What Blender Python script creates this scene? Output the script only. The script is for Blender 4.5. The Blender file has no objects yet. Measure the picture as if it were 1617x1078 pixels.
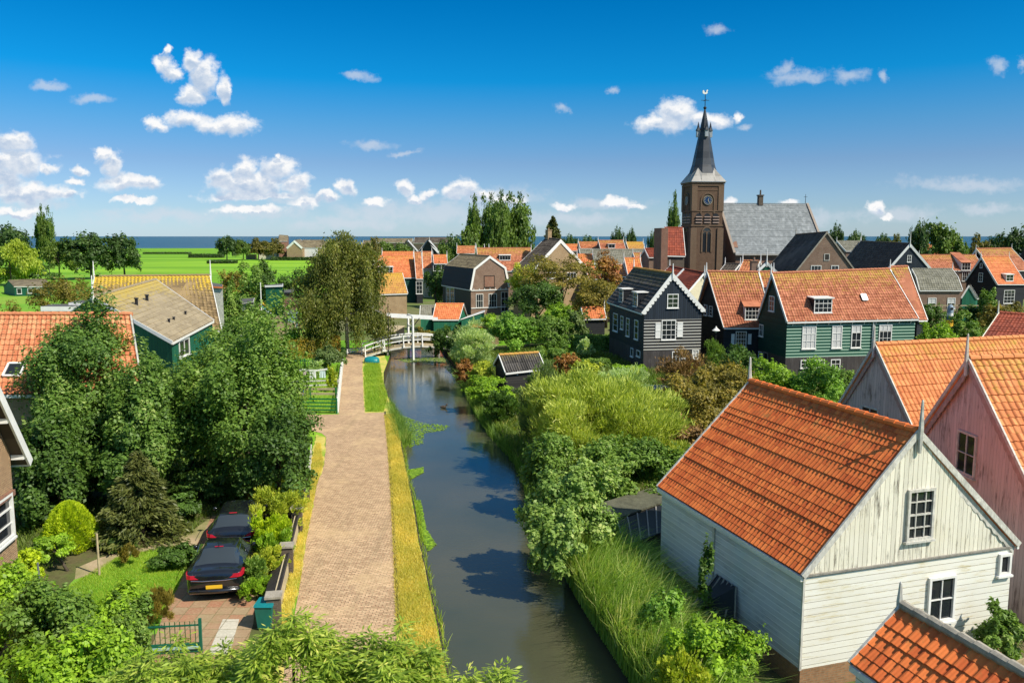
import bpy, bmesh, math, random
import numpy as np
from mathutils import Vector, Matrix
R = math.radians
S = bpy.context.scene
COL = S.collection

# ---------------------------------------------------------------- camera
CAMZ = 12.0
FPX, CX, CY = 1300.0, 808.5, 539.0          # focal length and centre in photo pixels
PITCH = math.atan(166 / FPX)
cam = bpy.data.cameras.new('camera')
cam.sensor_width = 36; cam.lens = 36 * FPX / 1617; cam.clip_start = .2; cam.clip_end = 60000
camo = bpy.data.objects.new('camera', cam); COL.objects.link(camo)
camo.location = (0, 0, CAMZ); camo.rotation_euler = (math.pi / 2 - PITCH, 0, 0)
S.camera = camo

# ---------------------------------------------------------------- light
SUN_EL, SUN_AZ = R(47), R(122)               # azimuth clockwise from +Y (the view direction)
sd = Vector((math.sin(SUN_AZ) * math.cos(SUN_EL), math.cos(SUN_AZ) * math.cos(SUN_EL), math.sin(SUN_EL)))
sl = bpy.data.lights.new('sun', 'SUN'); sl.energy = 4.7; sl.angle = R(.5); sl.color = (1, .93, .80)
so = bpy.data.objects.new('sun', sl); COL.objects.link(so)
so.rotation_euler = sd.to_track_quat('Z', 'Y').to_euler()
S.view_settings.view_transform = 'Standard'; S.view_settings.look = 'None'
S.view_settings.exposure = 0.40; S.view_settings.gamma = 1.0
S.render.film_transparent = False
S.cycles.max_bounces = 6; S.cycles.diffuse_bounces = 3; S.cycles.glossy_bounces = 3
S.cycles.transparent_max_bounces = 8; S.cycles.transmission_bounces = 3
S.cycles.use_adaptive_sampling = True; S.cycles.adaptive_threshold = .015
S.cycles.use_denoising = True
S.cycles.caustics_reflective = False; S.cycles.caustics_refractive = False

def ray(px, py):
    u = (px - CX) / FPX; v = -(py - CY) / FPX
    cp, sp = math.cos(PITCH), math.sin(PITCH)
    return Vector((u, cp + v * sp, -sp + v * cp))
def at(px, py, z=0.0):
    r = ray(px, py); t = (z - CAMZ) / r.z
    return Vector((r.x * t, r.y * t, z))
def pt(px, py, Y):
    r = ray(px, py); t = Y / r.y
    return Vector((r.x * t, Y, CAMZ + r.z * t))

# ---------------------------------------------------------------- node helper
class NT:
    def __init__(s, tree):
        s.t = tree; s.n = tree.nodes; s.l = tree.links
    def node(s, typ, **kw):
        n = s.n.new(typ)
        for k, v in kw.items(): setattr(n, k, v)
        return n
    def put(s, sock, v):
        if isinstance(v, bpy.types.NodeSocket): s.l.new(v, sock)
        elif v is not None:
            try: sock.default_value = v
            except Exception:
                sock.default_value = (*v, 1.0) if len(v) == 3 else v
    def math(s, op, a, b=None, c=None, clamp=False):
        n = s.node('ShaderNodeMath', operation=op); n.use_clamp = clamp
        s.put(n.inputs[0], a)
        if b is not None: s.put(n.inputs[1], b)
        if c is not None: s.put(n.inputs[2], c)
        return n.outputs[0]
    def vmath(s, op, a, b=None, c=None):
        n = s.node('ShaderNodeVectorMath', operation=op)
        s.put(n.inputs[0], a)
        if b is not None: s.put(n.inputs[1], b)
        if c is not None: s.put(n.inputs[2], c)
        return n.outputs['Value' if op in ('LENGTH', 'DOT_PRODUCT') else 0]
    def mix(s, f, a, b, blend='MIX'):
        n = s.node('ShaderNodeMix', data_type='RGBA', blend_type=blend)
        s.put(n.inputs[0], f); s.put(n.inputs[6], a if not isinstance(a, tuple) else (*a[:3], 1)); s.put(n.inputs[7], b if not isinstance(b, tuple) else (*b[:3], 1))
        return n.outputs[2]
    def mapr(s, v, a, b, c=0., d=1., smooth=False):
        n = s.node('ShaderNodeMapRange', interpolation_type='SMOOTHSTEP' if smooth else 'LINEAR')
        s.put(n.inputs[0], v); s.put(n.inputs[1], a); s.put(n.inputs[2], b); s.put(n.inputs[3], c); s.put(n.inputs[4], d)
        return n.outputs[0]
    def noise(s, vec, scale, detail=3, rough=.55, dist=0.):
        n = s.node('ShaderNodeTexNoise'); s.put(n.inputs['Vector'], vec)
        s.put(n.inputs['Scale'], scale); s.put(n.inputs['Detail'], detail); s.put(n.inputs['Roughness'], rough); s.put(n.inputs['Distortion'], dist)
        return n.outputs['Fac']
    def mapping(s, vec, scale=(1, 1, 1), loc=(0, 0, 0), rot=(0, 0, 0)):
        n = s.node('ShaderNodeMapping'); s.put(n.inputs[0], vec)
        n.inputs['Scale'].default_value = scale; n.inputs['Location'].default_value = loc; n.inputs['Rotation'].default_value = rot
        return n.outputs[0]
    def sep(s, vec):
        n = s.node('ShaderNodeSeparateXYZ'); s.put(n.inputs[0], vec); return n.outputs
    def comb(s, x, y, z=0.):
        n = s.node('ShaderNodeCombineXYZ'); s.put(n.inputs[0], x); s.put(n.inputs[1], y); s.put(n.inputs[2], z); return n.outputs[0]
    def ramp(s, f, stops):
        n = s.node('ShaderNodeValToRGB'); s.put(n.inputs[0], f); e = n.color_ramp.elements
        while len(e) < len(stops): e.new(.5)
        for i, (p, c) in enumerate(stops): e[i].position = p; e[i].color = (*c[:3], 1)
        return n.outputs[0]

def lin(r, g, b):
    return tuple(((c / 255) / 12.92 if c <= 10 else (((c / 255) + .055) / 1.055) ** 2.4) for c in (r, g, b))

# ---------------------------------------------------------------- sky
w = bpy.data.worlds.new('World'); S.world = w; w.use_nodes = True
T = NT(w.node_tree); T.n.clear()
sky = T.node('ShaderNodeTexSky', sky_type='NISHITA'); sky.sun_disc = False
sky.sun_elevation = SUN_EL; sky.sun_rotation = SUN_AZ
sky.air_density = 1.0; sky.dust_density = .3; sky.ozone_density = 2.5; sky.altitude = 0
gen = T.node('ShaderNodeTexCoord').outputs['Generated']
X, Y, Z = T.sep(gen)[:3]
# deepen the low sky's blue; the unseen high sky is brightened as added fill
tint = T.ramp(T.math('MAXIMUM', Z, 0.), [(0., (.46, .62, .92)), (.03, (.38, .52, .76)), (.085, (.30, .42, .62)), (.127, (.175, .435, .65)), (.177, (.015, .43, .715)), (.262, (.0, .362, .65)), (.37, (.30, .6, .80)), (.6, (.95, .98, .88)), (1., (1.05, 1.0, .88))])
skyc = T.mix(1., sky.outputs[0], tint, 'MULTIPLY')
ys = T.math('MAXIMUM', Y, .02)
uv = T.comb(T.math('DIVIDE', X, ys), T.math('DIVIDE', Z, ys))
def uvpx(px, py):
    r = ray(px, py); return r.x / r.y, r.z / r.y
def blobs(lst, vec):
    out = None
    for (cx, cy, rx, ry) in lst:
        u, v = uvpx(cx, cy); a, b = rx / FPX, ry / FPX
        n = T.vmath('LENGTH', T.vmath('MULTIPLY_ADD', vec, (1 / a, 1 / b, 0), (-u / a, -v / b, 0)))
        out = n if out is None else T.math('MINIMUM', out, n)
    return out
CUM = [(262,82,7,9),(258,106,17,15),(273,118,16,10),(303,98,16,16),(322,120,22,26),(303,150,20,16),(354,140,11,18),
  (247,195,20,9),(300,190,30,13),(352,198,54,14),
  (20,222,30,18),(28,258,46,24),(0,280,40,22),(50,305,72,15),(110,310,18,7),(72,264,14,10),(150,238,0.1,.1),
  (162,244,14,10),(178,262,18,22),(205,290,44,13),(240,290,20,12),(125,265,14,9),(118,287,12,7),
  (350,283,22,19),(385,268,22,17),(400,292,64,18),(442,266,26,19),(468,290,25,18),(437,244,6,5),(400,309,80,7),
  (546,296,17,11),(637,297,13,13),(680,306,15,7),(735,298,20,16),(718,306,16,13),
  (395,332,60,6),(480,322,26,8),(520,312,16,8),(590,318,22,7),(655,312,16,8),(760,312,24,12),(800,318,30,10),(30,335,40,8),(210,318,30,5),(890,327,20,6),(975,322,26,8),(1000,328,16,5),(1150,318,12,9),(1250,322,18,6),(1382,330,14,10),(1395,343,10,5),
  (1068,182,30,25),(1048,197,46,13),(1112,191,42,12),(1164,186,9,10)]
CUM = [c for c in CUM if c[2] > 1]
FNT = [(1240,108,14,15),(1262,123,50,12),(1338,120,32,12),(1395,122,9,11),(1132,46,20,10),(76,135,28,8),(145,155,32,9),(585,226,50,9),(642,242,24,5),
  (890,170,13,9),(968,143,12,7),(1576,106,17,14),(1616,104,9,12),(565,120,35,8),(800,312,66,20),(950,324,80,11),(1530,291,130,13),
  (470,318,70,12),(600,335,95,22),(400,335,110,14),(1260,345,90,18),(1180,205,14,6),(60,325,60,12),(700,335,120,20),(250,340,120,14),(550,352,120,12),(900,345,100,12),(1420,340,80,14),(1560,330,60,10)]
wn = T.node('ShaderNodeTexNoise'); T.put(wn.inputs['Vector'], uv); T.put(wn.inputs['Scale'], 30.); T.put(wn.inputs['Detail'], 7.); T.put(wn.inputs['Roughness'], .62)
warp = T.vmath('MULTIPLY_ADD', wn.outputs['Color'], (.040, .030, 0), (-.020, -.015, 0))
uvw = T.vmath('ADD', uv, warp)
dc = blobs(CUM, uvw); df = blobs(FNT, uvw)
dcu = blobs(CUM, T.vmath('ADD', uvw, (.001, .0075, 0)))
n1 = T.noise(T.mapping(uv, (1, 1.3, 1)), 46., 6, .62)
n1b = T.noise(T.mapping(uv, (1, 1.3, 1), loc=(.006, .008, 0)), 46., 4, .55)
nn_ = T.math('MULTIPLY', T.math('SUBTRACT', n1, .5), 1.5)
dens = T.mapr(T.math('ADD', dc, nn_), 1.32, .55, 0., 1., True)
densf = T.math('MULTIPLY', T.mapr(T.math('ADD', df, T.math('MULTIPLY', nn_, 1.2)), 1.2, .1, 0., 1., True), .6)
under = T.mapr(T.math('ADD', dcu, nn_), .55, 1.15, 0., 1., True)      # how close to the sunny top
emb = T.math('MULTIPLY', T.math('SUBTRACT', n1, n1b), 1.6)
lit = T.math('ADD', T.math('ADD', .30, emb), T.math('MULTIPLY', under, .75), clamp=True)
ccol = T.mix(lit, (2.7, 3.4, 4.4), (5.7, 5.7, 5.7))
back = T.math('GREATER_THAN', Y, .05)
up = T.math('GREATER_THAN', Z, 0.)
mask = T.math('MULTIPLY', back, up)
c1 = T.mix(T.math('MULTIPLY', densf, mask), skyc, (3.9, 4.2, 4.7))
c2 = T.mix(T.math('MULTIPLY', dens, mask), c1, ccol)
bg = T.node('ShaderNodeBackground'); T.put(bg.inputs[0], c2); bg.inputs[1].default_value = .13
wo = T.node('ShaderNodeOutputWorld'); T.l.new(bg.outputs[0], wo.inputs[0])

# ---------------------------------------------------------------- materials
MATS = {}
def newmat(name, rough=.7, spec=.3, metallic=0.):
    m = bpy.data.materials.new(name); m.use_nodes = True
    t = NT(m.node_tree); p = next(n for n in t.n if n.type == 'BSDF_PRINCIPLED')
    p.inputs['Roughness'].default_value = rough; p.inputs['Metallic'].default_value = metallic
    p.inputs['Specular IOR Level'].default_value = spec
    MATS[name] = m
    return m, t, p
def addbump(t, p, h, strength=.4, dist=.02):
    b = t.node('ShaderNodeBump'); b.inputs['Strength'].default_value = strength; b.inputs['Distance'].default_value = dist
    t.put(b.inputs['Height'], h); t.l.new(b.outputs[0], p.inputs['Normal'])
def objc(t): return t.node('ShaderNodeTexCoord').outputs['Object']
def uvc(t): return t.node('ShaderNodeUVMap').outputs[0]
def geo(t): return t.node('ShaderNodeNewGeometry').outputs['Position']

def paint(name, rgb, rough=.6, var=.18, scale=2.5, rgb2=None, bump=.0, metallic=0., spec=.3):
    m, t, p = newmat(name, rough, spec, metallic)
    o = geo(t)
    n = t.noise(o, scale, 5, .65)
    n2 = t.noise(t.mapping(o, (1, 1, .15)), scale * 6, 3)
    f = t.mapr(t.math('ADD', t.math('MULTIPLY', n, .6), t.math('MULTIPLY', n2, .4)), .3, .7)
    c2 = rgb2 or tuple(c * (1 - var * 1.6) for c in rgb)
    c1 = tuple(min(.9, c * (1 + var * .5)) for c in rgb)
    t.put(p.inputs['Base Color'], t.mix(f, c2, c1))
    if bump: addbump(t, p, n2, bump, .01)
    return m
def roof_mat(name, c1, c2, moss=None, mossamt=.3, dark=.5, rough=.75, ridge=.0, streak=0.):
    """pantiles: uv in tiles, one shade per tile, lichen near the ridge, soot"""
    m, t, p = newmat(name, rough, .25)
    u = uvc(t); g = geo(t)
    fl = t.vmath('FLOOR', u)
    wn = t.node('ShaderNodeTexWhiteNoise', noise_dimensions='2D'); t.put(wn.inputs['Vector'], fl)
    f = t.math('ADD', t.math('MULTIPLY', wn.outputs[0], .55), t.math('MULTIPLY', t.noise(g, .8, 4), .45))
    col = t.mix(t.mapr(f, .25, .8), c1, c2)
    nb = t.noise(g, 2.2, 6, .7)
    col = t.mix(t.mapr(nb, .52, .72, 0., dark), col, tuple(c * .35 for c in c1))
    if streak:
        ns = t.noise(t.mapping(g, (1.1, 1.1, .12)), 1.6, 5, .7)
        col = t.mix(t.mapr(ns, .5, .68, 0., streak), col, tuple(min(.8, c * 1.9 + .06) for c in c2))
    if moss:
        at_ = t.node('ShaderNodeAttribute'); at_.attribute_name = 'vn'
        nm = t.noise(g, 3.5, 6, .75)
        k = t.math('ADD', nm, t.math('MULTIPLY', t.mapr(at_.outputs['Fac'], .45, 1.), ridge))
        col = t.mix(t.mapr(k, .62 - mossamt * .3, .78, 0., .85), col, moss)
    t.put(p.inputs['Base Color'], col)
    addbump(t, p, t.noise(g, 30., 3), .25, .01)
    return m
def board_mat(name, base, line, pitch=.2, frac=.15, horiz=True, wear=None, wearamt=.4, rough=.65, var=.25, bump=.6):
    """boards: uv in metres; a narrow line of another colour between them"""
    m, t, p = newmat(name, rough, .3)
    U, V = t.sep(uvc(t))[:2]; a, b = (V, U) if horiz else (U, V)
    k = t.math('DIVIDE', a, pitch); fr = t.math('FRACT', k)
    wn = t.node('ShaderNodeTexWhiteNoise', noise_dimensions='1D'); t.put(wn.inputs['W'], t.math('FLOOR', k))
    g = geo(t)
    st = t.noise(t.comb(t.math('MULTIPLY', a, 14.), t.math('MULTIPLY', b, 1.2)), 1., 5, .7)
    sh = t.math('ADD', t.math('MULTIPLY', wn.outputs[0], .5), t.math('MULTIPLY', st, .5))
    col = t.mix(t.mapr(sh, .2, .8), tuple(c * (1 - var) for c in base), tuple(min(.85, c * (1 + var * .4)) for c in base))
    if wear:
        nw = t.noise(t.comb(t.math('MULTIPLY', a, 9.), t.math('MULTIPLY', b, .9)), 1., 7, .8)
        nl = t.noise(g, .9, 3)
        col = t.mix(t.mapr(t.noise(g, .55, 5, .7), .5, .7, 0., .35), col, tuple(c * k for c, k in zip(base, (.84, .80, .66))))
        col = t.mix(t.mapr(t.math('ADD', nw, t.math('MULTIPLY', nl, .35)), .84 - wearamt * .25, .95 - wearamt * .2, 0., .9), col, wear)
    ln = t.math('LESS_THAN', fr, frac)
    if line: col = t.mix(ln, col, line)
    t.put(p.inputs['Base Color'], col)
    if bump: addbump(t, p, t.math('ADD', t.math('MULTIPLY', fr, .8), t.math('MULTIPLY', st, .2)), bump, .03)
    return m
def brick_mat(name, c1, c2, mortar, bw=.22, bh=.065, rough=.85, ms=.012, var=.5, off=.5, extra=None, tracks=None):
    m, t, p = newmat(name, rough, .15)
    b = t.node('ShaderNodeTexBrick'); t.put(b.inputs['Vector'], uvc(t))
    b.inputs['Color1'].default_value = (*c1, 1); b.inputs['Color2'].default_value = (*c2, 1); b.inputs['Mortar'].default_value = (*mortar, 1)
    b.inputs['Scale'].default_value = 1; b.inputs['Mortar Size'].default_value = ms; b.inputs['Brick Width'].default_value = bw; b.inputs['Row Height'].default_value = bh
    b.inputs['Bias'].default_value = 0; b.offset = off
    g = geo(t)
    n = t.noise(g, 1.1, 6, .7); n2 = t.noise(g, 14., 3)
    col = t.mix(t.mapr(n, .35, .7, 0., var), b.outputs[0], tuple(c * .55 for c in c1))
    col = t.mix(t.mapr(n2, .4, .75, 0., .35), col, tuple(min(.8, c * 1.5) for c in c2))
    if tracks:
        q = t.mapping(g, (1.1, .05, 1), rot=(0, 0, R(-9.8)))
        col = t.mix(t.mapr(t.noise(q, 1.6, 5, .7), .52, .72, 0., .45), col, tracks)
        col = t.mix(t.mapr(t.noise(g, 3.2, 6, .8), .56, .70, 0., .5), col, tuple(c * 1.9 for c in tracks))
    if extra:
        col = t.mix(t.mapr(t.noise(g, .35, 5, .7), .5, .68, 0., .55), col, extra)
    t.put(p.inputs['Base Color'], col); addbump(t, p, b.outputs['Fac'], -.3, .01)
    return m
def leaf_mat(name, dark, light, trans=.38, rough=.5, third=None):
    dark, light, third = (tuple(min(.9, c * k) for c, k in zip(q, (1.30, 1.06, .80))) if q else None for q in (dark, light, third))
    m, t, p = newmat(name, rough, .35)
    a = t.node('ShaderNodeAttribute'); a.attribute_name = 'rnd'
    st = [(0., dark), (.75, light)] + ([(1., third)] if third else [(1., tuple(min(.8, c * 1.35) for c in light))])
    col = t.ramp(a.outputs['Fac'], st)
    t.put(p.inputs['Base Color'], col)
    tr = t.node('ShaderNodeBsdfTranslucent'); t.put(tr.inputs[0], t.mix(1., col, (1.25, 1.3, .55), 'MULTIPLY'))
    mx = t.node('ShaderNodeMixShader'); mx.inputs[0].default_value = trans
    t.l.new(p.outputs[0], mx.inputs[1]); t.l.new(tr.outputs[0], mx.inputs[2])
    out = next(n for n in t.n if n.type == 'OUTPUT_MATERIAL'); t.l.new(mx.outputs[0], out.inputs[0])
    return m
def ground_mat(name, a, b, c=None, s1=.25, s2=4., s3=.06, stripes=None, bump=.3):
    m, t, p = newmat(name, .9, .1)
    g = geo(t)
    n1 = t.noise(g, s1, 6, .7); n2 = t.noise(g, s2, 5, .75)
    col = t.mix(t.mapr(t.math('ADD', t.math('MULTIPLY', n1, .5), t.math('MULTIPLY', n2, .5)), .36, .64), a, b)
    if c: col = t.mix(t.mapr(t.noise(g, s3, 5, .65, .5), .45, .62, 0., .8), col, c)
    if stripes:
        n = t.noise(t.mapping(g, (.0035, .035, 0), rot=(0, 0, R(5))), 1., 5, .6)
        col = t.mix(t.mapr(n, .47, .6), col, stripes)
    t.put(p.inputs['Base Color'], col); addbump(t, p, t.noise(g, 18., 4, .8), bump, .05)
    return m

WHITE = paint('white_paint', (.78, .77, .72), .45, .10, 3., bump=.1)
WORN_WHITE = paint('worn_white_paint', (.62, .60, .53), .6, .35, 5., bump=.2)
OFFWHITE = paint('cream_paint', (.74, .70, .56), .5, .15)
BLACKTAR = paint('tarred_wood', (.018, .020, .024), .5, .3)
DARKWOOD = paint('dark_wood', (.045, .038, .032), .7, .4, 6., bump=.3)
GREYWOOD = paint('grey_wood', (.30, .28, .24), .8, .35, 6., bump=.3)
PALEWOOD = paint('pale_wood', (.50, .40, .24), .75, .3, 6., bump=.3)
DKGREEN = paint('green_paint', (.012, .13, .075), .45, .2)
TEAL = paint('teal_paint', (.01, .22, .24), .35, .2)
GLASS, t_, p_ = newmat('window_glass', .06, .6); p_.inputs['Base Color'].default_value = (.018, .022, .026, 1)
CURT = paint('curtain', (.60, .60, .58), .8, .15, 12.)
STONE = paint('stone', (.38, .34, .27), .8, .3, 4., bump=.3)
LEAD = paint('zinc', (.34, .37, .39), .45, .25, 4., metallic=.0)
BLACKMETAL = paint('black_metal', (.02, .02, .022), .4, .1)
GREYMETAL = paint('grey_metal', (.30, .32, .33), .4, .15, metallic=.6)

T_ORANGE = roof_mat('orange_pantiles', (.54, .110, .028), (.78, .205, .050), (.30, .17, .05), .08, .28, ridge=.10)
T_PALE = roof_mat('pale_orange_pantiles', (.50, .16, .055), (.68, .27, .10), (.46, .31, .05), .12, .35, ridge=.16)
T_SALM = roof_mat('sun_bleached_salmon_pantiles', (.46, .14, .06), (.66, .26, .12), (.60, .42, .20), .25, .4, ridge=.12)
T_RUST = roof_mat('rust_pantiles', (.29, .090, .042), (.50, .19, .10), (.42, .30, .04), .14, .45, ridge=.20)
T_MIX = roof_mat('weathered_pantiles', (.34, .10, .04), (.58, .22, .10), (.36, .26, .05), .3, .5, ridge=.12)
T_BRIGHT = roof_mat('bright_orange_pantiles', (.48, .13, .045), (.66, .22, .085), (.5, .36, .06), .12, .3, ridge=.15)
T_YELLOW = roof_mat('lichened_pantiles', (.40, .18, .06), (.52, .28, .07), (.55, .36, .03), .45, .35, ridge=.2)
T_DKRED = roof_mat('dark_red_pantiles', (.16, .035, .02), (.27, .06, .03), (.3, .2, .06), .05, .5)
T_BLACK = roof_mat('black_pantiles', (.040, .037, .033), (.11, .10, .09), (.20, .17, .06), .1, .4, ridge=.2)
T_BROWN = roof_mat('brown_tiles', (.12, .095, .06), (.22, .18, .11), (.30, .26, .06), .25, .4)
T_GREY = roof_mat('grey_tiles', (.14, .135, .10), (.24, .23, .18), (.3, .27, .1), .2, .4)
T_DARK = roof_mat('dark_slate_tiles', (.055, .042, .032), (.12, .098, .075), (.12, .11, .05), .1, .4)
T_TAN = roof_mat('tan_corrugated_sheets', (.26, .205, .125), (.36, .29, .18), (.45, .33, .06), .12, .25, ridge=.3)
T_CHECK = roof_mat('brown_pantiles_with_lichen', (.17, .115, .055), (.33, .23, .11), (.62, .42, .03), .0, .5, ridge=.34)
SLATE = roof_mat('church_slate', (.14, .155, .16), (.20, .215, .22), None, 0, .25, .6, streak=.35)
SPIRE = roof_mat('spire_slate', (.030, .034, .042), (.065, .070, .080), None, 0, .3, .45)

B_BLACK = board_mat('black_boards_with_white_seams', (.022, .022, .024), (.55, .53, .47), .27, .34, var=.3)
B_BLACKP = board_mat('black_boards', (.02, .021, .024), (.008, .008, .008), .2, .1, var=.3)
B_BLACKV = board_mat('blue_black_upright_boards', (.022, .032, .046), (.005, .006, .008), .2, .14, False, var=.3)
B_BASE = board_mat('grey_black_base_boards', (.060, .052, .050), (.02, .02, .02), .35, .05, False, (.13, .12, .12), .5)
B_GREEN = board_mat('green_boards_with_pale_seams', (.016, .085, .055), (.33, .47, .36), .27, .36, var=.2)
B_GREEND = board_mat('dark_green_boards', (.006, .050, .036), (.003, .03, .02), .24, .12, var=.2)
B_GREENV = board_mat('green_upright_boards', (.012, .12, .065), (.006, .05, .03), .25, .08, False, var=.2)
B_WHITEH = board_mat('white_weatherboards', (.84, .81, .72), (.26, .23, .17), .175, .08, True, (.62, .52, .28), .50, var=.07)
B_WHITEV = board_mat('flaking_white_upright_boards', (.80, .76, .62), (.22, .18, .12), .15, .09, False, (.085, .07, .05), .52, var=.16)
B_GREYH = board_mat('grey_white_weatherboards', (.60, .60, .60), (.82, .81, .79), .175, .13, True, (.30, .31, .33), .5, var=.2)  # grey-white boards with paler lines, for the barn's long side
B_PINK = board_mat('faded_pink_upright_boards', (.60, .485, .44), (.32, .25, .22), .16, .08, False, (.13, .09, .075), .55, var=.18)
B_CREAM = board_mat('cream_boards', (.70, .64, .44), (.45, .40, .28), .2, .1, var=.08)
B_SHED = board_mat('black_shed_boards', (.03, .028, .026), (.01, .01, .01), .18, .12, var=.3)
K_BROWN = brick_mat('brown_brick', (.155, .085, .060), (.24, .14, .095), (.30, .26, .20), ms=.01)
K_RED = brick_mat('red_brick', (.20, .075, .045), (.27, .11, .06), (.28, .24, .19))
K_TAN = brick_mat('tan_brick', (.27, .17, .085), (.38, .25, .13), (.36, .30, .2))
K_NEAR = brick_mat('sand_brick', (.36, .22, .12), (.47, .31, .17), (.14, .10, .07), .21, .062, ms=.011, var=.25)
K_CHURCH = brick_mat('church_brick', (.085, .043, .030), (.135, .075, .048), (.15, .12, .08), ms=.01, var=.4)
K_CHURCHL = brick_mat('church_light_brick', (.12, .070, .042), (.17, .105, .062), (.16, .13, .1), ms=.01, var=.3)
K_DARK = brick_mat('dark_brick', (.075, .058, .045), (.12, .09, .07), (.15, .13, .1), ms=.01)
K_BASE = brick_mat('brick_footing', (.22, .11, .055), (.34, .18, .09), (.24, .19, .12))
PAVE = brick_mat('brick_paving', (.38, .225, .13), (.72, .47, .285), (.17, .11, .06), .23, .095, ms=.015, var=.30, extra=(.62, .44, .24), tracks=(.22, .16, .09))
DRIVE = brick_mat('drive_slabs', (.36, .17, .10), (.34, .27, .16), (.2, .16, .08), .5, .5, ms=.02, var=.4, off=0., extra=(.30, .26, .12))
SLABS = brick_mat('pale_slabs', (.48, .45, .36), (.55, .50, .40), (.25, .22, .15), .6, .5, ms=.02, var=.3, off=0.)

G_FIELD = ground_mat('meadow', (.10, .24, .014), (.15, .33, .022), None, .05, .6, stripes=(.24, .43, .03))
G_LAWN = ground_mat('lawn_grass', (.10, .26, .018), (.17, .38, .03), (.26, .36, .05), .5, 6.)
G_VERGE = ground_mat('dry_verge_grass', (.48, .40, .09), (.66, .54, .15), (.22, .36, .03), .5, 7., .5)
G_SOIL = ground_mat('garden_soil', (.07, .06, .03), (.15, .13, .06), (.10, .15, .03), .6, 6., .3)
G_GRAVEL = ground_mat('gravel_dirt', (.32, .24, .14), (.46, .36, .23), (.18, .2, .06), .6, 9., .4)
G_BANK = ground_mat('bank_earth', (.03, .026, .016), (.09, .07, .035), None, .8, 6.)

L_DARK = leaf_mat('dark_green_leaves', (0.026, 0.072, 0.014), (0.087, 0.196, 0.043))
L_MID = leaf_mat('mid_green_leaves', (0.043, 0.123, 0.017), (0.175, 0.34, 0.07), third=(.36, .52, .20))
L_BRIGHT = leaf_mat('bright_green_leaves', (0.080, 0.203, 0.017), (0.261, 0.493, 0.043))
L_LIME = leaf_mat('lime_green_leaves', (0.160, 0.319, 0.012), (0.435, 0.638, 0.029))
L_YELL = leaf_mat('yellow_green_leaves', (0.14, 0.25, 0.022), (0.42, 0.56, 0.07), third=(0.60, 0.66, 0.10))
L_OLIVE = leaf_mat('olive_leaves', (0.080, 0.094, 0.022), (0.246, 0.246, 0.051), third=(0.435, 0.377, 0.087))
L_WILLOW = leaf_mat('willow_leaves', (0.15, 0.26, 0.04), (0.44, 0.60, 0.14), third=(0.68, 0.80, 0.36))
L_GREY = leaf_mat('grey_green_leaves', (0.17, 0.32, 0.15), (0.48, 0.70, 0.38), third=(0.75, 0.86, 0.62))
L_BROWN = leaf_mat('brown_twigs', (0.087, 0.065, 0.036), (0.246, 0.174, 0.072), .15, third=(0.348, 0.319, 0.087))
L_CONIF = leaf_mat('conifer_needles', (0.032, 0.058, 0.017), (0.123, 0.167, 0.051), .2)
L_REED = leaf_mat('reed_blades', (0.058, 0.160, 0.029), (0.189, 0.362, 0.065), third=(0.551, 0.609, 0.261))
L_RED = leaf_mat('red_brown_leaves', (0.145, 0.072, 0.029), (0.377, 0.232, 0.072), third=(0.290, 0.348, 0.072))
L_DRY = leaf_mat('dry_grass_blades', (0.34, 0.40, 0.07), (0.74, 0.66, 0.20), third=(0.290, 0.478, 0.058))
L_GRASS = leaf_mat('grass_blades', (0.17, 0.34, 0.03), (0.36, 0.55, 0.07), third=(.62, .60, .16))
BARK = paint('bark', (.11, .085, .06), .9, .4, 6., bump=.5)
BIRCH = paint('birch_bark', (.50, .47, .42), .8, .5, 5., rgb2=(.08, .07, .06))

L_PALE = leaf_mat('pale_green_leaves', (0.075, 0.19, 0.045), (0.27, 0.46, 0.14), third=(0.50, 0.66, 0.32))
L_MIDL = leaf_mat('fresh_green_leaves', (0.065, 0.189, 0.029), (0.217, 0.450, 0.072))
L_LANCE = leaf_mat('lance_leaves', (0.07, 0.16, 0.02), (0.30, 0.48, 0.07), third=(0.60, 0.68, 0.24))
L_GREYD = leaf_mat('dull_grey_green_leaves', (0.051, 0.109, 0.043), (0.174, 0.290, 0.116), third=(0.319, 0.435, 0.217))
L_HEDGE = leaf_mat('beech_hedge_leaves', (0.087, 0.116, 0.017), (0.319, 0.290, 0.043), third=(0.522, 0.377, 0.072))
L_OLIVED = leaf_mat('birch_leaves', (0.051, 0.080, 0.020), (0.174, 0.232, 0.051), third=(0.348, 0.377, 0.116))
L_YELLW = leaf_mat('weeping_willow_yellow', (0.12, 0.23, 0.025), (0.36, 0.50, 0.07))
L_MIDW = leaf_mat('weeping_willow_green', (0.043, 0.109, 0.017), (0.145, 0.246, 0.043))
L_DARKF = leaf_mat('far_dark_leaves', (0.017, 0.055, 0.014), (0.072, 0.152, 0.041))
L_MIDF = leaf_mat('far_green_leaves', (0.036, 0.094, 0.017), (0.131, 0.246, 0.043))
L_OLIVEF = leaf_mat('far_olive_leaves', (0.065, 0.087, 0.022), (0.189, 0.203, 0.051))
L_REEDB = leaf_mat('sunny_reed_blades', (.09, .24, .045), (.32, .54, .14), third=(.75, .80, .45))
L_UNDER = leaf_mat('undergrowth_leaves', (.05, .11, .02), (.17, .28, .05), third=(.36, .34, .08))
L_MIDT = leaf_mat('deep_green_tree_leaves', (.035, .10, .02), (.15, .31, .07), third=(.36, .52, .22))
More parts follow.
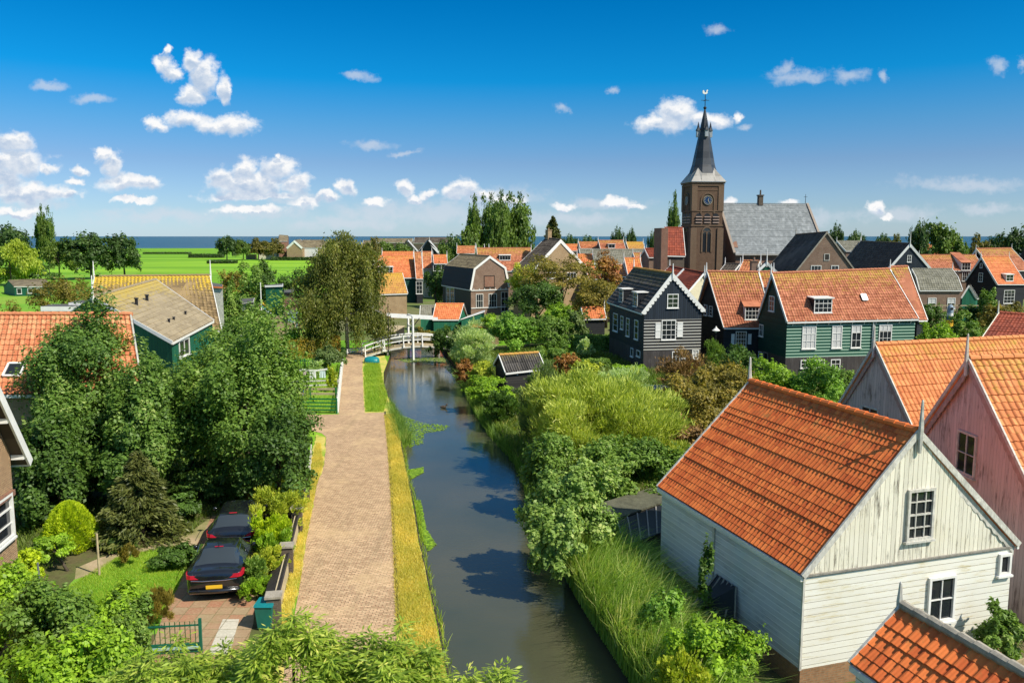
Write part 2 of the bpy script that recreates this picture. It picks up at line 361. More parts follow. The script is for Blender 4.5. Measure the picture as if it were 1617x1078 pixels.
# ---------------------------------------------------------------- mesh builder
ORG = {}
def V3(p): return Vector(p)
class MB:
    """collects shapes in world coordinates; build() links them as ONE mesh object"""
    def __init__(s): s.v = []; s.f = []; s.uv = []; s.at = None
    def face(s, pts, uvs=None):
        i = len(s.v); pts = [V3(p) for p in pts]
        s.v += [tuple(p) for p in pts]; s.f.append(tuple(range(i, i + len(pts))))
        if uvs is None:
            e = (pts[1] - pts[0]); n = Vector((0, 0, 0))
            for k in range(1, len(pts) - 1): n += (pts[k] - pts[0]).cross(pts[k + 1] - pts[0])
            e = e.normalized() if e.length > 1e-9 else Vector((1, 0, 0))
            n = n.normalized() if n.length > 1e-12 else Vector((0, 0, 1)); g = n.cross(e)
            uvs = [((p - pts[0]).dot(e), (p - pts[0]).dot(g)) for p in pts]
        s.uv += [tuple(u) for u in uvs]; return s
    def wall(s, a, b, z0, z1, flip=False):
        a, b = V3(a), V3(b); L = (b.xy - a.xy).length
        P = [(a.x, a.y, z0), (b.x, b.y, z0), (b.x, b.y, z1), (a.x, a.y, z1)]
        return s.face(P, [(0, z0), (L, z0), (L, z1), (0, z1)])
    def box(s, c, size, rz=0.):
        c = V3(c); hx, hy, hz = (k / 2 for k in size); M = Matrix.Rotation(rz, 3, 'Z')
        q = [c + M @ Vector((x * hx, y * hy, z * hz)) for z in (-1, 1) for x, y in ((-1, -1), (1, -1), (1, 1), (-1, 1))]
        return s.hexa(q)
    def hexa(s, q):
        for f in ((3, 2, 1, 0), (4, 5, 6, 7), (0, 1, 5, 4), (1, 2, 6, 5), (2, 3, 7, 6), (3, 0, 4, 7)): s.face([q[k] for k in f])
        return s
    def beam(s, a, b, w, h, up=(0, 0, 1)):
        a, b, up = V3(a), V3(b), V3(up); d = (b - a).normalized(); x = d.cross(up)
        if x.length < 1e-4: x = d.cross(Vector((1, 0, 0)))
        x = x.normalized() * w / 2; y = x.cross(d).normalized() * h / 2
        return s.hexa([a - x - y, a + x - y, a + x + y, a - x + y, b - x - y, b + x - y, b + x + y, b - x + y])
    def slab(s, q, t):
        q = [V3(p) for p in q]; n = (q[1] - q[0]).cross(q[3] - q[0]).normalized()
        if n.z < 0: q = [q[1], q[0], q[3], q[2]]; n = -n
        lo = [p - n * t for p in q]
        return s.hexa(lo + q)
    def tube(s, pts, rs, n=8, cap=True):
        pts = [V3(p) for p in pts]
        if not hasattr(rs, '__len__'): rs = [rs] * len(pts)
        base = len(s.v); prev = None
        for k, p in enumerate(pts):
            d = (pts[min(k + 1, len(pts) - 1)] - pts[max(k - 1, 0)]).normalized()
            x = prev if prev is not None else d.cross(Vector((0.03, 0.99, .1)))
            x = (x - d * x.dot(d)); x = x.normalized() if x.length > 1e-4 else d.orthogonal().normalized(); prev = x; y = d.cross(x)
            for j in range(n):
                a = 2 * math.pi * j / n; s.v.append(tuple(p + (x * math.cos(a) + y * math.sin(a)) * rs[k]))
        for k in range(len(pts) - 1):
            for j in range(n):
                j2 = (j + 1) % n
                s.f.append((base + k * n + j, base + k * n + j2, base + (k + 1) * n + j2, base + (k + 1) * n + j))
                s.uv += [(j / n, k), ((j + 1) / n, k), ((j + 1) / n, k + 1), (j / n, k + 1)]
        if cap:
            for k in (0, len(pts) - 1):
                r = list(range(base + k * n, base + k * n + n)); s.f.append(tuple(r[::-1] if k == 0 else r)); s.uv += [(0, 0)] * n
        return s
    def lathe(s, c, prof, n=16):
        return s.tube([V3(c) + Vector((0, 0, z)) for r, z in prof], [max(r, .001) for r, z in prof], n)
    def build(s, name, mat, parent=None, smooth=False, **props):
        me = bpy.data.meshes.new(name); o = bpy.data.objects.new(name, me); COL.objects.link(o)
        root = parent
        while root is not None and root.parent is not None: root = root.parent
        org = ORG.get(root.name) if root is not None else None
        if org is None and root is None and s.v:
            a = np.array(s.v); org = Vector((float(a[:, 0].mean()), float(a[:, 1].mean()), float(a[:, 2].min()))); ORG[o.name] = org; o.location = org
        if parent is not None: o.parent = parent
        a = np.array(s.v, dtype=np.float32) - np.array(org if org is not None else (0, 0, 0), dtype=np.float32)
        me.from_pydata(a.tolist(), [], s.f)
        if s.uv:
            l = me.uv_layers.new(name='UVMap'); l.data.foreach_set('uv', np.array(s.uv, dtype=np.float32).ravel())
        if s.at is not None:
            x = me.attributes.new('vn', 'FLOAT', 'POINT'); x.data.foreach_set('value', np.array(s.at, dtype=np.float32))
        me.materials.append(mat)
        if smooth: me.polygons.foreach_set('use_smooth', [True] * len(me.polygons))
        me.update()
        tag(o, **props)
        return o
def tag(o, label=None, cat=None, group=None, kind=None):
    if label: o['label'] = label
    if cat: o['category'] = cat
    if group: o['group'] = group
    if kind: o['kind'] = kind
    return o
def root(name, loc, label, cat, group=None):
    o = bpy.data.objects.new(name, None); COL.objects.link(o); o.location = V3(loc); ORG[o.name] = V3(loc)
    o.empty_display_size = .3
    return tag(o, label, cat, group)
def copy_tree(o, parent=None):
    c = o.copy(); COL.objects.link(c); c.parent = parent
    if o.name in ORG: ORG[c.name] = ORG[o.name]
    for ch in list(o.children): copy_tree(ch, c)
    return c
def quads_mesh(name, P, rnd, mat, parent=None, **props):
    """P (n,4,3) world-space quads -> one mesh, a random value per face for the leaf colour"""
    me = bpy.data.meshes.new(name); n = len(P)
    rt = parent
    while rt is not None and rt.parent is not None: rt = rt.parent
    o = bpy.data.objects.new(name, me); COL.objects.link(o)
    if rt is not None: org = np.array(ORG[rt.name])
    else:
        org = np.array([P[..., 0].mean(), P[..., 1].mean(), P[..., 2].min()]); o.location = org.tolist(); ORG[o.name] = Vector(org.tolist())
    me.vertices.add(n * 4); me.loops.add(n * 4); me.polygons.add(n)
    me.vertices.foreach_set('co', (P - org).astype(np.float32).ravel())
    me.loops.foreach_set('vertex_index', np.arange(n * 4, dtype=np.int32))
    me.polygons.foreach_set('loop_start', np.arange(0, n * 4, 4, dtype=np.int32))
    a = me.attributes.new('rnd', 'FLOAT', 'FACE'); a.data.foreach_set('value', np.clip(rnd, 0, 1).astype(np.float32))
    me.materials.append(mat); me.update(calc_edges=True)
    if parent is not None: o.parent = parent
    return tag(o, **props)

# ---------------------------------------------------------------- roofs
def tiles(mb, a, b, c, d, tw=.24, th=.3, ns=4, amp=.022, step=.03, profile='pan'):
    """a-b eave, d-c ridge (a below d); wavy pantiles laid in rows with real steps"""
    a, b, c, d = (np.array(V3(p)) for p in (a, b, c, d))
    nrm = np.cross(b - a, d - a); nrm /= np.linalg.norm(nrm)
    if nrm[2] < 0: nrm = -nrm
    W = (np.linalg.norm(b - a) + np.linalg.norm(c - d)) / 2; H = np.linalg.norm((d + c) / 2 - (a + b) / 2)
    nc, nr = max(2, round(W / tw)), max(2, round(H / th))
    i = np.linspace(0, nc, nc * ns + 1); ph = i % 1.
    if profile == 'pan': pr = amp * (np.cos(2 * np.pi * ph) + .35 * np.sin(4 * np.pi * ph))
    else: pr = amp * np.cos(2 * np.pi * ph)
    V, vn, rows = [], [], []
    rng = np.random.RandomState(int(abs(a[0]) * 100) % 9999)
    sag = rng.uniform(-.012, .012, nr + 1); jit = np.repeat(rng.normal(size=(nr, nc)) * amp * .14, ns, axis=1); jit = np.concatenate([jit, jit[:, -1:]], 1)
    for r in range(nr):
        for t, h in ((r / nr, step), ((r + 1) / nr, 0.)):
            u = (i / nc)[:, None]
            lo = a * (1 - u) + b * u; hi = d * (1 - u) + c * u
            p = lo * (1 - t) + hi * t + nrm * (pr + h + .02 + sag[r] + jit[r] * (h > 0))[:, None]
            rows.append(len(V)); V.append(p); vn.append(np.full(len(i), t))
    base = len(mb.v); m = len(i)
    allp = np.concatenate(V); mb.v += allp.tolist()
    pad = (mb.at if mb.at is not None else []); pad += [0.] * (base - len(pad)); mb.at = pad + np.concatenate(vn).tolist()
    for k in range(len(rows) - 1):
        r = k // 2; riser = k % 2 == 1
        for j in range(m - 1):
            A = base + k * m + j; u0, u1 = i[j], i[j + 1]
            u0 = min(u0, math.ceil(u1) - 1e-3); 
            if riser: v0 = v1 = r + 1.02
            else: v0, v1 = r + .02, r + .98
            mb.f.append((A, A + 1, A + m + 1, A + m))
            e = math.floor(u0 + 1e-6)
            mb.uv += [(max(u0, e + .01), v0), (min(u1, e + .99), v0), (min(u1, e + .99), v1), (max(u0, e + .01), v1)]
    return mb

def lerp(a, b, t): return V3(a) * (1 - t) + V3(b) * t

class House: pass
def house(name, label, P6, roofm, wallm, cat='house', group=None, gable=None, gab_z=None, split=None, base=None, base_z=0.,
          side=None, tile=(.24, .3, 3), over=.22, gover=.10, barge=WHITE, bw=.20, finial=(1, 1), eave=WHITE, sides=(1, 2), amp=.022,
          gambrel=None, ridge_mat=None, scallop=False, slopes=(1, 2), wallbase=0., both_gables=True, fin=.9, ridge=True, thick=.10, bargeB=True, step=.03):
    A0, A1, A2, B0, B1, B2 = (V3(p) for p in P6)
    H = House(); g0 = (A1 + A2 + B1 + B2) / 4; g0.z = wallbase
    H.root = root(name, g0, label, cat, group)
    rd = (B0 - A0); rd.z = 0; rd.normalize()
    # --- profile of each gable: list of points from eave side 1 over the ridge to eave side 2
    def prof(R0, E1, E2):
        if gambrel:
            ky, kz = gambrel
            def kn(E): q = R0 + (E - R0) * ky; q.z = R0.z + (E.z - R0.z) * kz; return q
            return [E1, kn(E1), R0, kn(E2), E2]
        return [E1, R0, E2]
    PA, PB = prof(A0, A1, A2), prof(B0, B1, B2); mid = len(PA) // 2
    # --- roof
    mb = MB(); tl = MB()
    for k in range(len(PA) - 1):
        s_ = 1 if k < mid else 2
        if s_ not in slopes: pass
        if k < mid: lo_a, lo_b, hi_a, hi_b = PA[k], PB[k], PA[k + 1], PB[k + 1]
        else: lo_a, lo_b, hi_a, hi_b = PA[k + 1], PB[k + 1], PA[k], PB[k]
        mb.slab([lo_a, lo_b, hi_b, hi_a] if True else 0, thick)
        if s_ in slopes and tile:
            if gambrel: pass
            if k < mid: tiles(tl, lo_a, lo_b, hi_b, hi_a, *tile, amp=amp, step=step)
            else: tiles(tl, lo_b, lo_a, hi_a, hi_b, *tile, amp=amp, step=step)
    if tile:
        b = len(tl.v); off = b
        tl.v += mb.v; tl.f += [tuple(x + off for x in f) for f in mb.f]; tl.uv += mb.uv; tl.at += [0.] * len(mb.v); mb = tl
    H.roof = mb.build('roof', roofm, H.root)
    if ridge:
        rb = MB(); n = max(2, int((B0 - A0).length / .38))
        for k in range(n):
            p, q = lerp(A0, B0, k / n), lerp(A0, B0, (k + 1) / n + .01)
            z1, z2 = Vector((0, 0, .035)), Vector((0, 0, .055)); rb.tube([p + z2, q + z1], [.115, .10], 8)
        rb.build('ridge_cap', ridge_mat or roofm, H.root)
    # --- walls
    def down(R0, E1, E2, sgn):
        ins = rd * gover * sgn
        def inn(E): 
            hv = (R0 - E); hv.z = 0; L = hv.length; f = over / max(L, .01)
            q = E + hv * f + ins; q.z = E.z + (R0.z - E.z) * f * (1 if not gambrel else .0) - thick * 1.0; return q
        pr = prof(R0, E1, E2)
        out = [inn(pr[0])]
        for q in pr[1:-1]:
            w_ = q + ins; hv = (R0 - q); hv.z = 0
            if gambrel and q is not pr[mid]: w_ = w_ + hv * (over / max(hv.length, .1)) * .6
            w_ = w_.copy(); w_.z -= thick * 1.25; out.append(w_)
        out.append(inn(pr[-1])); return out
    WA, WB = down(A0, A1, A2, 1), down(B0, B1, B2, -1)
    H.WA, H.WB = WA, WB
    def gpoly(mb, W, z0, z1):
        """the part of the gable outline between two heights"""
        L = W[0].copy(); Rr = W[-1].copy(); t = (Rr - L); t.z = 0; Lw = t.length; t.normalize()
        us = [((q - L).xy.dot(t.xy), q.z) for q in W]
        k = us.index(max(us, key=lambda e: e[1]))
        def edge(pts, z):
            if z <= pts[0][1]: return pts[0][0]
            for (u0, a_), (u1, b_) in zip(pts, pts[1:]):
                if a_ <= z <= b_: return u0 + (u1 - u0) * (z - a_) / max(b_ - a_, 1e-6)
            return pts[-1][0]
        Lp, Rp = us[:k + 1], us[k:][::-1]
        z1 = min(z1, us[k][1])
        if z1 - z0 < .02: return
        zs1 = [z0] + [z for _, z in Lp if z0 < z < z1] + [z1]; zs2 = [z0] + [z for _, z in Rp if z0 < z < z1] + [z1]
        pl = [(edge(Lp, z), z) for z in zs1]; pr_ = [(edge(Rp, z), z) for z in zs2]
        pts = pr_ + pl[::-1] if abs(pl[-1][0] - pr_[-1][0]) > .01 else pr_ + pl[::-1][1:]
        # keep the face planar at plan position, following the wall line; lean of the apex is kept through us
        P = [Vector((L.x + t.x * u, L.y + t.y * u, z)) for u, z in pts]
        mb.face(P, [(u, z) for u, z in pts])
    wz = wallbase
    lay = []      # (z0, z1, material, name)
    zz = wz
    if base: lay.append((zz, base_z, base, 'base_wall')); zz = base_z
    if gab_z: lay.append((zz, gab_z, wallm, 'wall')); lay.append((gab_z, 99, gable or wallm, 'gable'))
    else: lay.append((zz, 99, gable or wallm, 'gable' if gable else 'wall'))
    meshes = {}
    for z0, z1, m_, nm in lay:
        for W_ in ((WA, WB) if both_gables else (WA,)):
            mb = MB(); gpoly(mb, W_, z0, z1)
            if mb.v: mb.build(nm, m_, H.root)
    for s_, (p, q) in ((1, (WA[0], WB[0])), (2, (WB[-1], WA[-1]))):
        if s_ not in sides: continue
        ztop = min(p.z, q.z) + .04
        m_ = (side or wallm)
        if base: MB().wall(p, q, wz, base_z).build('base_wall', base, H.root)
        MB().wall(p, q, base_z if base else wz, ztop).build('side_wall' if side else 'wall', m_, H.root)
    # --- trim
    if barge:
        for Wd, pr, sg in ((WA, PA, -1), (WB, PB, 1)):
            if sg == 1 and not bargeB: continue
            mb = MB(); o_ = rd * sg * .03
            for k in range(len(pr) - 1):
                p, q = pr[k] + o_, pr[k + 1] + o_
                up = (q - p).cross(rd); up = up if up.z > 0 else -up; up.normalize()
                dz = up * (-bw / 2 + .08)
                ex = (q - p).normalized() * .03
                mb.beam(p + dz - ex, q + dz + ex, .06, bw, up)
                if scallop and sg == -1:
                    L = (q - p).length; n = int(L / .36)
                    for j in range(n):
                        c = lerp(p, q, (j + .5) / n) + dz - up * (bw / 2); r = .17; d_ = (q - p).normalized()
                        ring = [c + d_ * r * math.cos(a) - up * r * math.sin(a) for a in [math.pi * x / 6 for x in range(7)]]
                        f_ = rd * sg * .028
                        mb.face([x + f_ for x in ring]); mb.face([x - f_ for x in ring][::-1])
            mb.build('bargeboard', barge, H.root)
    for k, (on, R0, sg) in enumerate(((finial[0], A0, -1), (finial[1], B0, 1))):
        if on:
            c = R0 + rd * sg * .09
            mb = MB(); z = lambda h: c + Vector((0, 0, h))
            mb.tube([z(-.55), z(-.1), z(.12), z(fin * .6), z(fin * .95), z(fin)], [.05, .07, .075, .05, .035, .015], 6)
            mb.build('finial', barge or WHITE, H.root)
    if eave:
        for s_, p, q in ((1, A1, B1), (2, A2, B2)):
            if s_ not in slopes: continue
            hv = (A0 - (A1 if s_ == 1 else A2)); hv.z = 0; hv.normalize()
            d = Vector((0, 0, -.10)) - hv * .03
            mb = MB().beam(p + d, q + d, .07, .13); mb.build('gutter', eave, H.root)
    # --- face planes for placing openings
    def plane(p, q, inside):
        t = (q - p); t.z = 0; t.normalize(); n = Vector((t.y, -t.x, 0))
        if n.dot(p - inside) < 0: n = -n
        return (p.copy(), t, n)
    c = (A0 + B0) / 2
    H.faces = {'A': plane(WA[0], WA[-1], c), 'B': plane(WB[0], WB[-1], c), 1: plane(WA[0], WB[0], c), 2: plane(WA[-1], WB[-1], c)}
    H.PA, H.PB, H.mid, H.rd = PA, PB, mid, rd
    H.P6 = (A0, A1, A2, B0, B1, B2)
    return H

def hit(plane, px, py):
    p, t, n = plane; r = ray(px, py); o = Vector((0, 0, CAMZ))
    k = (p - o).dot(n) / r.dot(n); return o + r * k
def window(H, face, box, nx=2, ny=3, frame=WHITE, fw=.075, pane=None, depth=.06, sill=True, name='window', curtain=.0, bar=.03):
    """a window placed where its four photo-pixel edges meet the wall's real plane"""
    pl = H.faces[face] if not isinstance(face, tuple) else face
    p, t, n = pl
    x0, y0, x1, y1 = box
    a, b = hit(pl, x0, y1), hit(pl, x1, y0); c_ = hit(pl, (x0 + x1) / 2, (y0 + y1) / 2)
    u0, u1 = sorted(((a - p).dot(t), (b - p).dot(t)))
    hgt = abs(hit(pl, (x0 + x1) / 2, y0).z - hit(pl, (x0 + x1) / 2, y1).z)
    z0, z1 = c_.z - hgt / 2, c_.z + hgt / 2
    return window_at(H.root, pl, u0, u1, z0, z1, nx, ny, frame, fw, pane, depth, sill, name, curtain, bar)
def window_at(parent, pl, u0, u1, z0, z1, nx, ny, frame=WHITE, fw=.075, pane=None, depth=.06, sill=True, name='window', curtain=0., bar=.03):
    p, t, n = pl; P = lambda u, z, d=0.: Vector((p.x + t.x * u + n.x * d, p.y + t.y * u + n.y * d, z))
    mb = MB(); d = depth / 2 + .004
    mb.beam(P(u0, z0 + fw / 2, d), P(u1, z0 + fw / 2, d), depth, fw); mb.beam(P(u0, z1 - fw / 2, d), P(u1, z1 - fw / 2, d), depth, fw)
    mb.beam(P(u0 + fw / 2, z0 + fw, d), P(u0 + fw / 2, z1 - fw, d), fw, depth, n); mb.beam(P(u1 - fw / 2, z0 + fw, d), P(u1 - fw / 2, z1 - fw, d), fw, depth, n)
    db = .035
    for i in range(1, nx):
        u = u0 + (u1 - u0) * i / nx; mb.beam(P(u, z0 + fw, db), P(u, z1 - fw, db), bar, .04, n)
    for j in range(1, ny):
        z = z0 + (z1 - z0) * j / ny; k = bar * (1.7 if j == (ny + 1) // 2 and ny > 2 else 1)
        mb.beam(P(u0 + fw, z, db + .002), P(u1 - fw, z, db + .002), .04, k)
    if sill: mb.beam(P(u0 - .05, z0 - .03, .06), P(u1 + .05, z0 - .03, .06), .12, .06)
    wn = mb.build(name, frame, parent)
    MB().face([P(u0 + fw, z0 + fw, .014), P(u1 - fw, z0 + fw, .014), P(u1 - fw, z1 - fw, .014), P(u0 + fw, z1 - fw, .014)]).build('pane', pane or GLASS, wn)
    if curtain:
        c = MB(); zt = z1 - fw; zb = z1 - (z1 - z0) * curtain
        n_ = 10
        for k in range(n_):
            a0, a1 = u0 + fw + (u1 - u0 - 2 * fw) * k / n_, u0 + fw + (u1 - u0 - 2 * fw) * (k + 1) / n_
            e0, e1 = .018 + .006 * (k % 2), .018 + .006 * ((k + 1) % 2)
            c.face([P(a0, zb, e0), P(a1, zb, e1), P(a1, zt, e1), P(a0, zt, e0)])
        c.build('curtain', CURT, wn)
    return wn
def shutter(H, face, box, mat=WHITE):
    pl = H.faces[face]; p, t, n = pl; x0, y0, x1, y1 = box
    a, b = hit(pl, x0, (y0 + y1) / 2), hit(pl, x1, (y0 + y1) / 2); u0, u1 = sorted(((a - p).dot(t), (b - p).dot(t)))
    m = (x0 + x1) / 2; z1, z0 = hit(pl, m, y0).z, hit(pl, m, y1).z
    P = lambda u, z, d: Vector((p.x + t.x * u + n.x * d, p.y + t.y * u + n.y * d, z))
    mb = MB(); q = [P(u0, z0, .01), P(u1, z0, .01), P(u1, z0, .05), P(u0, z0, .05), P(u0, z1, .01), P(u1, z1, .01), P(u1, z1, .05), P(u0, z1, .05)]
    mb.hexa(q)
    for z in (z0 + .04, z1 - .04, (z0 + z1) / 2): mb.beam(P(u0, z, .06), P(u1, z, .06), .025, .07)
    return mb.build('shutter', mat, H.root)
def dormer(H, s, px, py, w, h, wallm=WHITE, roofm=None, nx=3, ny=2, frame=WHITE, slope=.0, depthmax=6, over=.12, cheek=None):
    """a flat- or shed-roofed dormer; (px,py) is the photo position of its front's bottom middle, on the roof plane"""
    A0, A1, A2, B0, B1, B2 = H.P6; E, F_ = (A1, B1) if s == 1 else (A2, B2)
    m = H.mid
    lo_a, hi_a, lo_b, hi_b = (H.PA[m - 1], A0, H.PB[m - 1], B0) if s == 1 else (H.PA[m + 1], A0, H.PB[m + 1], B0)
    nrm = (lo_b - lo_a).cross(hi_a - lo_a).normalized(); nrm = nrm if nrm.z > 0 else -nrm
    r = ray(px, py); o = Vector((0, 0, CAMZ)); c = o + r * ((lo_a - o).dot(nrm) / r.dot(nrm))
    t = (lo_b - lo_a); t.z = 0; t.normalize(); out = Vector((nrm.x, nrm.y, 0)).normalized(); t = (t - out * t.dot(out)).normalized()
    tanp = math.hypot(nrm.x, nrm.y) / nrm.z       # rise per metre inwards
    inn = h / max(tanp - slope, .2)
    zt = c.z + h; zb = zt + inn * slope
    L, Rr = c - t * w / 2, c + t * w / 2
    dm = MB()
    up = Vector((0, 0, h))
    for q in (L, Rr):
        back = q - out * inn; back.z = zb
        dm.face([q + Vector((0, 0, -.08)), q + up, back])
    dm.face([L - Vector((0, 0, .1)), Rr - Vector((0, 0, .1)), Rr + up, L + up])
    d = dm.build('dormer', cheek or wallm, H.root)
    rf = MB(); e = out * .16; tt = t * over
    q = [L + up + e - tt, Rr + up + e + tt, Rr - out * inn + tt, L - out * inn - tt]; q[0].z = q[1].z = zt - slope * .16; q[2].z = q[3].z = zb
    q = [x + Vector((0, 0, .09)) for x in q]
    rf.slab(q, .09); rf.build('dormer_roof', roofm or WHITE, d)
    pl = (L.copy(), t, out)
    window_at(d, pl, .02, w - .02, c.z + .02, zt - .02, nx, ny, frame, .07, None, .05, True, 'dormer_window')
    return d
def chimney(H, c, z0, z1, sx=.6, sy=.6, mat=None, rz=None):
    c = V3(c); rz = math.atan2(H.rd.y, H.rd.x) if rz is None else rz
    mb = MB(); mb.box((c.x, c.y, (z0 + z1) / 2), (sx, sy, z1 - z0), rz); mb.box((c.x, c.y, z1 + .04), (sx + .12, sy + .12, .1), rz)
    mb.tube([(c.x, c.y, z1 + .09), (c.x, c.y, z1 + .4)], [.11, .09], 8)
    return mb.build('chimney', mat or K_BROWN, H.root)
def far6(a0, D, th, W, b0x, ey, eyx=None):
    """six roof corners of a plain far house: near ridge end pixel a0 at distance D, ridge heading th, width W"""
    A0 = pt(a0[0], a0[1], D); e = Vector((math.cos(R(th)), math.sin(R(th)), 0)); n = Vector((-e.y, e.x, 0))
    lo, hi = .2, 60.
    f = lambda L: (lambda q: CX + FPX * q.x / ((q.y) * math.cos(PITCH) - (q.z - CAMZ) * math.sin(PITCH)))(A0 + e * L)
    sg = 1 if f(5.) > f(.5) else -1
    for _ in range(40):
        mid = (lo + hi) / 2
        if (f(mid) - b0x) * sg < 0: lo = mid
        else: hi = mid
    B0 = A0 + e * lo
    A2 = A0 - n * W / 2; A2.z = pt(a0[0], ey, A2.y).z
    A1 = A0 + n * W / 2; A1.z = A2.z
    B2 = B0 - n * W / 2; B1 = B0 + n * W / 2; B1.z = B2.z = A2.z
    return [A0, A1, A2, B0, B1, B2]

def wavy(H, which, n2, mat, d0=.30, am=.035, freq=.62, N=46, t0=.015, t1=.05):
    """scalloped verge board hugging the rake just under the roof"""
    A0, A2 = H.WA[H.mid], H.WA[-1 if which == 2 else 0]; mb = MB(); dn = Vector((0, 0, -1))
    for k in range(N):
        f, f2 = k / N, (k + 1) / N; d = lambda x: d0 + am * math.sin(x * N * math.pi * freq)
        a, b = lerp(A0, A2, f), lerp(A0, A2, f2)
        q = [a + dn * d(f) + n2 * t0, b + dn * d(f2) + n2 * t0, b + dn * d(f2) + n2 * t1, a + dn * d(f) + n2 * t1, a + dn * .05 + n2 * t0, b + dn * .05 + n2 * t0, b + dn * .05 + n2 * t1, a + dn * .05 + n2 * t1]
        if k == 0: q = [v for v in q]
        mb.hexa(q)
    return mb.build('verge_board', mat, H.root)
# ---------------------------------------------------------------- foliage
def unit(v): return v / np.maximum(np.linalg.norm(v, axis=-1, keepdims=True), 1e-9)
def diamonds(P, T, B, l, w):
    l = l[:, None]; w = w[:, None]
    return np.stack([P - T * l * .5, P + B * w * .5 + T * l * .05, P + T * l * .5, P - B * w * .5 + T * l * .05], axis=1)
def crown_pts(c, r, ncl, nleaf, rng, style='broad', sprig=.2, cl=(.15, .36), flat=.0, hollow=.30, bottom=.6):
    """leaf positions and outward normals on clumps spread through an uneven ellipsoid"""
    c = np.array(c, float); r = np.array(r, float)
    d = unit(rng.normal(size=(ncl, 3))); d[:, 2] = np.where(d[:, 2] < -bottom, -d[:, 2] * .6, d[:, 2]); d = unit(d)
    ncl = ncl; rad = rng.uniform(.30, 1.0, ncl) ** .6
    lump = 1 + .18 * np.sin(d[:, 0] * 4 + rng.uniform(0, 6)) + .14 * np.sin(d[:, 1] * 5 + d[:, 2] * 3 + rng.uniform(0, 6))
    cc = d * (rad * lump)[:, None]
    cr = rng.uniform(*cl, ncl)
    wgt = cr ** 2; k = rng.choice(ncl, nleaf, p=wgt / wgt.sum())
    n = unit(rng.normal(size=(nleaf, 3))); n[:, 2] = np.abs(n[:, 2]) * rng.choice([1, 1, 1, -.6], nleaf); n = unit(n)
    sh = rng.uniform(.30, 1.12, nleaf) ** .6
    stretch = rng.uniform(.65, 1.35, (ncl, 3))
    p = cc[k] + n * (cr[k] * sh)[:, None] * stretch[k]
    # sprigs that stick out of the mass and break its outline
    ns = int(nleaf * sprig); nsp = ncl * 4; ks = rng.randint(0, ncl, nsp); dr = unit(unit(cc[ks]) + rng.normal(size=(nsp, 3)) * .55 + np.array([0, 0, .25]))
    j = rng.randint(0, nsp, ns); t_ = rng.uniform(.2, 1., ns); L_ = cr[ks] * rng.uniform(1.0, 1.75, nsp)
    p[:ns] = cc[ks[j]] + dr[j] * (t_ * L_[j])[:, None] + rng.normal(size=(ns, 3)) * .028; k = k.copy(); k[:ns] = ks[j]; n[:ns] = unit(dr[j] + rng.normal(size=(ns, 3)) * .5)
    keep = np.linalg.norm(p, axis=1) > hollow
    p, n, k = p[keep], n[keep], k[keep]
    cv = rng.uniform(0, 1, ncl)[k]
    return c + p * r, unit(n + unit(p) * .6), cv, cc * r + c
def make_leaves(P, N, size, rng, aspect=.6, style='broad', spread=.7, lenj=.45):
    n = len(P)
    if style == 'broad':
        Nn = unit(N * .75 + np.array([0, 0, .35]) + rng.normal(size=(n, 3)) * spread * .6)
        T = unit(np.cross(Nn, rng.normal(size=(n, 3))))
    elif style == 'droop':
        T = unit(np.array([0, 0, -1.]) + rng.normal(size=(n, 3)) * .35 + N * .25); Nn = unit(np.cross(T, rng.normal(size=(n, 3))))
    elif style == 'up':
        T = unit(np.array([0, 0, .8]) + N * .8 + rng.normal(size=(n, 3)) * .4); Nn = unit(np.cross(T, rng.normal(size=(n, 3))))
    elif style == 'out':
        T = unit(N * np.array([1, 1, .2]) + np.array([0, 0, -.18]) + rng.normal(size=(n, 3)) * .45); Nn = unit(np.cross(T, rng.normal(size=(n, 3))))
    B = np.cross(Nn, T); l = size * rng.uniform(1 - lenj, 1 + lenj, n)
    return diamonds(P, T, unit(B), l, l * aspect)
def foliage(c, r, n, size, seed, style='broad', ncl=26, aspect=.6, clump=.45, **kw):
    rng = np.random.RandomState(seed)
    P, N, cv, cc = crown_pts(c, r, ncl, n, rng, **kw)
    Q = make_leaves(P, N, size, rng, aspect, style)
    rnd = cv * clump + rng.uniform(0, 1, len(P)) * (1 - clump)
    return Q, rnd, cc
def limbs(mb, base, top, cc, r0, rng, k=7):
    b, t = V3(base), V3(top)
    pts = [b, lerp(b, t, .35) + Vector((rng.uniform(-.1, .1), rng.uniform(-.1, .1), 0)) * r0 * 5, lerp(b, t, .7), t]
    mb.tube(pts, [r0 * 1.25, r0, r0 * .7, r0 * .25], 8)
    for j in range(min(k, len(cc))):
        e = V3(cc[j]); s_ = lerp(b, t, rng.uniform(.3, .75)); m_ = lerp(s_, e, .5) + Vector((0, 0, (e - s_).length * .1))
        mb.tube([s_, m_, e], [r0 * .45, r0 * .28, r0 * .08], 6)
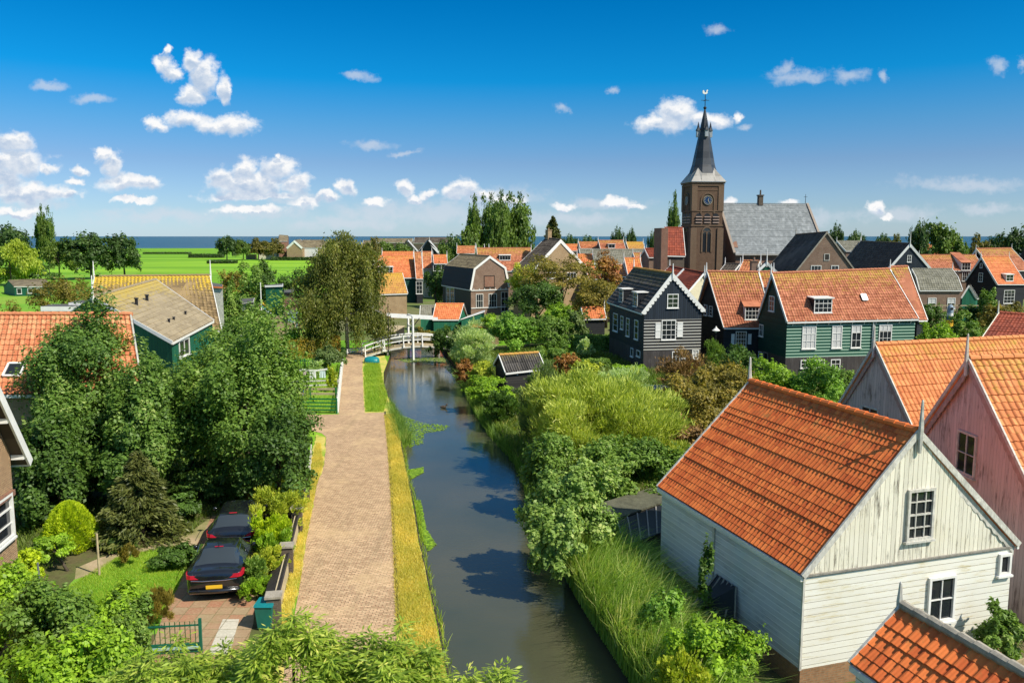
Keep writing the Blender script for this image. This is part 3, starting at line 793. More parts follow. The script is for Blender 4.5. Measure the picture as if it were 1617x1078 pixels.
def tree(name, label, cx, ytop, ybot, wpx, D, mat, n=9000, size=.2, seed=1, style='broad', ncl=30, depth=1., cat='tree', group=None, bark=None, trunk_r=.16, aspect=.6, tx=None, ground=0., k=7, **kw):
    """crown spans photo rows ytop..ybot and wpx columns at distance D; trunk stands on the ground"""
    zt, zb = pt(cx, ytop, D).z, pt(cx, ybot, D).z; c = pt(cx, (ytop + ybot) / 2, D)
    rx = wpx / 2 * D / FPX; rz = (zt - zb) / 2; ry = rx * depth
    bx = c.x if tx is None else pt(tx, 500, D).x
    rt = root(name, (bx, D, ground), label, cat, group)
    cen = (c.x, D, (zt + zb) / 2)
    Q, rnd, cc = foliage(cen, (rx * .92, ry * .92, rz * .92), n, size, seed, style, int(ncl * 2), aspect, **kw)
    quads_mesh('crown', Q, rnd, mat, rt)
    rng = np.random.RandomState(seed + 5); mb = MB()
    limbs(mb, (bx, D, ground - .1), (c.x, D, cen[2] + rz * .55), cc, trunk_r, rng, k)
    mb.build('trunk', bark or BARK, rt, True)
    return rt
def shrub(name, label, cx, ytop, ybot, wpx, D, mat, n=4000, size=.12, seed=1, style='broad', ncl=18, depth=.9, group=None, cat='shrub', aspect=.6, toground=True, **kw):
    zt = pt(cx, ytop, D).z; zb = max(0., pt(cx, ybot, D).z) if not toground else 0.
    c = pt(cx, (ytop + ybot) / 2, D); rx = wpx / 2 * D / FPX
    rz = (zt - zb) / 2
    Q, rnd, cc = foliage((c.x, D, (zt + zb) / 2), (rx * .97, rx * .97 * depth, rz * .93), n, size * 1.12, seed, style, int(ncl * 1.8), aspect, bottom=.7, **kw)
    return quads_mesh(name, Q, rnd, mat, None, label=label, cat=cat, group=group)
def hedge(label, a, b, h, wd, mat, n=6000, size=.09, seed=1, name='hedge', group=None, top=1.):
    a, b = V3(a), V3(b); d = (b - a); d.z = 0; L = d.length; d.normalize(); s_ = Vector((-d.y, d.x, 0))
    rng = np.random.RandomState(seed); f = rng.choice(4, n, p=[.4, .25, .25, .1]); u = rng.uniform(-.5, .5, n); v = rng.uniform(-.5, .5, n); w_ = rng.uniform(0, 1, n)
    lx = np.where(f == 3, np.sign(u) * L / 2, u * L); ly = np.where(f == 1, -wd / 2, np.where(f == 2, wd / 2, v * wd)); lz = np.where(f == 0, h, w_ * h)
    nx = np.where(f == 3, np.sign(u), 0.); ny = np.where(f == 1, -1., np.where(f == 2, 1., 0.)); nz = np.where(f == 0, 1., 0.)
    wob = .06 * np.sin(lx * 2.3 + seed) + .05 * np.sin(lx * 5.1)
    lz = lz + np.where(f == 0, wob, 0); ly = ly + np.where(f != 0, wob * np.sign(ly), 0)
    rr = rng.normal(size=(n, 3)) * .035; mid = (a + b) / 2
    D_, S_ = np.array(d), np.array(s_)
    P = np.array([mid.x, mid.y, a.z]) + lx[:, None] * D_ + ly[:, None] * S_ + np.stack([np.zeros(n), np.zeros(n), lz], 1) + rr
    N = nx[:, None] * D_ + ny[:, None] * S_ + np.stack([np.zeros(n), np.zeros(n), nz], 1)
    Q = make_leaves(P, N, size, rng)
    rnd = .3 * (.5 + .5 * np.sin(lx * 3 + ly * 4)) + .7 * rng.uniform(0, 1, n)
    # a twiggy core so the hedge is not see-through
    q = []
    I = .06
    for k in range(max(2, int(L / .5))):
        for (yy, zz, hh) in ((-wd / 2 + I, 0, h - I), (wd / 2 - I, 0, h - I)):
            x0, x1 = -L / 2 + L * k / max(2, int(L / .5)) + .02, -L / 2 + L * (k + 1) / max(2, int(L / .5))
            q.append([mid + d * x0 + s_ * yy, mid + d * x1 + s_ * yy, mid + d * x1 + s_ * yy + Vector((0, 0, hh)), mid + d * x0 + s_ * yy + Vector((0, 0, hh))])
        q.append([mid + d * x0 + s_ * (-wd / 2 + I) + Vector((0, 0, h - I)), mid + d * x1 + s_ * (-wd / 2 + I) + Vector((0, 0, h - I)), mid + d * x1 + s_ * (wd / 2 - I) + Vector((0, 0, h - I)), mid + d * x0 + s_ * (wd / 2 - I) + Vector((0, 0, h - I))])
    q = np.array([[list(p) for p in f_] for f_ in q]); q[..., 2] += a.z - mid.z
    Q = np.concatenate([Q, q]); rnd = np.concatenate([rnd, np.full(len(q), .05)])
    return quads_mesh(name, Q, rnd, mat, None, label=label, cat='hedge', group=group)
def inpoly(P, poly):
    x, y = P[:, 0], P[:, 1]; ins = np.zeros(len(P), bool); n = len(poly)
    for i in range(n):
        x0, y0 = poly[i][:2]; x1, y1 = poly[(i + 1) % n][:2]
        c = ((y0 > y) != (y1 > y)) & (x < (x1 - x0) * (y - y0) / (y1 - y0 + 1e-12) + x0); ins ^= c
    return ins
def scatter(poly, n, rng):
    poly = [tuple(p)[:2] for p in poly]; a = np.array(poly); lo, hi = a.min(0), a.max(0); out = []
    tot = 0
    while tot < n:
        p = rng.uniform(lo, hi, (n, 2)); p = p[inpoly(p, poly)]; out.append(p); tot += len(p)
    return np.concatenate(out)[:n]
def blades(name, poly, n, h, wdt, mat, seed, z=0., lean=(0, 0), bend=.5, segs=2, tip=True, hvar=.35, **props):
    rng = np.random.RandomState(seed); p = scatter(poly, n, rng); n = len(p)
    H = h * rng.uniform(1 - hvar, 1 + hvar, n); a = rng.uniform(0, 2 * np.pi, n)
    dx = np.cos(a) * bend * rng.uniform(.2, 1, n) + lean[0]; dy = np.sin(a) * bend * rng.uniform(.2, 1, n) + lean[1]
    s = rng.uniform(0, np.pi, n); sx, sy = np.cos(s) * wdt / 2, np.sin(s) * wdt / 2
    Q = []; pr = np.stack([p[:, 0], p[:, 1], np.full(n, z)], 1); w0 = 1.
    for k in range(segs):
        t = (k + 1) / segs; q = np.stack([p[:, 0] + dx * H * t * t, p[:, 1] + dy * H * t * t, z + H * (t - .18 * t * t * np.hypot(dx, dy))], 1)
        w1 = 1 - t * .85; S_ = np.stack([sx, sy, np.zeros(n)], 1)
        Q.append(np.stack([pr - S_ * w0, pr + S_ * w0, q + S_ * w1, q - S_ * w1], 1)); pr, w0 = q, w1
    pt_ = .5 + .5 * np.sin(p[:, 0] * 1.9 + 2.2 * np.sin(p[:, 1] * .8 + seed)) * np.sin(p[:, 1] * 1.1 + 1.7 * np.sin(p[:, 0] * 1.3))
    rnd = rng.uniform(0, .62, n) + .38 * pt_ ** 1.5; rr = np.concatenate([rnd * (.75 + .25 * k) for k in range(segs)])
    return quads_mesh(name, np.concatenate(Q), rr, mat, None, **props)

def egg(name, label, cx, ytop, wpx, D, mat, n, size, seed, cat='shrub'):
    """a dense clipped-looking egg of upright sprays"""
    c = pt(cx, ytop, D); h = c.z; r0 = wpx / 2 * D / FPX; rng = np.random.RandomState(seed)
    t = rng.uniform(0, 1, n); a = rng.uniform(0, 6.283, n)
    prof = r0 * np.sqrt(np.clip(np.sin(np.pi * np.clip(t * .93 + .07, 0, 1) ** .62), .0, 1)) * (1 + .07 * np.sin(a * 7 + t * 9) + .05 * np.sin(a * 13 - t * 17)) * rng.uniform(.82, 1.03, n)
    P = np.stack([c.x + np.cos(a) * prof, D + np.sin(a) * prof, .05 + t * h * .98], 1); N = unit(np.stack([np.cos(a), np.sin(a), (t - .35) * 1.6], 1))
    f = .5 + .5 * np.sin(a * 7 + t * 9); return quads_mesh(name, make_leaves(P, N, size, rng, .3, 'up'), .3 * f + .7 * rng.uniform(0, 1, n), mat, None, label=label, cat=cat)
def ragged(pts, amp, step=.45):
    rng = random.Random(len(pts)); out = []
    for a, b in zip(pts, pts[1:] + pts[:1]):
        a, b = Vector((a[0], a[1])), Vector((b[0], b[1])); L = (b - a).length; n = max(1, min(60, int(L / step)))
        t = (b - a).normalized() if L > 1e-6 else Vector((1, 0)); m = Vector((-t.y, t.x))
        for k in range(n): p = a + (b - a) * k / n + m * rng.uniform(-amp, amp) * (1 if k else .3); out.append((p.x, p.y))
    return out
# ================================================================ THE SETTING
def sheet(name, pts, mat, z=0., kind='structure', rag=0., **kw):
    if rag: pts = ragged(pts, rag)
    mb = MB(); P = [Vector((p[0], p[1], z)) for p in pts]
    mb.face(P, [(p.x, p.y) for p in P]); return mb.build(name, mat, None, kind=kind, **kw)
ZW = -.55
Lpx = [(618,535),(617,548),(616,560),(612,572),(606,588),(606,606),(612,625),(620,640),(625,660),(629,682),(634,706),(637,730),(641,752),(647,770),(653,800),(658,837),(664,870),(672,905),(681,945),(690,985),(699,1030),(708,1078),(716,1120),(726,1200),(740,1320),(760,1500)]
Rpx = [(690,535),(694,548),(704,560),(716,580),(728,596),(738,612),(748,632),(758,652),(772,672),(785,690),(806,712),(826,735),(838,760),(846,785),(853,810),(860,835),(872,862),(890,884),(915,910),(942,945),(972,985),(1005,1030),(1040,1078),(1075,1120),(1130,1200),(1215,1320),(1330,1500)]
LB = [at(*p) for p in Lpx]; RB = [at(p[0], p[1], ZW) for p in Rpx]
YS = [p.y for p in LB]
def interp_x(arr, y):
    ys = np.array([p.y for p in arr])[::-1]; xs = np.array([p.x for p in arr])[::-1]; return float(np.interp(y, ys, xs))
ycanal = LB[0].y
rowsY = [-40., 0., 6.] + sorted(set([round(p.y, 2) for p in LB if 8 < p.y < ycanal] + [round(ycanal, 2)]))
mb = MB(); bk = MB(); wt = MB()
for y0, y1 in zip(rowsY, rowsY[1:]):
    l0, l1, r0, r1 = interp_x(LB, y0), interp_x(LB, y1), interp_x(RB, y0), interp_x(RB, y1)
    for a, b, c, d in (((-900, y0), (l0, y0), (l1, y1), (-900, y1)), ((r0, y0), (900, y0), (900, y1), (r1, y1))):
        P = [Vector((*q, 0)) for q in (a, b, c, d)]; mb.face(P, [(p.x, p.y) for p in P])
    for (xa, xb, sg) in ((l0, l1, 1), (r0, r1, -1)):
        p, q = Vector((xa, y0, 0)), Vector((xb, y1, 0)); dn = Vector((sg * .12, 0, -1.5))
        bk.face([p, q, q + dn, p + dn] if sg > 0 else [q, p, p + dn, q + dn])
    P = [Vector((l0 - .3, y0, ZW)), Vector((r0 + .3, y0, ZW)), Vector((r1 + .3, y1, ZW)), Vector((l1 - .3, y1, ZW))]; wt.face(P, [(p.x, p.y) for p in P])
P = [Vector(q) for q in ((-900, ycanal, 0), (900, ycanal, 0), (900, 835, 0), (-900, 835, 0))]; mb.face(P, [(p.x, p.y) for p in P])
l0, r0 = interp_x(LB, ycanal), interp_x(RB, ycanal)
bk.face([(l0, ycanal, 0), (r0, ycanal, 0), (r0, ycanal, -1.5), (l0, ycanal, -1.5)])
mb.build('ground', G_FIELD, None, kind='structure')
bk.build('canal_bank', G_BANK, None, kind='structure')
# water: dark, still, slightly rippled; murky brown-green where one looks down into it
WATER, t, p = newmat('canal_water', .05, .5)
g = geo(t); p.inputs['IOR'].default_value = 1.5
t.put(p.inputs['Base Color'], t.mix(t.mapr(t.noise(g, .12, 4), .35, .65), (.052, .060, .036), (.085, .080, .044)))
n_ = t.math('ADD', t.math('MULTIPLY', t.noise(t.mapping(g, (1., 2.6, 1)), 3.2, 4, .6), .6), t.math('MULTIPLY', t.noise(t.mapping(g, (1., 2.0, 1)), 14., 3, .6), t.mapr(t.noise(g, .25, 3), .45, .6, .0, .35)))
addbump(t, p, n_, .30, .03)
wt.build('canal_water', WATER, None, kind='structure')
SEA, t, p = newmat('sea_water', .35, .25)
g = geo(t)
t.put(p.inputs['Base Color'], t.mix(t.mapr(t.noise(t.mapping(g, (.0006, .004, 1)), 1., 5, .6), .3, .7), (.022, .066, .088), (.040, .10, .122)))
addbump(t, p, t.noise(t.mapping(g, (1, 3, 1)), .35, 4), .5, .5)
mb = MB(); P = [Vector(q) for q in ((-40000, 835, -.8), (40000, 835, -.8), (40000, 50000, -.8), (-40000, 50000, -.8))]; mb.face(P, [(0, 0)] * 4); mb.build('sea', SEA, None, kind='structure')

# --- brick road, its narrow continuation, verges, lawns
wide = [(440,1100),(462,990),(474,920),(482,860),(491,815),(500,766),(512,733),(515,690),(508,684),(489,679),(481,655),(535,654),(576,652),(608,651),(612,688),(618,777),(622,860),(628,990),(633,1100),(645,1400),(360,1400)]
sheet('brick_road', [at(*p) for p in wide], PAVE, .012)
nar = [(535,654),(576,652),(574,630),(573,599),(572,580),(574,567),(590,560),(605,555),(600,549),(572,553),(548,560),(543,575),(540,593)]
sheet('footpath', [at(*p) for p in nar], PAVE, .016)
verge = [(608,651),(612,688),(618,777),(622,860),(628,990),(633,1100),(645,1400)]
vb = [at(*p) for p in verge] + [Vector((interp_x(LB, y) - .02, y, 0)) for y in [at(*p).y for p in verge][::-1]]
mid = [at(608,651), at(594,652), at(586,610), at(584,585), at(584,572), at(574,567), at(605,553)] + [p for p in LB[3:8]]
sheet('grass_verge', vb, G_VERGE, .017, rag=.05)
sheet('bank_grass', [at(608,651)] + [at(576,652), at(574,630), at(573,599), at(572,580), at(574,567), at(605,556)] + [p + Vector((-.02, 0, 0)) for p in LB[3:9]], G_VERGE, .009)
sheet('lawn', [at(600,649), at(577,650), at(575,610), at(574,580), at(580,573), at(597,575), at(596,600), at(600,630)], G_LAWN, .019, rag=.09)
lv = [(456,990),(474,920),(482,860),(491,815),(500,766),(512,733),(514,690),(500,686),(486,740),(484,790),(468,860),(452,930),(436,990),(420,1100),(440,1100)]
sheet('path_edge_grass', [at(*p) for p in lv], G_VERGE, .020, rag=.06)
sheet('garden_soil', [at(*p) for p in [(-400,1500),(430,1300),(455,985),(484,800),(486,690),(440,640),(300,640),(-200,700),(-900,900)]], G_SOIL, .004)
sheet('front_lawn', [at(*p) for p in [(130,905),(185,880),(240,868),(300,862),(312,872),(290,912),(274,948),(250,1000),(120,1010),(80,950)]], G_LAWN, .012, rag=.08)
sheet('garden_path', [at(*p) for p in [(120,897),(160,880),(230,862),(290,845),(330,820),(345,828),(310,862),(240,868),(185,880),(150,905),(118,915)]], G_GRAVEL, .016)
sheet('driveway', [at(*p) for p in [(225,1062),(262,960),(282,925),(305,870),(335,815),(400,808),(415,850),(405,930),(400,985),(375,1062)]], DRIVE, .018)
sheet('slab_strip', [at(*p) for p in [(328,1034),(352,978),(378,978),(362,1034)]], SLABS, .024)
sheet('right_garden_soil', [Vector((interp_x(RB, y) + .05, y, 0)) for y in (10, 16, 22, 30, 40, 50, 60, 70, 80, 88)] + [Vector((12, 96, 0)), Vector((70, 105, 0)), Vector((60, 60, 0)), Vector((30, 20, 0)), Vector((24, 10, 0))], G_SOIL, .005)
sheet('village_ground', [Vector(p) for p in ((-34, 95, 0), (120, 95, 0), (150, 250, 0), (-40, 250, 0))], ground_mat('village_yards', (.10, .12, .04), (.20, .19, .09), (.10, .18, .03), .3, 3.), .009)
sheet('yard_ground', [at(*p) for p in [(330,540),(525,540),(600,505),(640,470),(500,462),(350,470)]], G_GRAVEL, .007)
sheet('green_garden', [at(*p) for p in [(478,650),(535,652),(541,575),(440,575),(420,620)]], G_LAWN, .011)
sheet('back_lawn', [at(*p) for p in [(840,568),(935,560),(960,548),(900,541),(838,548)]], G_LAWN, .010)
sheet('side_lawn', [at(*p) for p in [(985,612),(1065,612),(1070,596),(985,596)]], G_LAWN, .012)
sheet('left_meadow', [at(*p) for p in [(-60,560),(160,560),(170,440),(225,430),(-60,440)]], G_LAWN, .006)
# kerb of granite blocks along the road
mb = MB(); kp = [at(*p) for p in [(607,650),(611,688),(617.5,777),(621.5,860),(627.5,990),(632.5,1100)]]
for a, b in zip(kp, kp[1:]): mb.beam(a + Vector((.05, 0, .0)), b + Vector((.05, 0, .0)), .07, .10)
mb.build('kerb', DARKWOOD, None, kind='structure')
# wooden shoring along the left bank
mb = MB()
for i in range(6, len(LB) - 1):
    a, b = LB[i].copy(), LB[i + 1].copy(); a.x += .05; b.x += .05; a.z = b.z = -.26; mb.beam(a, b, .05, .36)
mb.build('bank_shoring', DARKWOOD, None, kind='structure')
# ================================================================ BUILDINGS
FIT = {
 'barn':[[10.88, 21.56, 6.8], [7.56, 20.44, 3.27], [14.43, 22.57, 3.31], [8.56, 29.07, 6.82], [5.14, 27.99, 3.3], [12.01, 30.13, 3.3]],
 'pink_back':[[16.28, 36.58, 7.16], [15.61, 39.07, 3.58], [17.12, 34.01, 3.58], [24.45, 39.02, 7.2], [23.7, 41.54, 3.58], [25.23, 36.47, 3.58]],
 'pink_front':[[15.57, 27.75, 7.83], [15.5, 31.15, 4.04], [15.94, 24.22, 4.03], [21.38, 28.19, 8.01], [21.18, 31.62, 4.04], [21.64, 24.69, 4.03]],
 'shed_roof':[[8.65, 17.34, 3.86], [9.89, 17.75, 2.76], [7.41, 16.92, 2.77], [10.6, 11.5, 3.86], [11.8, 11.95, 2.76], [9.32, 11.1, 2.76]],
 'green':[[23.02, 73.07, 8.72], [22.78, 76.09, 4.42], [23.51, 69.97, 4.76], [34.41, 75.36, 9.02], [34.32, 78.28, 4.55], [35.65, 71.91, 4.83]],
 'green_ext':[[36.01, 78.87, 9.06], [35.09, 82.03, 4.32], [37.43, 75.48, 4.36], [37.91, 79.19, 9.11], [36.81, 82.44, 4.35], [38.58, 76.16, 4.29]],
 'black':[[14.27, 73.33, 8.71], [11.53, 72.8, 5.25], [17.34, 73.79, 5.39], [12.49, 84.43, 8.79], [9.73, 83.92, 5.39], [15.39, 84.93, 5.36]],
 'smallshed':[[-1.0, 62.53, 2.94], [-1.42, 63.81, 2.05], [-0.5, 61.24, 1.82], [2.05, 63.63, 2.98], [1.6, 64.9, 2.0], [2.5, 62.37, 1.98]],
 'gamb':[[-3.41, 127.41, 8.94], [-6.38, 125.83, 3.89], [-0.37, 128.98, 4.13], [-8.63, 137.36, 9.03], [-11.59, 135.8, 4.06], [-5.66, 138.93, 4.07]],
 'O1':[[-25.7, 150.21, 8.35], [-26.64, 153.3, 4.55], [-24.75, 147.11, 4.6], [-18.26, 152.48, 8.53], [-19.21, 155.57, 4.64], [-17.32, 149.38, 4.6]],
 'O1b':[[-20.48, 122.09, 6.33], [-21.49, 124.48, 3.6], [-19.45, 119.7, 3.65], [-16.48, 123.8, 6.53], [-17.47, 126.19, 3.7], [-15.4, 121.41, 3.66]],
 'blkR':[[79.9, 140.83, 8.5], [79.3, 144.27, 4.3], [80.84, 137.21, 4.09], [85.28, 142.07, 8.47], [84.63, 145.53, 4.22], [86.32, 138.38, 4.02]],
 'beige':[[7.36, 125.33, 11.47], [2.76, 122.1, 6.8], [12.05, 128.56, 6.72], [5.26, 128.86, 11.71], [-0.05, 125.65, 6.74], [9.7, 132.11, 6.73]],
 'L3':[[-35.43, 70.08, 8.58], [-37.68, 74.18, 4.07], [-33.17, 65.99, 4.04], [-27.32, 74.53, 8.48], [-29.55, 78.64, 4.01], [-25.01, 70.46, 4.05]],
}
# --- white barn in front
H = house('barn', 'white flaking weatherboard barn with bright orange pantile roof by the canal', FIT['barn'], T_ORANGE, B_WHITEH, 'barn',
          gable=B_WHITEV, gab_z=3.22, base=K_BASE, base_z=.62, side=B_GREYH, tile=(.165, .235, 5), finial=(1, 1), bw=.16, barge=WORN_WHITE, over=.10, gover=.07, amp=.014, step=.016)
window(H, 'A', (1428, 771, 1475, 851), 3, 4, frame=WORN_WHITE, depth=.08)
window(H, 'A', (1461, 909, 1508, 980), 2, 2, frame=WHITE, depth=.08)
window(H, 'A', (1574, 873, 1595, 906), 1, 1, frame=WHITE, depth=.08)
pl = H.faces[1]; p_, t_, n_ = pl
mb = MB(); q = hit(pl, 1128, 855); u = (q - p_).dot(t_); P = lambda u, z, d: Vector((p_.x + t_.x * u + n_.x * d, p_.y + t_.y * u + n_.y * d, z))
mb.beam(P(u, .6, .03), P(u, 3.2, .03), .1, .05, n_); mb.build('cover_strip', WORN_WHITE, H.root)
mb = MB(); a, b = P(-.02, .62, .03), P(-.02, 3.24, .03); mb.beam(a, b, .06, .06, n_); mb.build('corner_board', WORN_WHITE, H.root)
p2, t2, n2 = H.faces['A']; mb = MB(); L = (H.WA[-1] - H.WA[0]).xy.length
mb.beam(H.WA[0] + n2 * .03 + Vector((0, 0, 3.22 - H.WA[0].z)), H.WA[-1] + n2 * .03 + Vector((0, 0, 3.22 - H.WA[-1].z)), .06, .05); mb.build('drip_board', GREYWOOD, H.root)
wavy(H, 2, n2, WORN_WHITE)
# lean-to against the barn's canal side
a = P(2.05, 0, 0); BR = H
def leanto(name, label, q, mat, wallm, seam=True, t=.07, cat='lean-to', legs=True):
    q = [V3(x) for x in q]; c = sum(q, Vector()) / 4; c.z = 0
    r = root(name, c, label, cat)
    MB().slab(q, t).build('roof', mat, r)
    if seam:
        mb = MB(); n = (q[1] - q[0]).cross(q[3] - q[0]).normalized(); n = n if n.z > 0 else -n
        for k in range(6):
            f = k / 5; mb.beam(lerp(q[0], q[1], f) + n * .02, lerp(q[3], q[2], f) + n * .02, .05, .04, n)
        mb.build('batten', GREYWOOD, r)
    mb = MB(); g = -.1
    for a_, b_ in ((q[0], q[1]), (q[1], q[2]), (q[3], q[0])):
        i1, i2 = lerp(a_, (q[0] + q[2]) / 2, .08), lerp(b_, (q[0] + q[2]) / 2, .08)
        mb.face([Vector((i1.x, i1.y, g)), Vector((i2.x, i2.y, g)), Vector((i2.x, i2.y, i2.z - t - .01)), Vector((i1.x, i1.y, i1.z - t - .01))])
    mb.build('wall', wallm, r); return r
leanto('lean_to', 'low lean-to with black sloping felt roof against the grey long side of the barn', [at(1086, 966, .8), at(1160, 976, .8), hit(pl, 1164, 926) + n_ * .04, hit(pl, 1134, 906) + n_ * .04], BLACKTAR, DARKWOOD)
# low decked sheds between barn and shrubs
leanto('low_shed', 'low shed with flat black roof at the far corner of the barn', [at(985, 862, 1.0), at(1050, 838, 1.0), at(1050, 795, 1.15), at(975, 822, 1.15)], BLACKTAR, DARKWOOD, cat='shed')
leanto('low_shed', 'grey flat-roofed low shed with green-stained boards behind the black low roof', [at(963, 822, 1.16), at(1046, 792, 1.16), at(1046, 764, 1.25), at(940, 796, 1.25)], paint('mossy_felt', (.12, .12, .08), .9, .4, 3.), DARKWOOD, seam=False, cat='shed')
# --- pink houses
H = house('house', 'faded pink boarded house whose gable shows only the top of its window, pale orange roof', FIT['pink_back'], T_PALE, B_PINK, tile=(.23, .30, 5), finial=(1, 0), bw=.12, barge=WORN_WHITE, over=.08, gover=.06, slopes=(2,))
window(H, 'A', (1360, 642, 1389, 668), 2, 2, frame=WORN_WHITE)
PINKB = paint('faded_pink_paint', (.44, .31, .27), .6, .3, 5.)
for k in (1, 2): wavy(H, k, H.faces['A'][2], PINKB, .34)
H = house('house', 'faded pink boarded house with four-pane window, nearest behind the white barn', FIT['pink_front'], T_PALE, B_PINK, tile=(.23, .30, 5), finial=(1, 0), bw=.12, barge=WORN_WHITE, over=.08, gover=.06, slopes=(1, 2))
window(H, 'A', (1509, 682, 1545, 750), 2, 2, frame=WORN_WHITE)
for k in (1, 2): wavy(H, k, H.faces['A'][2], PINKB, .34)
# --- little tiled outhouse bottom right
H = house('outhouse', 'low outhouse with red-orange pantiles and mortared ridge at the foot of the white barn', FIT['shed_roof'], T_ORANGE, B_WHITEH, 'shed', tile=(.235, .28, 6), finial=(1, 0), fin=.55, bw=.14, barge=WORN_WHITE, over=.08, gover=.05, ridge_mat=STONE)
# --- dark red roof at the right edge
H = house('house', 'dark red pantiled house behind the pink houses, cream bargeboard on its near gable', [pt(1578, 494, 60), pt(1600, 540, 63), pt(1546, 541, 57), pt(1660, 500, 60), pt(1680, 540, 63), pt(1640, 545, 57)], T_DKRED, B_CREAM, tile=(.26, .34, 4), finial=(1, 0), barge=OFFWHITE, bw=.2)
# --- green house
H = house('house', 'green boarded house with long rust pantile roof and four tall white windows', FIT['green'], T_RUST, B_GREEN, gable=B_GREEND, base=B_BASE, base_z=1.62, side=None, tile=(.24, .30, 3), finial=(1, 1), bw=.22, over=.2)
GH = H
for b, nx, c in (((1265.5, 515, 1289, 550.6), 3, .99), ((1312.4, 514, 1330.2, 549.5), 2, .99), ((1343, 513, 1360.6, 549), 2, .35), ((1386.6, 512, 1408.6, 544.5), 3, .3)): window(H, 2, b, nx, 3, curtain=c)
for b in ((1263.5, 568, 1278.6, 581), (1284, 568, 1302, 580), (1311, 567, 1327, 582)): window(H, 2, b, 2, 2)
window(H, 'A', (1214.5, 467, 1224, 491.5), 2, 3); window(H, 'A', (1199, 512, 1206, 531), 2, 2); window(H, 'A', (1197.5, 555, 1204, 574), 2, 2)
window(H, 'A', (1205.5, 556, 1213, 578), 1, 1, name='door', frame=GREYWOOD, pane=GLASS, sill=False)
dormer(H, 2, 1299, 494, 1.7, 1.25, nx=4, ny=3, slope=.06, cheek=BLACKTAR)
def skylight(H, s, px, py, w, h, lit=WHITE):
    A0, A1, A2, B0, B1, B2 = H.P6; E, F_ = (A1, B1) if s == 1 else (A2, B2)
    n = (F_ - E).cross(A0 - E).normalized(); n = n if n.z > 0 else -n
    r = ray(px, py); o = Vector((0, 0, CAMZ)); c = o + r * ((E - o).dot(n) / r.dot(n)) + n * .09
    x = (F_ - E).normalized(); y = n.cross(x); y = y if y.z > 0 else -y
    mb = MB()
    for sgn in (-1, 1):
        mb.beam(c + x * sgn * w / 2 - y * h / 2, c + x * sgn * w / 2 + y * h / 2, .09, .09, n); mb.beam(c + y * sgn * h / 2 - x * w / 2, c + y * sgn * h / 2 + x * w / 2, .09, .088, n)
    f = mb.build('skylight', lit, H.root)
    MB().face([c - x * w / 2 - y * h / 2, c + x * w / 2 - y * h / 2, c + x * w / 2 + y * h / 2, c - x * w / 2 + y * h / 2]).build('pane', GLASS if lit is not GREYMETAL else GREYMETAL, f)
skylight(H, 2, 1364, 470, .45, .62, GREYMETAL)
mb = MB()
for k in range(11):
    f = .04 + k * .092; p = lerp(H.WA[-1], H.WB[-1], f); n = H.faces[2][2]; mb.beam(p + n * .03 + Vector((0, 0, -.55)), p + n * .26 + Vector((0, 0, -.08)), .05, .05)
mb.build('eaves_bracket', WHITE, H.root)
mb = MB(); q = hit(H.faces[2], 1377, 535); n = H.faces[2][2]; mb.tube([q + n * .08 + Vector((0, 0, -2.2)), Vector((q.x, q.y, 4.6)) + n * .08], [.06, .06], 8); mb.build('downpipe', WHITE, H.root)
H = house('house', 'narrow black boarded house with rust pantiles butting on the green house', FIT['green_ext'], T_RUST, B_BLACKP, tile=(.24, .30, 3), finial=(0, 0), bw=.22, bargeB=True)
# --- black tile house between
H = house('house', 'black boarded house with rust pantile roof between the black and the green boarded houses', [pt(1117, 429, 79), pt(1096, 500, 82.3), pt(1143, 517, 76), pt(1197, 430, 79), pt(1215, 500, 82), pt(1222, 517, 76)], T_RUST, B_BLACKP, tile=(.24, .30, 3), finial=(1, 1), over=.2, base=K_RED, base_z=.7)
window(H, 2, (1161, 523, 1179, 547.5), 4, 4); shutter(H, 2, (1154.5, 527, 1159.7, 544)); shutter(H, 2, (1181, 527, 1186.3, 543.5))
window(H, 'A', (1120, 483, 1126, 499), 1, 3); window(H, 'A', (1112, 481, 1117.5, 498), 1, 3)
dormer(H, 2, 1187, 505, 1.35, 1.25, nx=4, ny=3, slope=.45, roofm=T_RUST)
chimney(H, pt(1190, 430, 79.4), 7.8, 9.6, .6, .6, K_BROWN)
H = house('house', 'rust pantile-roofed house between the middle black house and the green gable', [pt(1199, 430, 81), pt(1205, 480, 84), pt(1214, 480, 78), pt(1220, 429, 81), pt(1226, 480, 84), pt(1232, 480, 78)], T_RUST, B_BLACKP, tile=(.24, .30, 2), finial=(0, 1), over=.2)
# --- the big black house
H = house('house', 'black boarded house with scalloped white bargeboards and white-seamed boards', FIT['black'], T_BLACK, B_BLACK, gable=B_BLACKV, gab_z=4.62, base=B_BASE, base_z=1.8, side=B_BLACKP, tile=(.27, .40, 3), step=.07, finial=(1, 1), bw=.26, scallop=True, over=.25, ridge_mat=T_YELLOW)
BH = H
window(H, 'A', (1053, 464, 1071.5, 486.3), 2, 3); window(H, 'A', (1044, 505, 1067.5, 536.5), 3, 4)
shutter(H, 'A', (1034.8, 510, 1043, 534)); shutter(H, 'A', (1069.3, 509, 1078, 532))
window(H, 'A', (1060.6, 554.5, 1074, 571.5), 2, 2); window(H, 'A', (1092.2, 552, 1103.6, 566.5), 2, 2, pane=CURT); shutter(H, 'A', (1076.2, 558.5, 1083, 567))
for b in ((968.5, 494.6, 976, 522.8), (980.3, 498.7, 985, 520), (989, 502, 994.6, 531), (1002, 505, 1008.6, 536)): window(H, 1, b, 1, 3)
for b in ((996, 549, 1000.5, 563), (1005.6, 553, 1011.6, 563)): window(H, 1, b, 1, 1)
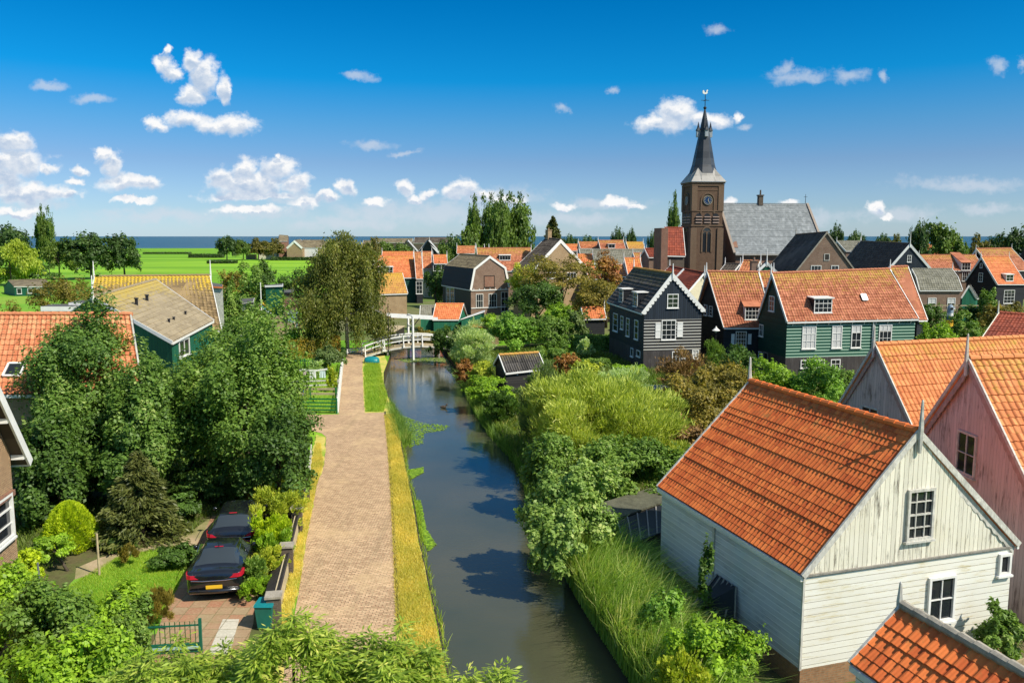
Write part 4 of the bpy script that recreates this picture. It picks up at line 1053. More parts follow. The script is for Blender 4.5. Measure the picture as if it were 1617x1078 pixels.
dormer(H, 1, 981, 476.5, 1.3, 1.25, nx=2, ny=3, slope=0., over=.1, cheek=BLACKTAR); dormer(H, 1, 1003.5, 484, 1.3, 1.3, nx=2, ny=3, slope=0., over=.1, cheek=BLACKTAR)
# --- small black shed by the water
H = house('shed', 'tiny black shed with dark corrugated roof and white bargeboards by the water', FIT['smallshed'], T_BLACK, B_SHED, 'shed', tile=(.19, 2.2, 5), amp=.035, finial=(0, 0), bw=.13, over=.12, ridge_mat=T_YELLOW)
mb = MB(); p, t, n = H.faces[2]
for f in (.3, .62): q = lerp(H.WA[-1], H.WB[-1], f); mb.beam(q + n * .03 + Vector((0, 0, -.3)), q + n * .1 + Vector((0, 0, .02)), .04, .05)
mb.build('eaves_bracket', WHITE, H.root)
# --- gambrel house in the middle
H = house('house', 'gambrel-roofed house with brown brick front and black tarred side', FIT['gamb'], T_BROWN, K_BROWN, tile=(.3, .34, 2), gambrel=(.80, .37), finial=(0, 0), bw=.34, side=BLACKTAR, over=.15, slopes=(1, 2), thick=.06)
window(H, 'A', (764.3, 435, 781, 453.5), 1, 1, pane=K_RED, frame=DARKWOOD, name='loft_door')
window(H, 'A', (751.5, 464, 762.8, 486), 3, 2); window(H, 'A', (771.5, 463.5, 784.3, 486), 3, 2)
window(H, 'A', (791, 460.6, 802.6, 492), 2, 3, name='door', sill=False); window(H, 1, (705, 454, 710.5, 480), 2, 3); window(H, 1, (711.5, 454, 717.5, 480), 2, 3)
mb = MB(); p, t, n = H.faces['A']; L = (H.WA[-1] - H.WA[0]).xy.length
for z in (3.75, 1.05): mb.beam(Vector((p.x, p.y, z)) + n * .05, Vector((p.x, p.y, z)) + t * L + n * .05, .14, .13)
for k in range(7): q = p + t * (L * (k + .5) / 7) + n * .06; mb.beam(Vector((q.x, q.y, 3.8)), Vector((q.x, q.y, 4.05)), .12, .12)
mb.build('cornice', WHITE, H.root)
# dark tarred lower roof slope
q = H.PA[0], H.PB[0], H.PB[1], H.PA[1]; nn = (q[1] - q[0]).cross(q[3] - q[0]).normalized(); nn = nn if nn.dot(Vector((-1, -.3, 0))) > 0 else -nn
mb = MB(); mb.slab([lerp(x, x, 0) + nn * .10 for x in q], .05)
mb.build('lower_roof', B_BLACKP, H.root)
# --- houses left of it
H = house('house', 'bright orange-roofed house with a wide white dormer and green wall beside the birch', FIT['O1'], T_BRIGHT, B_GREEND, tile=(.26, .34, 2), finial=(1, 1), bw=.26, over=.2)
dormer(H, 2, 609.5, 434, 2.6, 1.4, nx=4, ny=2, slope=.05)
H = house('house', 'small tan brick house with lichen-yellow roof in front of the bright orange roof', FIT['O1b'], T_YELLOW, K_TAN, tile=(.26, .34, 2), finial=(0, 0), bw=.3, over=.15)
def fhouse(label, a0, D, th, Wd, b0x, ey, roofm, wallm=K_BROWN, name='house', cat='house', group=None, tile=(.34, .42, 2), **kw):
    kw.setdefault('finial', (1, 1)); kw.setdefault('bw', .3); kw.setdefault('over', .15)
    return house(name, label, far6(a0, D, th, Wd, b0x, ey), roofm, wallm, cat, group, tile=tile, **kw)
H = fhouse('sliver of a house with dark weathered roof touching the bright orange roof', (654, 399), 151, 12, 6.4, 665, 440, T_MIX, B_BLACKP, finial=(0, 0))
window(H, 2, (657, 444, 667, 464), 2, 3)
H = fhouse('house with patchy red and grey roof and white side window left of the gambrel house', (667, 398), 165, 8, 6.5, 681, 424, T_MIX, B_CREAM); window(H, 2, (670, 428, 679, 443), 2, 3)
H = fhouse('orange-roofed house with a dark window just left of the gambrel house', (684, 403), 160, 8, 6.5, 705, 416, T_BRIGHT, B_BLACKP); window(H, 2, (684, 418, 697, 428), 3, 1)
H = fhouse('house with orange ridge lying behind the bright orange-roofed house', (604, 398), 170, 6, 6.5, 653, 406, T_BRIGHT)
H = house('house', 'black boarded gable with broad white bargeboards behind the orange roofs', [pt(678, 379, 225), pt(662, 400, 226), pt(700, 404, 222), pt(675, 379, 240), pt(659, 399, 240), pt(695, 403, 240)], T_DARK, B_BLACKP, tile=None, finial=(1, 0), bw=.75, over=.2)
H = fhouse('long orange-roofed house with white pins behind the gambrel house', (753, 392), 168, 7, 7, 838, 428, T_RUST, K_BROWN, tile=(.3, .36, 2))
dormer(H, 2, 797.5, 411, 2.3, 1.0, nx=4, ny=1, slope=.1, cheek=DARKWOOD)
for px in (765, 772): 
    q = pt(px, 392, 168.5); MB().tube([q + Vector((0, 0, -.4)), q + Vector((0, 0, .9))], [.1, .05], 6).build('finial', WHITE, H.root)
H = house('house', 'large house with sand-coloured gable, white bargeboards and dark roof behind the garden trees', FIT['beige'], T_DARK, K_TAN, tile=(.34, .42, 2), finial=(0, 0), bw=.45, over=.25, wallbase=0)
window(H, 'A', (863, 430, 876.5, 439.5), 3, 1); window(H, 'A', (895, 430, 910, 440), 3, 1); chimney(H, H.P6[3] + Vector((.4, -.5, 0)), 10.5, 12.9, .7, .7, K_TAN)
# --- roofs of the village behind the trees
F = [('orange roof just above the roof of the house left of the church', (1000, 400), 140, 3, 6, 1024, 418, T_RUST), ('low orange roof between the sand-coloured gable and the reddish tree', (925, 424), 128, 4, 6, 946, 440, T_RUST), ('brown roof low behind the small orange shed', (926, 452), 118, 4, 6, 960, 468, T_MIX), ('orange roof between the dark conifer and the long grey roof', (888, 386), 200, 2, 7, 912, 396, T_BRIGHT), ('faded orange roof left above the long white-pinned roof', (722, 389), 196, 2, 7, 750, 400, T_MIX),
     ('brownish roof left of two orange roofs under the sea line', (914, 382.5), 190, 2, 7, 944, 392, T_MIX), ('orange roof with a tiny white dormer under the sea line', (945, 380), 186, 2, 7.5, 984, 393.5, T_RUST),
     ('small orange roof with yellow lower edge right of the tiny white dormer', (989, 382.5), 188, 2, 6.5, 1015, 394.5, T_YELLOW), ('long grey tiled roof in front of the orange roofs left of the church', (915, 394), 158, 2, 8, 1020, 416, T_GREY),
     ('bright orange roof just right of the sand-coloured gable', (912, 402), 138, 3, 6.5, 935, 423, T_BRIGHT), ('bright orange roof showing right of the reddish tree', (986, 408), 124, 4, 6, 1010, 436, T_BRIGHT),
     ('dull orange roof half hidden behind the reddish tree', (958, 419), 118, 4, 6, 984, 436, T_MIX), ('low dark red roof left of the house with the brick stack wall', (1018, 393), 128, 3, 6, 1044, 406, T_DKRED)]
for lb, a0, D, th, Wd, bx, ey, rm in F:
    H = fhouse(lb, a0, D, th, Wd, bx, ey, rm, K_BROWN, group='village houses left of the church')
    if 'tiny' in lb and 'right' not in lb: dormer(H, 2, 966, 392, 1.5, .9, nx=2, ny=1)
H = fhouse('brown-roofed house far behind the birch, below the sea line', (574, 380), 260, 2, 8, 594, 391, T_BROWN, K_TAN, finial=(0, 1))
H = house('house', 'thatch-coloured hipped gable far behind the orange roofs', [pt(645, 379, 262), pt(633, 396, 262), pt(660, 396, 258), pt(643, 379, 272), pt(631, 396, 272), pt(655, 396, 272)], T_BROWN, K_TAN, tile=None, finial=(0, 0), bw=.4)
H = fhouse('long low dark roof on the shore left of the poplars', (655, 375), 420, 1, 12, 716, 384, T_DARK, K_DARK, tile=None, finial=(0, 0)); 
H = fhouse('long low brown roof on the shore behind the birch', (590, 376.5), 430, 1, 12, 652, 383, T_BROWN, K_DARK, tile=None, finial=(0, 0))
# --- house with red roof left of the tower
H = house('house', 'tall house with dark red roof and brick stack wall left of the church tower', [pt(1049, 360, 116), pt(1049, 402, 120), pt(1046, 403, 112), pt(1078, 360, 117), pt(1078, 402, 121), pt(1082, 404, 112.5)], T_DKRED, K_DARK, tile=(.34, .5, 2), finial=(0, 0), bw=.25, over=.2)
mb = MB(); c = pt(1043, 400, 113.5); mb.box((c.x, c.y, 6.5), (.9, 4.5, 13.2), .05); mb.build('stack_wall', K_RED, H.root)
# --- cream gable behind the black house
H = house('house', 'cream boarded gable with dark red roof behind the scalloped black house', [pt(1112, 431, 95), pt(1082, 466, 93.5), pt(1138, 468, 97), pt(1058, 421, 104), pt(1024, 452, 102), pt(1086, 455, 106)], T_DKRED, B_CREAM, tile=(.27, .36, 2), finial=(1, 1), bw=.2, over=.12)
window(H, 'A', (1108, 450, 1113.5, 462), 1, 3)
mb = MB(); mb.beam(lerp(H.P6[0], H.P6[3], .55) + Vector((0, 0, .12)), lerp(H.P6[1], H.P6[4], .55) + Vector((0, 0, .14)), .35, .05); mb.build('verge_strip', WHITE, H.root)
K = [('low dark mossy roof with white finial between cream gable and church', (1146, 417), 106, -38, 4.5, 1168, 432, T_DARK, BLACKTAR), ('low dark brown mossy roof with pale verge in front of the church wall', (1174, 412), 101, -30, 5, 1200, 432, T_MIX, BLACKTAR)]
for lb, a0, D, th, Wd, bx, ey, rm, wm in K: fhouse(lb, a0, D, th, Wd, bx, ey, rm, wm, bw=.2)
H = house('house', 'bright green gable with white bargeboards peeping above the rust roofs', [pt(1211, 414, 97), pt(1192, 431, 97), pt(1229, 431, 97), pt(1209, 413, 104), pt(1190, 430, 104), pt(1226, 430, 104)], T_DARK, B_GREENV, tile=(.3, .4, 2), finial=(1, 0), fin=1.6, bw=.3, over=.1)
# --- church
TH = R(6.5); e1 = Vector((math.cos(TH), math.sin(TH), 0)); e2 = Vector((-e1.y, e1.x, 0))
ts = 4.75; C0 = pt(1091, 400, 125); C0.z = 0                # near-left corner of the tower
ch = root('church', C0 + e1 * 8 + e2 * 3, 'brick village church with slate nave roof and tall spire', 'church')
zt = pt(1091, 287, 125).z
def quad4(off=0., z=0.): return [C0 - e1 * off - e2 * off + Vector((0, 0, z)), C0 + e1 * (ts + off) - e2 * off + Vector((0, 0, z)), C0 + e1 * (ts + off) + e2 * (ts + off) + Vector((0, 0, z)), C0 - e1 * off + e2 * (ts + off) + Vector((0, 0, z))]
mb = MB(); q = quad4()
for k in range(4): mb.wall(q[k], q[(k + 1) % 4], 0, zt)
tower = mb.build('tower', K_CHURCH, ch)
mb = MB()
zc = lambda y: pt(1110, y, 125).z
for z, h, o in ((zt - .12, .25, .22), (zt - .45, .3, .12), (zc(333), .18, .08), (zc(356), .2, .10), (zc(300), .12, .05)):
    a, b = quad4(o, z - h / 2), quad4(o, z + h / 2); mb.hexa(a + b)
# corner pilasters
for k in range(4):
    c = quad4(-.32, 0)[k]; mb.box((c.x, c.y, (zc(292) + zc(333)) / 2), (.85, .85, zc(292) - zc(333)), TH)
    c = quad4(-.30, 0)[k]; mb.box((c.x, c.y, zc(360) / 2), (.95, .95, zc(360)), TH)
mb.build('string_course', K_CHURCHL, tower)
def tface(k):
    q = quad4(); a, b = q[k], q[(k + 1) % 4]; t = (b - a).normalized(); return (a, t, Vector((t.y, -t.x, 0)))
for k in (0, 3):
    a, t, n = tface(k); P = lambda u, z, d=0.: Vector((a.x + t.x * u + n.x * d, a.y + t.y * u + n.y * d, z))
    zcl = zc(316); cu = ts / 2
    # clock: recessed arch surround, face, ring, numerals, hands
    mb = MB()
    ring = [(cu + 1.02 * math.cos(x), zcl + 1.02 * math.sin(x)) for x in [math.pi * j / 12 for j in range(13)]]
    pts = [(cu + 1.02, zcl - 2.0)] + ring + [(cu - 1.02, zcl - 2.0)]
    for (u0, z0), (u1, z1) in zip(pts, pts[1:]): mb.beam(P(u0, z0, .05), P(u1, z1, .05), .18, .1, n)
    arch = mb.build('clock_surround', K_CHURCHL, tower)
    mb = MB(); seg = 28; ctr = P(cu, zcl, .10)
    r_ = .66; pp = [P(cu + r_ * math.cos(2 * math.pi * j / seg), zcl + r_ * math.sin(2 * math.pi * j / seg), .10) for j in range(seg)]; mb.face(pp)
    pb = [P(cu + r_ * math.cos(2 * math.pi * j / seg), zcl + r_ * math.sin(2 * math.pi * j / seg), .0) for j in range(seg)]
    for j in range(seg): mb.face([pb[j], pb[(j + 1) % seg], pp[(j + 1) % seg], pp[j]])
    mb.build('clock_face', paint('clock_blue_%d' % k, (.01, .04, .12), .4), tower)
    mb = MB()
    for j in range(seg):
        a0, a1 = 2 * math.pi * j / seg, 2 * math.pi * (j + 1) / seg; mb.beam(P(cu + .66 * math.cos(a0), zcl + .66 * math.sin(a0), .12), P(cu + .66 * math.cos(a1), zcl + .66 * math.sin(a1), .12), .05, .06, n)
    for j in range(12):
        a0 = 2 * math.pi * j / 12; mb.beam(P(cu + .44 * math.cos(a0), zcl + .44 * math.sin(a0), .12), P(cu + .57 * math.cos(a0), zcl + .57 * math.sin(a0), .12), .07, .03, n)
    for ang, L_ in ((R(62), .30), (R(-58), .46)): mb.beam(P(cu, zcl, .14), P(cu + L_ * math.cos(ang), zcl + L_ * math.sin(ang), .14), .08, .03, n)
    mb.build('clock_hands_and_numerals', paint('gilt_%d' % k, (.42, .38, .26), .35), tower)
    # louvred bell openings
    for i in range(3):
        u = ts * (.22 + .28 * i); z0, z1 = zc(353), zc(340)
        mb = MB(); ww = .50
        mb.face([P(u - ww, z0, .012), P(u + ww, z0, .012)] + [P(u + ww * math.cos(x), z1 - .25 + .55 * math.sin(x), .012) for x in [math.pi * j / 8 for j in range(9)]])
        bo = mb.build('bell_opening', BLACKTAR, tower)
        mb = MB()
        for j in range(3): z = z0 + .15 + j * .42; mb.beam(P(u - ww, z, .10), P(u + ww, z, .10), .22, .14, (0, 0, 1))
        mb.build('louvre', paint('louvre_%d%d' % (k, i), (.42, .30, .24), .6), bo)
    # tall blind window below
    mb = MB(); z0, z1 = zc(398), zc(367); ww = .62
    arc = [(cu + ww * math.cos(x), z1 + ww * math.sin(x) * 1.1) for x in [math.pi * j / 10 for j in range(11)]]
    mb.face([P(cu - ww, z0, .012), P(cu + ww, z0, .012)] + [P(u, z, .012) for u, z in arc]); tw_ = mb.build('tower_window', GLASS, tower)
    mb = MB(); pts = [(cu + ww + .12, z0)] + [(cu + (ww + .12) * math.cos(x), z1 + (ww + .12) * 1.1 * math.sin(x)) for x in [math.pi * j / 10 for j in range(11)]] + [(cu - ww - .12, z0)]
    for (u0, z0_), (u1, z1_) in zip(pts, pts[1:]): mb.beam(P(u0, z0_, .05), P(u1, z1_, .05), .22, .1, n)
    mb.beam(P(cu, z0, .05), P(cu, z1 - .1, .05), .14, .08, n)
    for sg in (-1, 1):
        for j in range(5): x0, x1 = math.pi * j / 5, math.pi * (j + 1) / 5; mb.beam(P(cu + sg * .31 + .28 * math.cos(x0), z1 - .1 + .28 * math.sin(x0), .05), P(cu + sg * .31 + .28 * math.cos(x1), z1 - .1 + .28 * math.sin(x1), .05), .1, .06, n)
    mb.build('window_tracery', K_CHURCHL, tw_)
# spire: square flare turning into a steep octagon
ctr = C0 + e1 * ts / 2 + e2 * ts / 2; ztip = pt(1109, 172, 127.5).z
def octa(r, z, sq=0.):
    o = []
    for j in range(8):
        a = TH + math.pi / 4 * j + math.pi / 8
        d = e1 * math.cos(a - TH) + e2 * math.sin(a - TH); o.append(ctr + d * r + Vector((0, 0, z)))
    return o
hs = ts / 2 + .32
def sqpts(z): # eight points on the square, two per side
    o = []
    for j in range(8):
        a = math.pi / 4 * j + math.pi / 8; c_, s_ = math.cos(a), math.sin(a); k = hs / max(abs(c_), abs(s_)); o.append(ctr + e1 * c_ * k + e2 * s_ * k + Vector((0, 0, z)))
    return o
mb = MB(); z1 = zt + 2.6; z2 = zt + .9; r1 = 1.72
lo, m1, mid_, hi = sqpts(zt + .05), octa(2.15, z2 + .4), octa(r1, z1), octa(.10, ztip)
cor = quad4(.32, zt + .05)
cm = []
for j in range(8):
    j2 = (j + 1) % 8
    mb.face([mid_[j], mid_[j2], hi[j2], hi[j]], None)
    mb.face([m1[j], m1[j2], mid_[j2], mid_[j]], None)
sp = mb.build('spire', SPIRE, tower)
mb = MB()
for j in range(8):
    j2 = (j + 1) % 8
    # the flare: four sides slope down to the eaves, four corners are broad pyramids
    a = math.pi / 4 * j + math.pi / 4
    is_corner = j % 2 == 0
    if is_corner:
        cdir = e1 * (1 if math.cos(a) > 0 else -1) + e2 * (1 if math.sin(a) > 0 else -1); cc_ = ctr + cdir * hs + Vector((0, 0, zt + .05))
        apex = (m1[j] + m1[j2]) / 2 * .35 + (mid_[j] + mid_[j2]) / 2 * .65 + cdir * .02
        mb.face([lo[j], cc_, apex]); mb.face([cc_, lo[j2], apex]); mb.face([lo[j], apex, m1[j]]); mb.face([apex, lo[j2], m1[j2]])
    else: mb.face([lo[j], lo[j2], m1[j2], m1[j]])
mb.build('spire_skirt', roof_mat('spire_skirt_lead', (.20, .19, .17), (.34, .32, .29), None, 0, .4, .5), sp)
mb = MB(); mb.hexa(quad4(.33, zt - .02) + quad4(.33, zt + .06)); mb.build('spire_eaves', LEAD, sp)
zl = pt(1109, 212, 127).z
for j in range(4):
    a = math.pi / 2 * j + math.pi / 2 * 0; d = e1 * math.cos(a) + e2 * math.sin(a); c = ctr + d * .95 + Vector((0, 0, zl))
    mb = MB(); mb.box((c.x, c.y, zl + .1), (.5, .5, 1.0), TH); mb.build('lucarne', LEAD, sp)
    mb = MB(); mb.tube([c + Vector((0, 0, .55)), c + Vector((0, 0, 1.0)), c + Vector((0, 0, 1.9))], [.42, .2, .02], 6); mb.build('lucarne_roof', SPIRE, sp)
mb = MB(); tp = ctr + Vector((0, 0, ztip)); mb.tube([tp - Vector((0, 0, .3)), tp + Vector((0, 0, 2.6))], [.07, .04], 6); mb.lathe(tp + Vector((0, 0, .1)), [(0, -.2), (.2, -.1), (.26, .05), (.18, .2), (0, .28)], 10)
z = 1.25; mb.beam(tp + Vector((0, 0, z)) - e1 * .62, tp + Vector((0, 0, z)) + e1 * .62, .06, .06); mb.beam(tp + Vector((0, 0, z)) - e2 * .62, tp + Vector((0, 0, z)) + e2 * .62, .06, .06)
mb.build('spire_cross', BLACKMETAL, sp)
mb = MB(); c = tp + Vector((0, 0, 2.2))
outl = [(-.45, .35), (-.40, .05), (-.12, -.05), (.12, -.05), (.34, .12), (.30, .40), (.42, .52), (.30, .62), (.16, .52), (.10, .22), (-.08, .18), (-.22, .48), (-.38, .55)]
for s_ in (-1, 1): mb.face([c + e1 * x + Vector((0, 0, z_)) + e2 * .04 * s_ for x, z_ in (outl if s_ < 0 else outl[::-1])])
for (x0, z0), (x1, z1_) in zip(outl, outl[1:] + outl[:1]): mb.face([c + e1 * x0 + Vector((0, 0, z0)) - e2 * .04, c + e1 * x1 + Vector((0, 0, z1_)) - e2 * .04, c + e1 * x1 + Vector((0, 0, z1_)) + e2 * .04, c + e1 * x0 + Vector((0, 0, z0)) + e2 * .04])
mb.build('weathercock', WHITE, sp)
# nave
A0 = pt(1137, 322, 131.5); NL = 14.3; B0 = A0 + e1 * NL; zr = A0.z; hw = 7.0; ze = pt(1148, 401, 124.6).z
nv = [A0 + Vector((0, 0, 0)), A0 + e2 * hw, A0 - e2 * hw, B0, B0 + e2 * hw, B0 - e2 * hw]
for k in (1, 2, 4, 5): nv[k] = Vector((nv[k].x, nv[k].y, ze))
mb = MB(); tiles(mb, nv[2], nv[5], nv[3], nv[0], .45, .38, 1, 0., .018); tiles(mb, nv[4], nv[1], nv[0], nv[3], .45, .38, 1, 0., .018)
b_ = len(mb.v); mb.slab([nv[2], nv[5], nv[3], nv[0]], .12); mb.slab([nv[4], nv[1], nv[0], nv[3]], .12); mb.at += [0.] * (len(mb.v) - b_)
nr = mb.build('nave_roof', SLATE, ch)
mb = MB(); i = Vector((0, 0, 0))
w = [nv[1] - e2 * .3 + e1 * .2, nv[2] + e2 * .3 + e1 * .2, nv[5] + e2 * .3 - e1 * .2, nv[4] - e2 * .3 - e1 * .2]
mb.wall(w[1], w[2], 0, ze - .1); mb.wall(w[3], w[0], 0, ze - .1)
for p, q, r_ in ((w[0], w[1], A0 + e1 * .2), (w[2], w[3], B0 - e1 * .2)):
    L = (q - p).xy.length; mb.wall(p, q, 0, ze - .1); mb.face([(p.x, p.y, ze - .1), (q.x, q.y, ze - .1), (r_.x, r_.y, zr - .15)], [(0, ze), (L, ze), (L / 2, zr)])
mb.build('nave_wall', brick_mat('nave_brick', (.13, .065, .045), (.20, .10, .07), (.22, .18, .14)), ch)
COP = paint('coping_stone', (.30, .24, .19), .7)
for r0, s1, s2, o_ in ((A0, nv[1], nv[2], -e1 * .12), (B0, nv[4], nv[5], e1 * .12)):
    mb = MB()
    for s_ in (s1, s2): mb.beam(r0 + o_ + Vector((0, 0, .12)), s_ + o_ + Vector((0, 0, .12)), .35, .25)
    mb.build('gable_coping', COP, ch)
mb = MB(); mb.beam(nv[2] + Vector((0, 0, -.1)) - e2 * .1, nv[5] + Vector((0, 0, -.1)) - e2 * .1, .18, .22); mb.build('gutter', paint('gutter_grey', (.38, .36, .33), .5), ch)
mb = MB(); mb.beam(A0 + Vector((0, 0, .1)), B0 + Vector((0, 0, .1)), .22, .12); mb.build('ridge_cap', LEAD, ch)
c = lerp(A0, B0, .46); mb = MB(); mb.box((c.x, c.y, zr + .55), (.7, .7, 1.5), TH); mb.box((c.x, c.y, zr + 1.35), (.9, .9, .18), TH); mb.tube([(c.x, c.y, zr + 1.4), (c.x, c.y, zr + 2.2)], [.14, .12], 8); mb.build('ridge_chimney', K_DARK, ch)
c = B0 - e1 * .2; mb = MB(); mb.tube([c, c + Vector((0, 0, 1.6))], [.05, .03], 6); mb.beam(c + Vector((0, 0, 1.15)) - e1 * .3, c + Vector((0, 0, 1.15)) + e1 * .3, .05, .05); mb.build('gable_cross', BLACKMETAL, ch)
mb = MB()
for k in range(5): q = lerp(w[1], w[2], (k + .5) / 5) - e2 * .25; mb.box((q.x, q.y, (ze - 1.2) / 2), (.7, .6, ze - 1.2), TH)
mb.build('buttress', K_RED, ch)
skp = pt(1160, 392, 125.4); mb = MB(); mb.beam(skp + Vector((0, 0, .1)), skp + Vector((0, .9, 1.0)), 1.0, .12); mb.build('roof_light', K_RED, ch)
# --- right-hand village
H = house('house', 'brown brick house with dark slate roof and two white windows right of the church', [pt(1306, 367, 100), pt(1247, 441, 100), pt(1358, 438, 100), pt(1257, 371, 113), pt(1202, 436, 112), pt(1300, 436, 113)], T_DARK, K_BROWN, tile=(.34, .42, 2), finial=(0, 1), bw=.16, over=.1, barge=STONE)
window(H, 'A', (1280, 419, 1297, 430), 3, 1); window(H, 'A', (1312, 419, 1324.5, 430), 2, 1); window(H, 'A', (1301, 400.6, 1310, 411.5), 1, 1, pane=DARKWOOD, frame=WORN_WHITE, name='loft_door', sill=False)
H = house('house', 'blue-black boarded gable with small white window and wide dark roof', [pt(1437, 385, 125), pt(1390, 439, 125), pt(1484, 440, 125), pt(1360, 381, 150), pt(1321, 426, 150), pt(1400, 430, 152)], T_DARK, B_BLACKV, tile=(.34, .42, 2), finial=(1, 1), bw=.35, fin=1.8, over=.15)
window(H, 'A', (1432, 403, 1439.5, 414), 2, 2)
H = house('house', 'grey gambrel-roofed brown brick house with two white windows in the right gardens', [pt(1440, 425, 113), pt(1434, 458, 116), pt(1452, 458, 110), pt(1503, 425, 113), pt(1503, 458, 116), pt(1519.6, 458, 110)], T_GREY, K_BROWN, tile=(.32, .36, 2), gambrel=(.55, .38), finial=(0, 1), bw=.28, over=.15, thick=.06)
window(H, 2, (1464.5, 470, 1478.6, 487.5), 2, 2, curtain=.5); window(H, 2, (1495, 470, 1508.8, 487.5), 2, 2, curtain=.5)
R_ = [('small orange roof with white verge just right of the blue-black gable', (1449, 386), 190, 3, 7, 1478, 403, T_MIX), ('wide red-orange roof between blue-black gable and far right black house', (1452, 403), 150, 0, 7, 1540, 427, T_RUST),
      ('dark tiled roof behind the brown brick house beside the church', (1322, 381), 160, 2, 8, 1358, 396, T_GREY), ('low brown roof at the far right horizon beside the trees', (1600, 393), 190, 0, 8, 1640, 404, T_BROWN)]
for lb, a0, D, th, Wd, bx, ey, rm in R_:
    H = fhouse(lb, a0, D, th, Wd, bx, ey, rm, K_BROWN, group='village houses right of the church')
    if 'wide red' in lb:
        dormer(H, 2, 1525, 427, 1.6, 1.4, nx=3, ny=2, slope=.4, roofm=T_RUST); window(H, 2, (1518.5, 429, 1530, 444), 3, 2)
H = house('shed', 'small green upright-boarded shed in the right gardens', [pt(1530, 451, 112), pt(1518, 470, 112), pt(1542, 471, 112), pt(1532, 450, 115), pt(1520, 470, 115), pt(1545, 471, 115)], T_DARK, B_GREENV, 'shed', tile=None, finial=(0, 0), bw=.2, over=.1)
H = house('house', 'black boarded house with orange roof, white dormer and big white window at the right edge', FIT['blkR'], T_BRIGHT, B_BLACKP, tile=(.3, .38, 2), finial=(1, 1), bw=.3, over=.2)
window(H, 'A', (1545, 430.5, 1552.6, 444.8), 2, 3); window(H, 'A', (1547.5, 415.6, 1552, 423), 1, 1); window(H, 2, (1584, 458, 1602.5, 479), 3, 4); dormer(H, 2, 1594, 444, 1.5, 1.1, nx=2, ny=2, slope=.1)
H = house('house', 'second orange-roofed black house standing behind the one with the white dormer', [pt(1541.6, 393, 158), pt(1520, 425, 160), pt(1570, 427, 156), pt(1597, 392, 160), pt(1600, 425, 163), pt(1630, 427, 158)], T_RUST, B_BLACKP, tile=(.34, .42, 2), finial=(1, 1), bw=.3, over=.2)
H = fhouse('small orange-roofed garden shed between clipped hedge and reddish tree', (918, 486), 92, 8, 2.4, 953, 503, T_BRIGHT, B_BLACKP, name='shed', cat='shed', tile=(.26, .34, 2), finial=(0, 1), bw=.16)
# --- sheds by the drawbridge
H = house('shed', 'green shed with orange pantiles and white gable behind the drawbridge', [pt(688, 480, 106), pt(695, 500, 108), pt(683, 504, 104), pt(732, 480, 107), pt(738, 500, 109.5), pt(725, 504, 105)], T_BRIGHT, B_GREENV, 'shed', tile=(.26, .34, 3), finial=(0, 0), bw=.2, over=.12)
H = house('shed', 'small shed with pale mossy tiles left of the orange-tiled green shed', [pt(664, 483, 106), pt(667, 497, 108), pt(663, 498, 104), pt(688, 483, 107), pt(690, 497, 109), pt(685, 498, 105)], T_GREY, B_GREENV, 'shed', tile=(.26, .34, 2), finial=(0, 0), bw=.2, over=.12)
leanto('lean_to', 'green lean-to with white edge sloping up beside the orange-tiled shed', [pt(727, 504, 103.5), pt(765, 492, 105), pt(766, 489, 108), pt(736, 500, 108)], WHITE, B_GREENV, seam=False)
leanto('shed', 'low brick store with flat mossy roof above the round grey willow', [pt(740, 515, 91), pt(790, 517, 91), pt(782, 510, 95), pt(742, 512, 95)], T_YELLOW, K_TAN, seam=False, cat='shed')
leanto('shed', 'open dark shed with pale plank roof above the left end of the drawbridge', [pt(597, 524, 95), pt(622, 524, 95), pt(640, 514, 101), pt(610, 513, 101)], PALEWOOD, DARKWOOD, seam=False, cat='shed')
leanto('shed', 'bright green wooden box shed beside the weeping birch', [pt(594, 506, 100), pt(609, 506, 100), pt(609, 504, 102.5), pt(594, 504, 102.5)], DKGREEN, DKGREEN, seam=False, cat='shed')
# --- left-hand buildings
H = house('house', 'orange pantiled house with a white skylight behind the big leafy trees', [pt(-90, 497, 40), pt(-120, 618, 43.5), pt(-140, 622, 36.5), pt(206, 497, 40), pt(214, 560, 43.5), pt(226, 622, 36.5)], T_SALM, K_TAN, tile=(.24, .32, 5), finial=(0, 0), bw=.10, barge=WORN_WHITE, over=.15)
skylight(H, 2, 24, 585, .78, .72)
H = house('house', 'green gabled house with tan corrugated roof and short black flue pipes', [pt(147.5, 470, 55), pt(60, 528, 57), pt(272, 540, 51), pt(246, 442, 67), pt(200, 480, 70), pt(337, 506, 61)], T_TAN, B_GREENV, base=K_TAN, base_z=3.1, tile=(.55, .6, 2), amp=.012, finial=(1, 0), bw=.22, over=.12, fin=1.5)
L2 = H
window(H, 2, (283, 535, 298, 562), 2, 1)
A0, A1, A2, B0, B1, B2 = H.P6; nn = (B2 - A2).cross(A0 - A2).normalized(); nn = nn if nn.z > 0 else -nn
for (x, y0, y1, r_) in ((215.8, 470, 483, .11), (232.4, 465, 477, .11), (267, 503, 510, .08), (274.6, 500, 506, .08), (293, 491, 498, .08)):
    rr = ray(x, y1); o = Vector((0, 0, CAMZ)); c = o + rr * ((A2 - o).dot(nn) / rr.dot(nn)); h = (y1 - y0) * c.y / FPX
    MB().tube([c - Vector((0, 0, .1)), c + Vector((0, 0, h * .85)), c + Vector((0, 0, h * .86)), c + Vector((0, 0, h))], [r_, r_, r_ * 1.5, r_ * 1.4], 8).build('flue_pipe', BLACKMETAL, H.root)
